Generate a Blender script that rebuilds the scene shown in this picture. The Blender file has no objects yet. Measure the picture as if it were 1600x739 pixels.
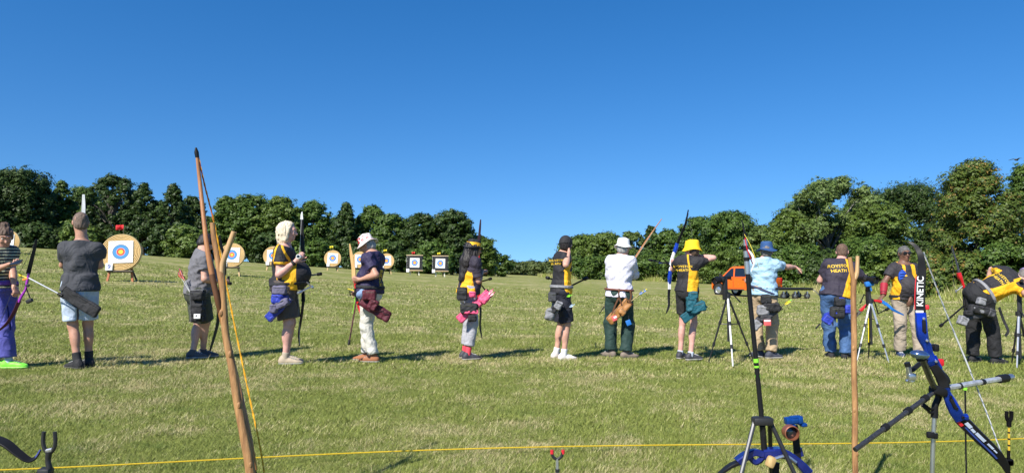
import bpy, bmesh, math, random
import numpy as np
from mathutils import Vector, Matrix
from mathutils.bvhtree import BVHTree
SC = bpy.context.scene
COL = SC.collection
R = math.radians
# ------------------------------------------------------------------ camera
F, CX, CY = 1110.0, 800.0, 369.5
CAM = np.array([0.0, 0.0, 1.16])
PITCH = math.atan((430 - 369.5) / F)
cam = bpy.data.cameras.new("camera"); camo = bpy.data.objects.new("camera", cam); COL.objects.link(camo)
camo.location = CAM; camo.rotation_euler = (math.pi / 2 + PITCH, 0, 0)
cam.sensor_width = 36; cam.lens = 36 * F / 1600; cam.clip_end = 3000; cam.clip_start = 0.05
SC.camera = camo
# ------------------------------------------------------------------ sky, sun, exposure
SUN_DIR = np.array([-0.97, -1.5, 1.68]); SUN_DIR /= np.linalg.norm(SUN_DIR)
sun_el = math.asin(SUN_DIR[2]); sun_az = math.atan2(SUN_DIR[0], SUN_DIR[1])
W = bpy.data.worlds.new("World"); SC.world = W; W.use_nodes = True
wn = W.node_tree; wn.nodes.clear()
sky = wn.nodes.new("ShaderNodeTexSky"); sky.sky_type = 'NISHITA'; sky.sun_disc = False
sky.sun_elevation = sun_el; sky.sun_rotation = sun_az
sky.air_density = 1.0; sky.dust_density = 0.15; sky.ozone_density = 3.0; sky.altitude = 0
hs = wn.nodes.new("ShaderNodeHueSaturation"); hs.inputs['Saturation'].default_value = 1.36; hs.inputs['Hue'].default_value = .505
bg = wn.nodes.new("ShaderNodeBackground"); bg.inputs[1].default_value = 0.112
wo = wn.nodes.new("ShaderNodeOutputWorld")
stc = wn.nodes.new("ShaderNodeTexCoord"); smp = wn.nodes.new("ShaderNodeMapping"); smp.inputs['Location'].default_value = (0, 0, .13); smp.inputs['Scale'].default_value = (1, 1, .95)   # clear, dry air: no yellow band at the horizon
wn.links.new(stc.outputs['Generated'], smp.inputs[0]); wn.links.new(smp.outputs[0], sky.inputs[0])
wn.links.new(sky.outputs[0], hs.inputs['Color']); wn.links.new(hs.outputs[0], bg.inputs[0]); wn.links.new(bg.outputs[0], wo.inputs[0])
sl = bpy.data.lights.new("sun", 'SUN'); sl.energy = 5.0; sl.angle = R(0.53); sl.color = (1, 0.95, 0.86)
so = bpy.data.objects.new("sun", sl); COL.objects.link(so)
so.rotation_euler = Vector(SUN_DIR).to_track_quat('Z', 'Y').to_euler(); so.location = (0, 0, 30)
SC.view_settings.view_transform = 'Standard'; SC.view_settings.look = 'None'
SC.view_settings.exposure = 0.58; SC.view_settings.gamma = 1.0
SC.render.engine = 'CYCLES'

# ------------------------------------------------------------------ geometry of the view (places are measured in the photograph, then set at a real distance)
_ct, _st = math.cos(PITCH), math.sin(PITCH)
def P(px, py, y):
    a = (px - CX) / F; b = -(py - CY) / F
    d = np.array([a, _ct - b * _st, _st + b * _ct])
    return CAM + d * (y / d[1])
def V3(*a): return np.array(a, float)
def nrm(v):
    v = np.asarray(v, float); return v / (np.linalg.norm(v) + 1e-12)
UP = V3(0, 0, 1)

# ------------------------------------------------------------------ terrain height
_ctrl = np.array([
    (0,0,0),(-3,0,.03),(3,0,-.03),(-8,0,.15),(8,0,-.1),(0,-15,0),(-30,-15,.7),(30,-15,-.4),
    (-1.2,4.3,.01),(1.5,5,0),(-3,4.3,.03),(3.6,5,-.03),
    (-5,8.2,.10),(-4.3,9.7,.06),(-2.8,8.9,.07),(-1.9,9.4,.02),(-.6,9.9,0),(1.5,10.3,-.02),(3.7,10.4,-.04),(6,10.9,-.08),(8,10.5,-.1),
    (-13,24,.95),(0,24,.15),(10,25,-.1),(-14.4,36.5,1.12),(-13.4,53,1.5),(-7,58,1.1),(4,50,.62),(15,45,-.1),(29,42,-.1),(20,60,.22),
    (-3,85,1.05),(15,100,.5),(35,100,.3),(-40,80,3.3),(-58,80,4.5),(-75,60,4.4),(-26,36,2.4),(-20,15,.9),
    (0,160,1.3),(70,150,.2),(130,100,-.6),(-130,150,6),(60,40,-.6),(0,230,1.2),(120,230,.3),(-120,230,6.),(60,0,-.7),(-60,0,2.2)], float)
def _tps(r2): return np.where(r2 > 1e-9, 0.5 * r2 * np.log(r2 + 1e-12), 0)
def _fit():
    p = _ctrl[:, :2] / 20.0; n = len(p)
    K = _tps(((p[:, None] - p[None]) ** 2).sum(-1)) + np.eye(n) * 0.002
    Pm = np.c_[np.ones(n), p]
    A = np.block([[K, Pm], [Pm.T, np.zeros((3, 3))]])
    return np.linalg.solve(A, np.r_[_ctrl[:, 2], np.zeros(3)])
_w = _fit()
def hgt(x, y):
    x = np.clip(np.asarray(x, float), -140, 140) / 20.0; y = np.clip(np.asarray(y, float), -15, 230) / 20.0
    o = _w[-3] + _w[-2] * x + _w[-1] * y
    for (cx, cy, _), w in zip(_ctrl, _w[:-3]):
        o = o + w * _tps((x - cx / 20) ** 2 + (y - cy / 20) ** 2)
    return o
def gz(x, y): return float(hgt(x, y))

# ------------------------------------------------------------------ materials
MATS = {}
def _tex(nt, kind):
    tc = nt.nodes.new("ShaderNodeTexCoord"); t = nt.nodes.new(kind)
    nt.links.new(tc.outputs['Object'], t.inputs['Vector']); return t
def M(name, col, rough=.6, metal=0., var=.12, scale=12., bump=.08, bscale=180., spec=.4, coat=0., col2=None, attr=None, soft=.0015, sss=0., attr2=None, col3=None, fold=None):
    """one procedural surface; attr: a signed float attribute on the mesh whose positive side takes col2 (printed / sewn panels)"""
    if name in MATS: return MATS[name]
    m = bpy.data.materials.new(name); MATS[name] = m; m.use_nodes = True
    nt = m.node_tree; b = nt.nodes['Principled BSDF']
    b.inputs['Roughness'].default_value = rough; b.inputs['Metallic'].default_value = metal
    b.inputs['Specular IOR Level'].default_value = spec; b.inputs['Coat Weight'].default_value = coat
    if sss: b.inputs['Subsurface Weight'].default_value = sss; b.inputs['Subsurface Radius'].default_value = (.012, .005, .003)
    n = _tex(nt, "ShaderNodeTexNoise"); n.inputs['Scale'].default_value = scale; n.inputs['Detail'].default_value = 5
    mr = nt.nodes.new("ShaderNodeMapRange"); mr.inputs[1].default_value = .3; mr.inputs[2].default_value = .7
    mr.inputs[3].default_value = 1 - var; mr.inputs[4].default_value = 1 + var
    nt.links.new(n.outputs[0], mr.inputs[0])
    base = nt.nodes.new("ShaderNodeRGB"); base.outputs[0].default_value = (*col, 1); src = base.outputs[0]
    for at, c in ((attr, col2), (attr2, col3)):
        if not at: continue
        a = nt.nodes.new("ShaderNodeAttribute"); a.attribute_name = at
        s = nt.nodes.new("ShaderNodeMapRange"); s.inputs[1].default_value = -soft; s.inputs[2].default_value = soft
        nt.links.new(a.outputs['Fac'], s.inputs[0])
        mx = nt.nodes.new("ShaderNodeMix"); mx.data_type = 'RGBA'; mx.inputs[7].default_value = (*c, 1)
        nt.links.new(s.outputs[0], mx.inputs[0]); nt.links.new(src, mx.inputs[6]); src = mx.outputs[2]
    mu = nt.nodes.new("ShaderNodeVectorMath"); mu.operation = 'SCALE'
    nt.links.new(src, mu.inputs[0]); nt.links.new(mr.outputs[0], mu.inputs['Scale'])
    nt.links.new(mu.outputs[0], b.inputs['Base Color'])
    if fold is None: fold = .36 if ('shirt' in name or 'tee' in name or 'trousers' in name or 'shorts' in name or 'jeans' in name or 'cloth' in name or 'top' in name or 'nylon' in name or 'capri' in name) else 0
    if bump:
        n2 = _tex(nt, "ShaderNodeTexNoise"); n2.inputs['Scale'].default_value = bscale; n2.inputs['Detail'].default_value = 3
        bp = nt.nodes.new("ShaderNodeBump"); bp.inputs['Strength'].default_value = bump; bp.inputs['Distance'].default_value = .01
        nt.links.new(n2.outputs[0], bp.inputs['Height']); nt.links.new(bp.outputs[0], b.inputs['Normal'])
        if fold:   # creases of the cloth
            n3 = _tex(nt, "ShaderNodeTexNoise"); n3.inputs['Scale'].default_value = 7; n3.inputs['Detail'].default_value = 2.5; n3.inputs['Distortion'].default_value = 1.6
            b3 = nt.nodes.new("ShaderNodeBump"); b3.inputs['Strength'].default_value = fold; b3.inputs['Distance'].default_value = .09
            nt.links.new(n3.outputs[0], b3.inputs['Height']); nt.links.new(b3.outputs[0], bp.inputs['Normal'])
    return m
def wood(name, c1, c2, rough=.55, scale=3., stretch=(14, 14, 1.2), bump=.25, coat=0.):
    if name in MATS: return MATS[name]
    m = bpy.data.materials.new(name); MATS[name] = m; m.use_nodes = True
    nt = m.node_tree; b = nt.nodes['Principled BSDF']; b.inputs['Roughness'].default_value = rough; b.inputs['Coat Weight'].default_value = coat
    tc = nt.nodes.new("ShaderNodeTexCoord"); mp = nt.nodes.new("ShaderNodeMapping"); mp.inputs['Scale'].default_value = stretch
    nt.links.new(tc.outputs['Object'], mp.inputs[0])
    n = nt.nodes.new("ShaderNodeTexNoise"); n.inputs['Scale'].default_value = scale; n.inputs['Detail'].default_value = 7; n.inputs['Roughness'].default_value = .65
    nt.links.new(mp.outputs[0], n.inputs['Vector'])
    cr = nt.nodes.new("ShaderNodeValToRGB"); cr.color_ramp.elements[0].color = (*c1, 1); cr.color_ramp.elements[1].color = (*c2, 1)
    cr.color_ramp.elements[0].position = .33; cr.color_ramp.elements[1].position = .66
    nt.links.new(n.outputs[0], cr.inputs[0]); nt.links.new(cr.outputs[0], b.inputs['Base Color'])
    bp = nt.nodes.new("ShaderNodeBump"); bp.inputs['Strength'].default_value = bump; bp.inputs['Distance'].default_value = .01
    nt.links.new(n.outputs[0], bp.inputs['Height']); nt.links.new(bp.outputs[0], b.inputs['Normal'])
    return m

# ------------------------------------------------------------------ objects and meshes
def tag(o, label=None, cat=None, group=None, kind=None):
    if label: o['label'] = label
    if cat: o['category'] = cat
    if group: o['group'] = group
    if kind: o['kind'] = kind
    return o
BASE = {}
def thing(name, loc, label, cat, group=None):
    o = bpy.data.objects.new(name, None); COL.objects.link(o); o.location = tuple(loc); o.empty_display_size = .2
    BASE[o.name] = np.asarray(loc, float); return tag(o, label, cat, group)
def mesh_obj(name, V, Fc, mats, parent=None, mi=None, smooth=True, sharp=None, attrs=None, base=None):
    """V in world coordinates; the object's origin is its thing's base"""
    V = np.asarray(V, np.float32)
    b = BASE[parent.name] if parent is not None else (np.asarray(base, float) if base is not None else np.zeros(3))
    me = bpy.data.meshes.new(name); Vl = (V - b).astype(np.float32)
    if isinstance(Fc, np.ndarray):
        nf, k = Fc.shape
        me.vertices.add(len(Vl)); me.vertices.foreach_set("co", Vl.ravel())
        me.loops.add(nf * k); me.loops.foreach_set("vertex_index", Fc.ravel().astype(np.int32))
        me.polygons.add(nf); me.polygons.foreach_set("loop_start", np.arange(0, nf * k, k, dtype=np.int32))
        me.update(calc_edges=True)
    else:
        me.from_pydata(Vl.tolist(), [], [list(map(int, f)) for f in Fc]); me.update()
    for m in (mats if isinstance(mats, (list, tuple)) else [mats]): me.materials.append(m)
    if mi is not None: me.polygons.foreach_set("material_index", np.asarray(mi, np.int32))
    if smooth:
        me.polygons.foreach_set("use_smooth", np.ones(len(me.polygons), bool))
        if sharp: me.set_sharp_from_angle(angle=R(sharp))
    for k, a in (attrs or {}).items():
        at = me.attributes.new(k, 'FLOAT', 'POINT'); at.data.foreach_set("value", np.asarray(a, np.float32))
    me.validate(); me.update()
    o = bpy.data.objects.new(name, me); COL.objects.link(o)
    if parent is not None:
        o.parent = parent
        BASE[o.name] = b
    else:
        o.location = tuple(b); BASE[o.name] = b
    return o
def frame(t, ref):
    t = nrm(t); a = ref - t * np.dot(ref, t)
    if np.linalg.norm(a) < 1e-5: a = np.cross(t, V3(1, .3, .2))
    a = nrm(a); return a, np.cross(t, a)
def spline(pts, n=8):
    p = np.asarray(pts, float)
    if len(p) < 3: return np.array([p[0] + (p[-1] - p[0]) * t for t in np.linspace(0, 1, n + 1)])
    q = np.vstack([2 * p[0] - p[1], p, 2 * p[-1] - p[-2]]); out = []
    for i in range(1, len(q) - 2):
        for t in np.linspace(0, 1, n, endpoint=False):
            a, b, c, d = q[i - 1], q[i], q[i + 1], q[i + 2]
            out.append(.5 * (2 * b + (c - a) * t + (2 * a - 5 * b + 4 * c - d) * t * t + (3 * b - a - 3 * c + d) * t ** 3))
    out.append(p[-1]); return np.array(out)
class MB:
    def __init__(s): s.v = []; s.f = []; s.m = []
    def _add(s, vs, fs, m=0):
        o = len(s.v); s.v += [tuple(x) for x in vs]; s.f += [tuple(o + i for i in f) for f in fs]; s.m += [m] * len(fs); return s
    def sweep(s, pts, prof, ref=UP, m=0):
        """prof(i) -> list of (a, b) offsets in the frame of the path"""
        pts = np.asarray(pts, float); n = len(pts); vs = []; fs = []; a = None; kk = 0
        for i in range(n):
            t = pts[min(i + 1, n - 1)] - pts[max(i - 1, 0)]
            a, b = frame(t, np.asarray(ref, float) if a is None else a)
            pr = prof(i); kk = len(pr)
            vs += [pts[i] + a * p + b * q for p, q in pr]
        for i in range(n - 1):
            for j in range(kk):
                j2 = (j + 1) % kk
                fs.append((i * kk + j, i * kk + j2, (i + 1) * kk + j2, (i + 1) * kk + j))
        fs.append(tuple(range(kk - 1, -1, -1))); fs.append(tuple((n - 1) * kk + j for j in range(kk)))
        return s._add(vs, fs, m)
    def tube(s, pts, r, n=8, m=0, ref=V3(.13, .31, .94)):
        rr = r if hasattr(r, '__len__') else [r] * len(pts)
        cs = [(math.cos(2 * math.pi * j / n), math.sin(2 * math.pi * j / n)) for j in range(n)]
        if len(rr) != len(pts): rr = np.interp(np.linspace(0, 1, len(pts)), np.linspace(0, 1, len(rr)), rr)
        return s.sweep(pts, lambda i: [(c * rr[i], d * rr[i]) for c, d in cs], ref, m)
    def strip(s, pts, w, t, wdir, m=0, bev=.3):
        """flat limb: w along wdir, t across"""
        n = len(pts); ww = np.interp(np.linspace(0, 1, n), np.linspace(0, 1, len(w)), w) if hasattr(w, '__len__') else [w] * n
        tt = np.interp(np.linspace(0, 1, n), np.linspace(0, 1, len(t)), t) if hasattr(t, '__len__') else [t] * n
        def pr(i):
            a, b = ww[i] / 2, tt[i] / 2; c = min(a, b) * bev
            return [(a - c, b), (-a + c, b), (-a, b - c), (-a, -b + c), (-a + c, -b), (a - c, -b), (a, -b + c), (a, b - c)]
        return s.sweep(pts, pr, wdir, m)
    def rbox(s, c, ax, half, bev=.01, n=4, m=0, warp=None):
        g = np.linspace(-1, 1, n + 1); vs = []; fs = []; half = np.asarray(half, float); ax = np.asarray(ax, float)
        bev = min(bev, half.min() * .99)
        def pt(q):
            p = np.asarray(q) * half; inn = np.clip(p, -(half - bev), half - bev); d = p - inn
            # corner grid: push outwards to a sphere of the bevel radius
            if np.linalg.norm(d) > 1e-9: p = inn + d / np.linalg.norm(d) * bev
            if warp: p = warp(p)
            return np.asarray(c, float) + p @ ax
        gg = [np.concatenate([[-1], np.linspace(-(1 - bev / h), 1 - bev / h, max(n - 1, 2)), [1]]) for h in half]
        for k in range(3):
            a, b = (k + 1) % 3, (k + 2) % 3
            for sg in (-1, 1):
                o = len(vs); A, B = gg[a], gg[b]
                for u in A:
                    for w_ in B:
                        q = [0, 0, 0]; q[k] = sg; q[a] = u; q[b] = w_; vs.append(pt(q))
                nb = len(B)
                for i in range(len(A) - 1):
                    for j in range(nb - 1):
                        f = (o + i * nb + j, o + (i + 1) * nb + j, o + (i + 1) * nb + j + 1, o + i * nb + j + 1)
                        fs.append(f if sg > 0 else f[::-1])
        return s._add(vs, fs, m)
    def lathe(s, prof, o, ax, n=24, m=0, wob=None, closed=False):
        """prof: (r, h) pairs; ax: 3 rows, last = axis"""
        ax = np.asarray(ax, float); o = np.asarray(o, float); vs = []; fs = []; k = len(prof)
        for j in range(n):
            a = 2 * math.pi * j / n
            for i, (r, h) in enumerate(prof):
                rr, hh = (r, h) if wob is None else wob(r, h, a)
                vs.append(o + ax[0] * math.cos(a) * rr + ax[1] * math.sin(a) * rr + ax[2] * hh)
        for j in range(n):
            j2 = (j + 1) % n
            for i in range(k - 1): fs.append((j * k + i, j2 * k + i, j2 * k + i + 1, j * k + i + 1))
            if closed: fs.append((j * k + k - 1, j2 * k + k - 1, j2 * k, j * k))
        if not closed:
            if prof[0][0] > 1e-6: fs.append(tuple(j * k for j in range(n))[::-1])
            if prof[-1][0] > 1e-6: fs.append(tuple(j * k + k - 1 for j in range(n)))
        return s._add(vs, fs, m)
    def ell(s, c, ax, r, nu=14, nv=9, m=0):
        prof = [(math.sin(math.pi * i / nv), -math.cos(math.pi * i / nv)) for i in range(nv + 1)]
        ax = np.asarray(ax, float) * np.asarray(r, float)[:, None]
        return s.lathe([(max(a, 1e-4), b) for a, b in prof], c, ax, nu, m)
    def prism(s, poly, o, u, v, w, th, m=0):
        """poly in the (u, v) plane, thickness th along w, centred"""
        o = np.asarray(o, float); k = len(poly)
        vs = [o + u * a + v * b - w * th / 2 for a, b in poly] + [o + u * a + v * b + w * th / 2 for a, b in poly]
        fs = [tuple(range(k - 1, -1, -1)), tuple(range(k, 2 * k))] + [(i, (i + 1) % k, (i + 1) % k + k, i + k) for i in range(k)]
        return s._add(vs, fs, m)
    def build(s, name, mats, parent=None, smooth=True, sharp=40, base=None, attrs=None):
        me = mesh_obj(name, s.v, s.f, mats, parent, s.m, False, None, attrs, base)
        bm = bmesh.new(); bm.from_mesh(me.data); bmesh.ops.remove_doubles(bm, verts=bm.verts, dist=1e-5)
        bmesh.ops.recalc_face_normals(bm, faces=bm.faces); bm.to_mesh(me.data); bm.free()
        if smooth:
            me.data.polygons.foreach_set("use_smooth", np.ones(len(me.data.polygons), bool))
            if sharp: me.data.set_sharp_from_angle(angle=R(sharp))
        return me
I3 = np.eye(3)
def axes(u, v): u = nrm(u); v = nrm(v - u * np.dot(u, v)); return np.array([u, v, np.cross(u, v)])
def copy_tree(o, parent=None):
    c = o.copy(); COL.objects.link(c); BASE[c.name] = BASE.get(o.name, np.zeros(3))
    if parent is not None: c.parent = parent; c.matrix_parent_inverse = o.matrix_parent_inverse
    for ch in list(o.children): copy_tree(ch, c)
    return c
def text_mesh(txt, size, spacing=1.0, extrude=.0006):
    cu = bpy.data.curves.new("lettering", 'FONT'); cu.body = txt; cu.size = size; cu.align_x = 'CENTER'; cu.align_y = 'CENTER'
    cu.extrude = extrude; cu.resolution_u = 3; cu.space_character = spacing; cu.offset = size * .018
    o = bpy.data.objects.new("lettering", cu); COL.objects.link(o)
    dg = bpy.context.evaluated_depsgraph_get(); me = bpy.data.meshes.new_from_object(o.evaluated_get(dg))
    bpy.data.objects.remove(o); bpy.data.curves.remove(cu)
    V = np.zeros(len(me.vertices) * 3, np.float32); me.vertices.foreach_get("co", V); V = V.reshape(-1, 3)
    fs = [tuple(p.vertices) for p in me.polygons]; bpy.data.meshes.remove(me); return V, fs
def lettering(txt, size, o, u, v, mat, parent, target=None, lift=.003, name="lettering", bold=1.0, warp=None):
    """print on a thing: laid flat in the (u, v) plane at o, or wrapped on the target mesh"""
    V, fs = text_mesh(txt, size, bold); u = nrm(u); v = nrm(v); n = np.cross(u, v); out = []
    if warp: V = np.array([warp(p) for p in V])
    bvh = None
    if target is not None:
        b = BASE[target.name]
        bvh = BVHTree.FromPolygons([tuple(np.array(x.co) + b) for x in target.data.vertices], [tuple(p.vertices) for p in target.data.polygons])
    for p in V:
        w = np.asarray(o, float) + u * p[0] + v * p[1]
        if bvh is not None:
            hit = bvh.ray_cast(Vector(w + n * .4), Vector(-n))
            if hit[0] is not None: w = np.array(hit[0])
        out.append(w + n * (lift + (p[2] if len(p) > 2 else 0)))
    return mesh_obj(name, out, fs, mat, parent, smooth=False)
# ------------------------------------------------------------------ signed-distance bodies and clothes (one continuous skin each)
class Pr:
    def __init__(s, f, lo, hi): s.f = f; s.lo = np.asarray(lo, float); s.hi = np.asarray(hi, float)
def cone(a, b, ra, rb, cuts=(), sq=None):
    """tapered limb; cuts: (point, outward normal); sq: (axis, factor) flattens it along an axis"""
    a = np.asarray(a, float); b = np.asarray(b, float); ba = b - a; L2 = max(ba @ ba, 1e-9)
    def f(X, Y, Z):
        px, py, pz = X - a[0], Y - a[1], Z - a[2]
        t = np.clip((px * ba[0] + py * ba[1] + pz * ba[2]) / L2, 0, 1)
        dx, dy, dz = px - t * ba[0], py - t * ba[1], pz - t * ba[2]; q = dx * dx + dy * dy + dz * dz
        if sq is not None:
            e = dx * sq[0][0] + dy * sq[0][1] + dz * sq[0][2]; q = q + e * e * (1 / sq[1] ** 2 - 1)
        d = np.sqrt(q) - (ra + (rb - ra) * t)
        for c, n in cuts: d = np.maximum(d, (X - c[0]) * n[0] + (Y - c[1]) * n[1] + (Z - c[2]) * n[2])
        return d
    r = max(ra, rb) * (max(1, sq[1]) if sq else 1)
    return Pr(f, np.minimum(a, b) - r, np.maximum(a, b) + r)
def ell(c, ax, r, cuts=()):
    c = np.asarray(c, float); ax = np.asarray(ax, float); r = np.asarray(r, float)
    def f(X, Y, Z):
        px, py, pz = X - c[0], Y - c[1], Z - c[2]; k0 = 0; k1 = 0
        for i in range(3):
            q = (px * ax[i][0] + py * ax[i][1] + pz * ax[i][2]) / r[i]; k0 = k0 + q * q; k1 = k1 + (q / r[i]) ** 2
        k0 = np.sqrt(k0); k1 = np.sqrt(k1) + 1e-6
        d = k0 * (k0 - 1) / k1
        for cc, n in cuts: d = np.maximum(d, (X - cc[0]) * n[0] + (Y - cc[1]) * n[1] + (Z - cc[2]) * n[2])
        return d
    e = (np.abs(ax) * r[:, None]).sum(0)
    return Pr(f, c - e, c + e)
def ecyl(a, b, ax, r0, r1):
    """elliptic tube from a to b with flat ends; ax: (u, v) across; r0, r1: (ru, rv) at each end"""
    a = np.asarray(a, float); b = np.asarray(b, float); L = np.linalg.norm(b - a); t = (b - a) / L
    def f(X, Y, Z):
        px, py, pz = X - a[0], Y - a[1], Z - a[2]
        h = px * t[0] + py * t[1] + pz * t[2]; k = np.clip(h / L, 0, 1)
        u = px * ax[0][0] + py * ax[0][1] + pz * ax[0][2]; v = px * ax[1][0] + py * ax[1][1] + pz * ax[1][2]
        ru = r0[0] + (r1[0] - r0[0]) * k; rv = r0[1] + (r1[1] - r0[1]) * k
        d = (np.sqrt((u / ru) ** 2 + (v / rv) ** 2) - 1) * np.minimum(ru, rv)
        return np.maximum(d, np.maximum(-h, h - L))
    m = max(*r0, *r1)
    return Pr(f, np.minimum(a, b) - m, np.maximum(a, b) + m)
def box(c, ax, half, rr):
    c = np.asarray(c, float); ax = np.asarray(ax, float); half = np.asarray(half, float)
    def f(X, Y, Z):
        px, py, pz = X - c[0], Y - c[1], Z - c[2]; o = 0; mx = None
        for i in range(3):
            q = np.abs(px * ax[i][0] + py * ax[i][1] + pz * ax[i][2]) - (half[i] - rr)
            o = o + np.maximum(q, 0) ** 2; mx = q if mx is None else np.maximum(mx, q)
        return np.sqrt(o) + np.minimum(mx, 0) - rr
    e = (np.abs(ax) * half[:, None]).sum(0)
    return Pr(f, c - e, c + e)
def surfnet(v, lo, h):
    s = v < 0
    c = np.zeros(tuple(n - 1 for n in v.shape), np.int8)
    sl = lambda d: tuple(slice(i, n - 1 + i) for i, n in zip(d, v.shape))
    cor = [(i, j, k) for i in (0, 1) for j in (0, 1) for k in (0, 1)]
    for d in cor: c += s[sl(d)]
    act = (c > 0) & (c < 8); I, J, K = np.nonzero(act); n = len(I)
    idx = np.full(act.shape, -1, np.int32); idx[I, J, K] = np.arange(n)
    acc = np.zeros((n, 3)); cnt = np.zeros(n)
    for a in cor:
        for ax_ in range(3):
            if a[ax_]: continue
            b = list(a); b[ax_] = 1
            va = v[I + a[0], J + a[1], K + a[2]]; vb = v[I + b[0], J + b[1], K + b[2]]
            cr = (va < 0) != (vb < 0); t = np.where(cr, va / np.where(cr, va - vb, 1), 0)
            p = np.array(a, float)[None].repeat(n, 0); p[:, ax_] += t
            acc += p * cr[:, None]; cnt += cr
    V = (np.c_[I, J, K] + acc / cnt[:, None]) * h + lo
    Q = []
    for ax_ in range(3):
        a1, a2 = (ax_ + 1) % 3, (ax_ + 2) % 3
        A = [slice(None)] * 3; B = [slice(None)] * 3
        A[ax_] = slice(0, -1); B[ax_] = slice(1, None)
        for q in (a1, a2): A[q] = slice(1, -1); B[q] = slice(1, -1)
        sa, sb = s[tuple(A)], s[tuple(B)]; e = np.array(np.nonzero(sa != sb)).T
        if not len(e): continue
        fl = sa[tuple(e.T)]; e = e.copy(); e[:, a1] += 1; e[:, a2] += 1
        def cell(o1, o2):
            q = e.copy(); q[:, a1] -= o1; q[:, a2] -= o2; return idx[q[:, 0], q[:, 1], q[:, 2]]
        q = np.c_[cell(1, 1), cell(0, 1), cell(0, 0), cell(1, 0)]
        q[~fl] = q[~fl][:, ::-1]; Q.append(q)
    return V, np.vstack(Q)
def sdf(prims, h=.01, cuts=(), disp=None, minus=()):
    """prims: (Pr, k); cuts: (point, outward normal) applied to all; minus: Pr carved out"""
    pad = 3 * h + .01
    lo = np.min([p.lo for p, k in prims], 0) - pad; hi = np.max([p.hi for p, k in prims], 0) + pad
    n = np.ceil((hi - lo) / h).astype(int) + 1; ax = [(lo[i] + h * np.arange(n[i])).astype(np.float32) for i in range(3)]
    v = np.full(tuple(n), .5, np.float32)
    def sub(p, m):
        i0 = np.clip(np.floor((p.lo - m - lo) / h).astype(int), 0, n); i1 = np.clip(np.ceil((p.hi + m - lo) / h).astype(int) + 1, 0, n)
        s = tuple(slice(a, b) for a, b in zip(i0, i1))
        return s, (ax[0][s[0]][:, None, None], ax[1][s[1]][None, :, None], ax[2][s[2]][None, None, :])
    for p, k in prims:
        s, g = sub(p, k + 2 * h); d = p.f(*g).astype(np.float32); a = v[s]
        if k > 0:
            hh = np.maximum(k - np.abs(a - d), 0) / k; v[s] = np.minimum(a, d) - hh * hh * k * .25
        else: v[s] = np.minimum(a, d)
    g = (ax[0][:, None, None], ax[1][None, :, None], ax[2][None, None, :])
    if disp is not None: v += disp(*g).astype(np.float32)
    for p in minus:
        s, gg = sub(p, 2 * h); v[s] = np.maximum(v[s], -p.f(*gg))
    for c, nn in cuts: v = np.maximum(v, (g[0] - c[0]) * nn[0] + (g[1] - c[1]) * nn[1] + (g[2] - c[2]) * nn[2])
    return surfnet(v, lo, h)
def wrinkles(seed, amp=.004, wl=(.07, .24), squash=(1, 1, 1.2), n=8):
    r = np.random.RandomState(seed); ks = []
    for i in range(n):
        d = r.normal(size=3) * squash; d /= np.linalg.norm(d); ks.append((d * 2 * math.pi / r.uniform(*wl), r.uniform(0, 6.28)))
    def f(X, Y, Z):
        o = 0
        for k, ph in ks: o = o + np.sin(X * k[0] + Y * k[1] + Z * k[2] + ph)
        return o * (amp / math.sqrt(n) * 1.2)
    return f
def ik(a, t, l1, l2, pole):
    v = t - a; D = np.linalg.norm(v); u = v / D; D = min(D, (l1 + l2) * .998); D = max(D, abs(l1 - l2) + .02); t = a + u * D
    x = (l1 * l1 - l2 * l2 + D * D) / (2 * D); hh = math.sqrt(max(l1 * l1 - x * x, 0))
    p = nrm(pole - u * (pole @ u)); return a + u * x + p * hh, t
def yawdir(deg): return V3(math.sin(R(deg)), math.cos(R(deg)), 0)   # 0 = away from the camera, 90 = to the right

SKIN = M('skin_fair', (.55, .31, .225), .5, var=.12, scale=25, bump=.05, bscale=300, sss=.06)
SKIN_TAN = M('skin_tanned', (.47, .25, .17), .5, var=.12, scale=25, bump=.05, bscale=300, sss=.06)
SKIN_PINK = M('skin_pink', (.60, .33, .27), .5, var=.14, scale=18, bump=.05, bscale=300, sss=.06)
SKIN_BROWN = M('skin_brown', (.17, .085, .055), .5, var=.14, scale=25, bump=.05, bscale=300, sss=.04)
EYEW = M('eye_white', (.7, .68, .65), .2, var=.02, bump=0); EYED = M('eye_dark', (.03, .02, .015), .15, bump=0)
LIPS = M('lips', (.42, .16, .14), .5, bump=0)

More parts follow.
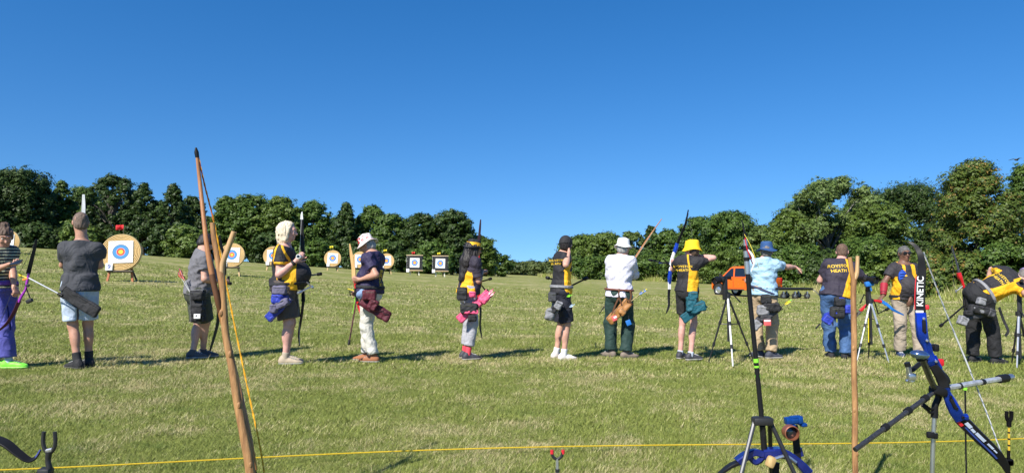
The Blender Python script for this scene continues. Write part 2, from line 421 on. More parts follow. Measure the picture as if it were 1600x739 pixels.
class Person:
    def __init__(s, label, d, S, H, head, ank, yaw, hyaw=None, nod=0, tall=1.75, w=1., belly=0., skin=SKIN, tilt=0.):
        """S shoulders' middle, H hips' middle, head centre: (px, py, depth offset); ank: two (px, depth offset, toe yaw), left then right"""
        s.k = k = tall / 1.75; s.w = w; s.belly = belly; s.d = d; s.skin = skin; s.seed = int(d * 100 + H[0]) % 9973
        J = lambda q: P(q[0], q[1], d + (q[2] if len(q) > 2 else 0))
        s.S, s.H, s.hd = J(S), J((H[0], H[1] - 3, *H[2:])), J(head)
        s.up = nrm(s.S - s.H); f = yawdir(yaw); s.right = nrm(np.cross(f, s.up)); s.fwd = np.cross(s.up, s.right)
        s.T = np.array([s.right, s.fwd, s.up])
        hf = yawdir(yaw if hyaw is None else hyaw); hr = V3(hf[1], -hf[0], 0); c, sn = math.cos(R(nod)), math.sin(R(nod))
        s.hf = hf * c - UP * sn; s.hu = UP * c + hf * sn
        if tilt: s.hu = nrm(s.hu * math.cos(R(tilt)) + hr * math.sin(R(tilt)))
        s.hr = np.cross(s.hf, s.hu); s.hu = np.cross(s.hr, s.hf); s.HA = np.array([s.hr, s.hf, s.hu])
        s.sh = [s.S - s.right * .152 * k * (.5 + .5 * w), s.S + s.right * .152 * k * (.5 + .5 * w)]
        hip_r = nrm(V3(s.right[0], s.right[1], s.right[2] * .3))
        s.hip = [s.H - hip_r * .088 * k * w, s.H + hip_r * .088 * k * w]
        s.an = []; s.toe = []; s.kn = []; s.ground = []
        for i, (px, dy, ty) in enumerate(ank):
            q = P(px, 560, d + dy); g = gz(q[0], q[1]); s.ground.append(g)
            a = V3(q[0], q[1], g + .085 * k); s.toe.append(yawdir(ty))
            LL = np.linalg.norm(a - s.hip[i]) * 1.008; kn, a2 = ik(s.hip[i], a, .515 * LL, .485 * LL, nrm(s.toe[i] + s.fwd * .5))
            s.kn.append(kn); s.an.append(a)
        g0 = np.mean([a for a in s.an], 0)
        s.root = thing('person', (g0[0], g0[1], min(s.ground)), label, 'person')
        s.el = [None, None]; s.wr = [None, None]; s.hand = [None, None]
    def arm(s, i, wr, pole=None, hdir=None, palm=None, curl=.35, el=None):
        """i 0 left, 1 right; wr: wrist (px, py, depth offset)"""
        t = P(wr[0], wr[1], s.d + wr[2]); pole = V3(*pole) if pole is not None else -UP - s.fwd * .6
        s.el[i], s.wr[i] = ik(s.sh[i], t, .285 * s.k, .25 * s.k, pole)
        if el is not None: s.el[i], s.wr[i] = P(el[0], el[1], s.d + el[2]), t
        hd = nrm(V3(*hdir)) if hdir is not None else nrm(s.wr[i] - s.el[i])
        pn = V3(*palm) if palm is not None else s.right * (1 if i == 0 else -1)
        s.hand[i] = (hd, nrm(pn - hd * (pn @ hd)), curl); return s
    def torso(s, e=0.):
        k, w, b = s.k, s.w, s.belly; T = s.T; S, H, u, f, r = s.S, s.H, s.up, s.fwd, s.right
        L = np.linalg.norm(S - H)
        o = [(ell(S - u * .15 * L * 1.6 + f * .005, T, (.155 * k * w + e, (.105 + .01 * w) * k * w ** .6 + e, .21 * k + e)), .06),
             (cone(S - u * .012, s.sh[0] - u * .012, .068 * k + e, .058 * k + e), .06), (cone(S - u * .012, s.sh[1] - u * .012, .068 * k + e, .058 * k + e), .06),
             (cone(S + u * .05 * k, s.sh[0] * .85 + S * .15 + u * .012 * k, .054 * k + e, .050 * k + e), .05), (cone(S + u * .05 * k, s.sh[1] * .85 + S * .15 + u * .012 * k, .054 * k + e, .050 * k + e), .05),
             (ell(H + u * .42 * L, T, (.142 * k * w + e, .10 * k * w + e, .19 * k + e)), .07)]
        if b: o.append((ell(H + u * .36 * L + f * (.06 + .05 * b), T, ((.13 + .02 * b) * k * w + e, (.08 + .05 * b) * k + e, .155 * k + e)), .07))
        o += [(ell(H + u * .02, T, (.162 * k * w + e, .112 * k * w + e, .13 * k + e)), .06),
              (ell(H - u * .035 - f * .05, T, (.135 * k * w + e, .085 * k * w + e, .105 * k + e)), .05)]
        return o
    def body(s, mouth=True, nose=1.):
        k, w = s.k, s.w; A = s.HA; c = s.hd; r, f, u = A
        p = s.torso()
        nb = s.S + s.up * .03
        p += [(cone(nb, c - u * .05 - f * .015, .066 * k * w ** .4, .056 * k * w ** .4), .04),
              (ell(c + u * .028 - f * .008, A, (.077, .098, .092)), .03), (ell(c - u * .045 + f * .022, A, (.058, .072, .066)), .04),
              (ell(c + u * .008 + f * .055, A, (.058, .04, .05)), .02), (cone(c + f * .092 + u * .012, c + f * .111 - u * .022, .009, .0145 * nose), .012),
              (ell(c - u * .088 + f * .066, A, (.022, .02, .018)), .02)]
        for q in (-1, 1):
            p += [(ell(c + r * q * .079 - f * .006 - u * .002, A, (.011, .022, .032)), .006), (ell(c + r * q * .036 + f * .077 - u * .022, A, (.02, .016, .018)), .015),
                  (cone(c + r * q * .012 + f * .098 + u * .036, c + r * q * .05 + f * .078 + u * .034, .008, .008), .012)]
        p += [(ell(c - u * .055 + f * .088, A, (.022, .008, .009)), .006)]
        for i in (0, 1):
            a, b = s.hip[i], s.kn[i]; n = s.an[i]; t = s.toe[i]; sd = nrm(b - n)
            p += [(cone(a, b, .082 * k * w, .054 * k * w ** .6), .05), (cone(b, n, .05 * k * w ** .6, .035 * k), .03),
                  (ell(b * .68 + n * .32 - t * .018, axes(sd, t), (.11 * k, .048 * k * w ** .5, .047 * k * w ** .5)), .03),
                  (cone(n - t * .03 - UP * .04, n + t * .13 - UP * .055, .034 * k, .024 * k), .03)]
            if s.el[i] is None: continue
            sh, e, wr = s.sh[i], s.el[i], s.wr[i]
            p += [(cone(sh, e, .05 * k * w ** .5, .038 * k * w ** .5), .04), (cone(e, wr, .038 * k * w ** .5, .025 * k), .02),
                  (ell(e * .7 + wr * .3, axes(wr - e, s.fwd + V3(.01, .02, .03)), (.09 * k, .04 * k * w ** .4, .038 * k * w ** .4)), .03)]
            hd, pn, cu = s.hand[i]; ac = np.cross(hd, pn) * (1 if i == 0 else -1)
            # the thumb lies on the side the palm's frame points to
            offs = (.027, .009, -.009, -.026); ln = (.070, .079, .073, .056)
            for q in range(4):
                kk = wr + hd * (.086, .09, .086, .077)[q] * k + ac * offs[q] * k
                p.append((cone(wr + hd * .012 + ac * offs[q] * .5, kk, .015, .0125), .012))
                dd = hd; a0 = kk
                for sg, fr in enumerate((.45, .31, .24)):
                    an = cu * (1.0, 1.15, .8)[sg] * (1 + .08 * q); dd = nrm(dd * math.cos(an) + pn * math.sin(an) if sg == 0 else dd)
                    if sg: 
                        pp = nrm(np.cross(np.cross(hd, pn), dd)); dd = nrm(dd * math.cos(an) + pp * math.sin(an))
                    a1 = a0 + dd * ln[q] * fr * k
                    p.append((cone(a0, a1, (.0098, .0092, .0088)[sg], (.0092, .0088, .0078)[sg]), .003)); a0 = a1
            a0 = wr + hd * .022 + ac * .022; dd = nrm(hd * .62 + ac * .62 + pn * .35)
            for sg, l in enumerate((.044, .034, .027)):
                a1 = a0 + dd * l * k; p.append((cone(a0, a1, (.0135, .0112, .0102)[sg], (.0112, .0102, .0085)[sg]), .006)); a0 = a1; dd = nrm(dd + hd * .25 + pn * .3 * cu)
        V, Q = sdf(p, .0085)
        s.bodyo = mesh_obj('body', V, Q, s.skin, s.root)
        mb = MB(); 
        return s
    def eyes(s, closed=False):
        r, f, u = s.HA; c = s.hd
        for q in (-1, 1):
            mb = MB(); e = c + r * q * .033 + f * .0855 + u * .014
            mb.ell(e, s.HA, (.0135, .0095, .0075), 10, 6, 0); mb.ell(e + f * .0075 - u * .001, s.HA, (.0052, .0035, .0055), 8, 5, 1)
            mb.build('eye', [EYEW, EYED], s.bodyo)
            b = MB(); b.tube(spline([c + r * q * .016 + f * .103 + u * .036, c + r * q * .036 + f * .098 + u * .042, c + r * q * .054 + f * .08 + u * .036], 3), [.003, .0035, .002], 5)
            b.build('eyebrow', s.brow if hasattr(s, 'brow') else M('brow', (.09, .055, .035), .8), s.bodyo)
        m = MB(); m.tube(spline([c - r * .024 + f * .083 - u * .054, c + f * .0965 - u * .053, c + r * .024 + f * .083 - u * .054], 3), [.003, .0055, .003], 6); m.build('mouth', LIPS, s.bodyo)
        return s
    def shirt(s, mat, sleeve=.55, hem=.07, e=.016, loose=1., panel=None, panel2=None, wr=.0045, neck=.07, name='shirt', collar=False, hemtilt=0.):
        k, w, u = s.k, s.w, s.up; p = s.torso(e)
        b = s.belly
        hx = (.180 * k * w + e) * loose; hy = (.134 * k * w ** .7 + e + .012 * b) * loose
        L = np.linalg.norm(s.S - s.H)
        p.append((ecyl(s.H + u * .30 * L + s.fwd * .015 * b, s.H - u * (hem + .05) + s.fwd * .025 * b, s.T, (.150 * k * w + e, (.112 + .03 * b) * k * w + e), (hx, hy)), .05))
        for i in (0, 1):
            if s.el[i] is None: continue
            sh, el, wrp = s.sh[i], s.el[i], s.wr[i]; dr = nrm(el - sh)
            if sleeve <= 1:
                ce = sh + (el - sh) * sleeve
                p.append((cone(sh, sh + (el - sh) * min(1, sleeve + .25), .056 * k * w ** .5 + e, .053 * k * w ** .5 + e * 1.1, [(ce, dr)]), .045))
            else:
                p += [(cone(sh, el, .055 * k * w ** .5 + e, .045 * k * w ** .5 + e), .045), (cone(el, el + (wrp - el) * (sleeve - 1), .046 * k * w ** .5 + e, .034 * k + e * .7), .03)]
        hn = -u if not hemtilt else nrm(-u + s.right * hemtilt)
        cuts = [(s.H - u * hem * k, hn)]
        minus = [cone(s.S + u * .06 + s.hf * .012, s.hd - s.hu * .02, .064 * k * w ** .35 + .004, .075)]
        cuts.append((s.S + u * (neck + .012) * k, nrm(u * .95 + s.fwd * .32)))
        V, Q = sdf(p, .010, cuts, wrinkles(s.seed, wr), minus)
        q = V - s.H; U = q @ s.right / (k * w); Vv = q @ s.fwd / k; Wv = q @ u / L
        da = np.full(len(V), 9.)
        for i in (0, 1):
            if s.el[i] is None: continue
            a, ba = s.sh[i], s.el[i] - s.sh[i]; t = np.clip(((V - a) @ ba) / (ba @ ba), .05, 2); da = np.minimum(da, np.linalg.norm(V - a - t[:, None] * ba, axis=1) - .058 * k * w ** .5 - e + .0 * t)
        at = {}
        if panel is not None: at['panel'] = panel(U, Vv, Wv, da)
        if panel2 is not None: at['panel2'] = panel2(U, Vv, Wv, da)
        s.shirto = mesh_obj(name, V, Q, mat, s.root, attrs=at)
        if collar:
            mb = MB(); cc = s.S + u * .058 * k
            pts = [cc + s.right * math.cos(a) * .075 * k * w ** .4 + s.fwd * (math.sin(a) * .07 * k * w ** .4 + .01) + u * (.012 - .028 * max(0, math.sin(a))) for a in np.linspace(R(110), R(430), 18)]
            mb.strip(pts, .042, .007, u); mb.build('collar', mat if not isinstance(collar, bpy.types.Material) else collar, s.shirto)
        return s
    def legs(s, mat, length=2., e=.014, flare=1., waist=.13, wr=.004, name='trousers', panel=None, sag=0.):
        """length 0..1 thigh, 1..2 shin"""
        k, w, u = s.k, s.w, s.up; p = [x for x in s.torso(min(e, .010))[-2:]]
        p.append((ecyl(s.H + u * (waist + .05), s.H, s.T, (.150 * k * w + e, .112 * k * w + e), (.165 * k * w + e, .115 * k * w + e)), .04))
        L = s
        for i in (0, 1):
            a, b, n = s.hip[i], s.kn[i], s.an[i]; dr = nrm(b - a); ds = nrm(n - b)
            if length <= 1:
                ce = a + (b - a) * length
                p.append((cone(a, a + (b - a) * min(length + .2, 1.2), .084 * k * w + e, (.066 * k * w ** .7 + e) * flare, [(ce, dr)]), .03))
            else:
                p.append((cone(a, b, .082 * k * w + e, (.054 * k * w ** .7 + e) * (.5 + .5 * flare)), .03)); ce = b + (n - b) * (length - 1)
                p.append((cone(b, n + ds * .1, (.054 * k * w ** .6 + e) * (.5 + .5 * flare), (.043 * k + e) * flare, [(ce, ds)]), .03))
        cb = s.H - u * (.30 * k); rr_ = nrm(V3(s.right[0], s.right[1], 0)); V, Q = sdf(p, .011, [(s.H + u * waist * k, u)], wrinkles(s.seed + 5, wr * .6, (.08, .3), (1, 1, 1.2), 9),
                   [box(cb - UP * .02, [rr_, np.cross(UP, rr_), UP], (.009, .35, .155 * k), .008)])
        at = {}
        if panel is not None:
            q = V - s.H; at['panel'] = panel(q @ s.right, q @ s.fwd, q @ u, V)
        s.legso = mesh_obj(name, V, Q, mat, s.root, attrs=at); return s
    def band(s, mat, at=.1, hh=.02, e=.026, name='belt', tilt=0.):
        u = nrm(s.up + s.right * tilt); c = s.H + s.up * at * s.k
        p = s.torso(e)[5:]; k, w = s.k, s.w
        p.append((ecyl(s.H + s.up * .18, s.H, s.T, (.150 * k * w + e, .112 * k * w + e), (.165 * k * w + e, .115 * k * w + e)), .04))
        V, Q = sdf(p, .009, [(c + u * hh, u), (c - u * hh, -u)])
        return mesh_obj(name, V, Q, mat, s.root)
    def shoes(s, mat, sole, sock=None, sock_h=.06, size=1., sandal=None):
        k = s.k
        for i in (0, 1):
            n, t, g = s.an[i], s.toe[i], s.ground[i]; sd = V3(t[1], -t[0], 0); b = V3(n[0], n[1], g)
            p = [(cone(b - t * .045 + UP * .038, b + t * .06 + UP * .042, .040 * k * size, .044 * k * size), .02), (ell(b + t * .125 * size + UP * .035, axes(t, sd), (.075 * k * size, .047 * k * size, .040)), .03),
                 (cone(b - t * .03 + UP * .06, b - t * .005 + UP * .095, .040 * k, .041 * k), .03)]
            V, Q = sdf(p, .009, [(b + UP * .018, -UP), (b + UP * .105, nrm(UP * .9 + t * .3))])
            o = mesh_obj('shoe', V, Q, mat, s.root)
            p = [(cone(b - t * .045 + UP * .02, b + t * .06 + UP * .02, .042 * k * size, .046 * k * size), .02), (ell(b + t * .125 * size + UP * .02, axes(t, sd), (.079 * k * size, .050 * k * size, .040)), .03)]
            V, Q = sdf(p, .009, [(b + UP * .003, -UP), (b + UP * .026, UP)])
            mesh_obj('sole', V, Q, sole, o)
            mb = MB()
            for q in range(4):
                c = b + t * (.045 + .022 * q) * size + UP * (.088 - .007 * q); mb.tube(spline([c - sd * .026, c + UP * .007, c + sd * .026], 3), .004, 5)
            mb.build('laces', M('laces', (.5, .5, .48), .8), o)
            if sock is not None:
                up = nrm(s.kn[i] - n); V, Q = sdf([(cone(n - up * .03, n + up * (sock_h + .03), .042 * k, .046 * k, [(n + up * sock_h, up)]), 0)], .009); mesh_obj('sock', V, Q, sock, s.root)
        return s
    def hair(s, mat, kind='short', thick=.014, seed=1):
        r, f, u = s.HA; c = s.hd; A = s.HA
        p = [(ell(c + u * .03 - f * .01, A, (.077 + thick, .098 + thick, .092 + thick)), .02)]
        cuts = [(c + f * .062 + u * .02, nrm(f * .82 - u * .5))] if kind in ('short', 'bun') else [(c + f * .045, nrm(f - u * .12))]
        if kind == 'short':
            p.append((ell(c - u * .035 - f * .04, A, (.066 + thick * .6, .062 + thick * .5, .06)), .03)); cuts.append((c - u * .062, nrm(-u + f * .35)))
            minus = [ell(c - u * .05 + f * .062, A, (.1, .065, .075))]
        elif kind == 'bun':
            p += [(ell(c - u * .02 - f * .045, A, (.068, .06, .07)), .03), (ell(c + u * .135 - f * .03, A, (.045, .045, .042)), .02)]; minus = [ell(c - u * .05 + f * .07, A, (.1, .075, .085))]
            cuts.append((c - u * .075, -u))
        elif kind == 'bob':   # chin-length, swept back
            p += [(ell(c - u * .03 - f * .045, A, (.095, .085, .11)), .04), (cone(c + u * .02 - f * .05, c - u * .12 - f * .045, .09, .078, sq=(r, 1.15)), .04)]
            for q in (-1, 1): p.append((cone(c + r * q * .07 + u * .03 + f * .02, c + r * q * .085 - u * .10 + f * .0, .036, .026), .03))
            minus = [ell(c - u * .035 + f * .085, A, (.12, .062, .095))]; cuts.append((c - u * .15, nrm(-u + f * .2)))
        elif kind == 'long':
            p += [(cone(c + u * .01 - f * .05, c - u * .18 - f * .075, .08, .085, sq=(r, 1.2)), .04), (cone(c - u * .18 - f * .075, c - u * .44 - f * .10, .085, .045, sq=(r, 1.3)), .04)]
            for q in (-1, 1): p.append((cone(c + r * q * .07 + u * .02 + f * .015, c + r * q * .09 - u * .22 - f * .02, .035, .03), .03))
            minus = [ell(c - u * .035 + f * .09, A, (.12, .06, .10))]
        V, Q = sdf(p, .008, cuts, wrinkles(seed + 40, .0022 if kind == 'short' else .004, (.02, .06), (2.5, 2.5, .6), 8), minus)
        s.hairo = mesh_obj('hair', V, Q, mat, s.bodyo); return s
    def hat(s, mat, crown=.095, brim=.065, drop=.03, band=None, seed=1, size=1., lift=.045, top=.105):
        r, f, u = s.HA; o = s.hd + u * lift - f * .008; rs = np.random.RandomState(seed); ph = rs.uniform(0, 6, 4)
        R0 = crown * size; bz = -drop; rb = R0 + brim * size
        prof = [(.001, top), (R0 * .55, top - .002), (R0 * .84, top - .012), (R0 * .9, top - .03), (R0 * 1.0, .012), (R0 * 1.02, 0), (R0 + brim * .5, bz * .5 - .002), (rb, bz), (rb, bz - .004), (R0 + brim * .5, bz * .5 - .009), (R0 * .97, -.006), (R0 * .85, top - .04), (.001, top - .02)]
        def wob(rr, h, a):
            q = 1 + .02 * math.sin(2 * a + ph[0]) + .012 * math.sin(5 * a + ph[1]); z = (.008 * math.sin(2 * a + ph[2]) + .005 * math.sin(3 * a + ph[3])) * min(1, rr / rb) ** 3 * 1.3
            e = math.sin(a) ** 2 * .10 + .95   # longer front to back
            return rr * q * e, h + z + (.01 * math.sin(3 * a + ph[1]) if h > top * .6 else 0) * .4
        mb = MB(); mb.lathe(prof, o, [r, f, u], 40, 0, wob, True); s.hato = mb.build('hat', mat, s.bodyo, sharp=60)
        if band is not None:
            b = MB(); b.lathe([(R0 * .97 + .007, .052), (R0 * 1.02 + .007, .000), (R0 * 1.0 - .003, .004), (R0 * .98 - .003, .034)], o, [r, f, u], 40, 0, wob, True); b.build('hat_band', band, s.hato)
        for q in range(2):
            st = MB(); h0 = bz * (.45 + .45 * q); rr0 = R0 + brim * size * (.45 + .45 * q)
            st.tube([o + r * math.cos(a) * wob(rr0, h0, a)[0] + f * math.sin(a) * wob(rr0, h0, a)[0] + u * (wob(rr0, h0, a)[1] + .0015) for a in np.linspace(0, 2 * math.pi, 41)], .0016, 4); st.build('stitching', mat, s.hato)
        return s
def club_panel(b0=.075, sgn=0):
    """yellow sides and a curved yellow stripe over the shoulder blade"""
    def f(U, V, Wv, da):
        a = np.abs(U); b = np.interp(Wv, [-.3, .1, .45, .66, .80, .92, 1.05, 1.2], [b0 - .025, b0 - .005, b0 + .032, b0 + .050, b0 + .028, b0 + .012, b0 - .01, b0 - .03])
        side = a - b
        strip = np.minimum(side, b + .030 - a)
        o = np.where(Wv < .66, side, strip)
        sl = np.where(Wv < .66, da - .012, np.maximum(da - .004, .02 - da * 0 + (Wv - .9) * .3))
        return np.minimum(o, sl)
    return f
# ------------------------------------------------------------------ ground: one sheet to the horizon
def _turf_nodes(nt, b, blades):
    """patches of green and dry grass; the sheet and the blades share the same patches (both lie at the origin)"""
    def noise(scale, det=4, rough=.55, stretch=None, off=0):
        tc = nt.nodes.new("ShaderNodeTexCoord"); n = nt.nodes.new("ShaderNodeTexNoise"); n.inputs['Scale'].default_value = scale; n.inputs['Detail'].default_value = det; n.inputs['Roughness'].default_value = rough
        mp = nt.nodes.new("ShaderNodeMapping"); mp.inputs['Scale'].default_value = stretch or (1, 1, 0); mp.inputs['Location'].default_value = (off, off * .7, 0)
        nt.links.new(tc.outputs['Object'], mp.inputs[0]); nt.links.new(mp.outputs[0], n.inputs['Vector']); return n.outputs[0]
    def rng(x, a, c, lo=0., hi=1.):
        m = nt.nodes.new("ShaderNodeMapRange"); m.inputs[1].default_value = a; m.inputs[2].default_value = c; m.inputs[3].default_value = lo; m.inputs[4].default_value = hi; nt.links.new(x, m.inputs[0]); return m.outputs[0]
    def math_(op, a, c):
        m = nt.nodes.new("ShaderNodeMath"); m.operation = op
        for i, q in enumerate((a, c)):
            if isinstance(q, (int, float)): m.inputs[i].default_value = q
            else: nt.links.new(q, m.inputs[i])
        return m.outputs[0]
    def mix(fac, a, c):
        m = nt.nodes.new("ShaderNodeMix"); m.data_type = 'RGBA'; nt.links.new(fac, m.inputs[0])
        for i, q in ((6, a), (7, c)):
            if isinstance(q, tuple): m.inputs[i].default_value = (*q, 1)
            else: nt.links.new(q, m.inputs[i])
        return m.outputs[2]
    big = noise(.35, 5, .6); mid = noise(1.7, 5, .65, off=7); fine = noise(9, 4, .6, off=3)
    s = math_('ADD', math_('MULTIPLY', big, .55), math_('ADD', math_('MULTIPLY', mid, .55), math_('MULTIPLY', fine, .25)))   # about .67
    wt = nt.nodes.new("ShaderNodeTexCoord"); wx = nt.nodes.new("ShaderNodeSeparateXYZ"); nt.links.new(wt.outputs['Object'], wx.inputs[0])
    ln = math_('ABSOLUTE', math_('SUBTRACT', wx.outputs[1], math_('ADD', math_('MULTIPLY', wx.outputs[0], .2), 9.75)), 0)
    worn = rng(ln, .15, .9, .10, 0.)   # trodden strip along the shooting line
    dry = rng(math_('ADD', s, math_('MULTIPLY', worn, rng(fine, .35, .65))), .63, .84)
    green = mix(rng(mid, .35, .65), GRASS[0], GRASS[1])
    dark = rng(noise(3.1, 4, .6, off=11), .54, .7)
    if blades:
        at = nt.nodes.new("ShaderNodeAttribute"); at.attribute_name = "tint"; t = at.outputs['Fac']
        green = mix(rng(t, 0., .7), GRASS[2], GRASS[3]); green = mix(math_('MULTIPLY', dark, .6), green, (.075, .13, .02))
        dry = rng(math_('ADD', dry, rng(t, 0., 1., -.55, .42)), .30, .62)
        col = mix(dry, green, mix(rng(t, .5, 1.), GRASS[4], GRASS[5]))
    else:
        grain = noise(60, 3, .7, off=5); dry = rng(math_('ADD', dry, rng(grain, .3, .7, -.22, .22)), .08, .8)
        col = mix(dry, green, GRASS[4]); col = mix(math_('MULTIPLY', dark, .35), col, GRASS[2])
        g2 = rng(grain, .25, .75, .72, 1.26); v = nt.nodes.new("ShaderNodeVectorMath"); v.operation = 'SCALE'; nt.links.new(col, v.inputs[0]); nt.links.new(g2, v.inputs['Scale']); col = v.outputs[0]
        bp = nt.nodes.new("ShaderNodeBump"); bp.inputs['Strength'].default_value = .7; bp.inputs['Distance'].default_value = .06
        nt.links.new(math_('ADD', noise(22, 5, .7, off=2), math_('MULTIPLY', grain, .6)), bp.inputs['Height']); nt.links.new(bp.outputs[0], b.inputs['Normal'])
    nt.links.new(col, b.inputs['Base Color'])
GRASS = [(.195, .222, .052), (.25, .262, .070), (.105, .142, .024), (.268, .302, .066), (.41, .355, .17), (.62, .54, .30)]
def grass_mat(name, blades):
    m = bpy.data.materials.new(name); m.use_nodes = True; nt = m.node_tree; b = nt.nodes['Principled BSDF']
    b.inputs['Roughness'].default_value = .85 if not blades else .6; b.inputs['Specular IOR Level'].default_value = .15 if not blades else .25
    _turf_nodes(nt, b, blades); return m
GM = grass_mat('turf', False); GB = grass_mat('grass_blades', True)
def axis_steps(a, b, f0, g):
    o = [0.]; st = f0
    while o[-1] < b: o.append(o[-1] + st); st *= g
    n = [0.]; st = f0
    while n[-1] > a: n.append(n[-1] - st); st *= g
    return np.array(n[:0:-1] + o)
gx = axis_steps(-900, 900, .35, 1.035); gy = axis_steps(-60, 1500, .35, 1.03)
GX, GY = np.meshgrid(gx, gy, indexing='ij'); GZ = hgt(GX, GY)
_r = np.hypot(GX, GY)
GZ = GZ + np.minimum(1, _r / 12) * (.02 * np.sin(GX * 1.3 + .7 * GY) * np.sin(GY * .9 - .4 * GX)) * (_r < 60)
Vg = np.c_[GX.ravel(), GY.ravel(), GZ.ravel()]; nx, ny = GX.shape
ii = (np.arange(nx - 1)[:, None] * ny + np.arange(ny - 1)[None]).ravel()
ground = mesh_obj('ground', Vg, np.c_[ii, ii + ny, ii + ny + 1, ii + 1], GM); tag(ground, 'mown grass archery field rising to the left', None, None, 'structure')
def make_grass():
    r = np.random.RandomState(3); parts = []
    for y0, y1, n, w, hh in ((2.2, 5.2, 430000, .0034, .027), (5.2, 8.2, 330000, .0044, .029), (8.2, 13.5, 230000, .0078, .038), (13.5, 22, 110000, .014, .042), (22, 40, 70000, .03, .05)):
        yy = np.sqrt(r.uniform(y0 ** 2, y1 ** 2, n)); xx = r.uniform(-1, 1, n) * (.78 * yy + .5)
        c = np.sin(xx * 3.1 + 1.7 * np.sin(yy * 2.3)) * np.sin(yy * 2.7 + 1.3 * np.sin(xx * 1.9)) + .6 * np.sin(xx * 9 + 2 * np.sin(yy * 6)) * np.sin(yy * 8 + xx)
        H = hh * (.55 + .22 * c.clip(-1, 1) + r.gamma(1.8, .19, n)); a = r.uniform(0, 2 * np.pi, n); ln = r.uniform(.2, 1.7, n)
        z = hgt(xx, yy) + np.minimum(1, np.hypot(xx, yy) / 12) * (.02 * np.sin(xx * 1.3 + .7 * yy) * np.sin(yy * .9 - .4 * xx)) - .004
        b = np.c_[xx, yy, z]; d = np.c_[np.cos(a), np.sin(a), np.zeros(n)]; wd = np.c_[-np.sin(a + .5), np.cos(a + .5), np.zeros(n)] * (w * r.uniform(.6, 1.3, n))[:, None] / 2
        tip = b + d * (H * ln)[:, None] + np.c_[np.zeros(n), np.zeros(n), H]
        parts.append((np.stack([b - wd, b + wd, tip], 1), np.clip(r.normal(.42, .30, n) + .06 * c, 0, 1)))
    V = np.concatenate([p[0] for p in parts]).reshape(-1, 3); t = np.concatenate([p[1] for p in parts]).repeat(3)
    o = mesh_obj('grass', V, np.arange(len(V)).reshape(-1, 3), GB, smooth=False, attrs={'tint': t})
    tag(o, 'short mown grass blades, green mixed with dry straw', None, None, 'stuff')
make_grass()

# ------------------------------------------------------------------ trees
def leaf_mat(name, c1, c2, c3=None, amt=.0):
    m = bpy.data.materials.new(name); m.use_nodes = True; nt = m.node_tree; b = nt.nodes['Principled BSDF']; b.inputs['Roughness'].default_value = .5; b.inputs['Specular IOR Level'].default_value = .3
    at = nt.nodes.new("ShaderNodeAttribute"); at.attribute_name = "tint"
    cr = nt.nodes.new("ShaderNodeValToRGB"); e = cr.color_ramp.elements; e[0].color = (*c1, 1); e[1].color = (*c2, 1); e[1].position = .85
    if c3: q = e.new(1.0); q.color = (*c3, 1); e[1].position = .8
    nt.links.new(at.outputs['Fac'], cr.inputs[0]); nt.links.new(cr.outputs[0], b.inputs['Base Color'])
    tr = nt.nodes.new("ShaderNodeBsdfTranslucent"); nt.links.new(cr.outputs[0], tr.inputs[0]); mx = nt.nodes.new("ShaderNodeMixShader"); mx.inputs[0].default_value = .15
    nt.links.new(b.outputs[0], mx.inputs[1]); nt.links.new(tr.outputs[0], mx.inputs[2]); nt.links.new(mx.outputs[0], nt.nodes['Material Output'].inputs[0]); return m
LEAF = {'dark': leaf_mat('leaf_dark', (.020, .044, .008), (.060, .098, .018)), 'mid': leaf_mat('leaf_mid', (.038, .080, .011), (.098, .155, .024)),
        'olive': leaf_mat('leaf_olive', (.052, .094, .014), (.132, .186, .030)), 'gold': leaf_mat('leaf_autumn', (.048, .084, .012), (.118, .155, .024), (.22, .14, .035)),
        'grey': leaf_mat('leaf_grey', (.062, .104, .024), (.145, .20, .048)), 'far': leaf_mat('leaf_far', (.055, .085, .025), (.12, .15, .04))}
BARK = wood('bark', (.05, .042, .034), (.13, .112, .09), .9, 2.5, (4, 4, .7), .6); BARKG = wood('bark_grey', (.13, .12, .105), (.26, .245, .215), .9, 2.5, (4, 4, .7), .6)
def rand_dirs(r, n):
    d = r.normal(size=(n, 3)); return d / np.linalg.norm(d, axis=1)[:, None]
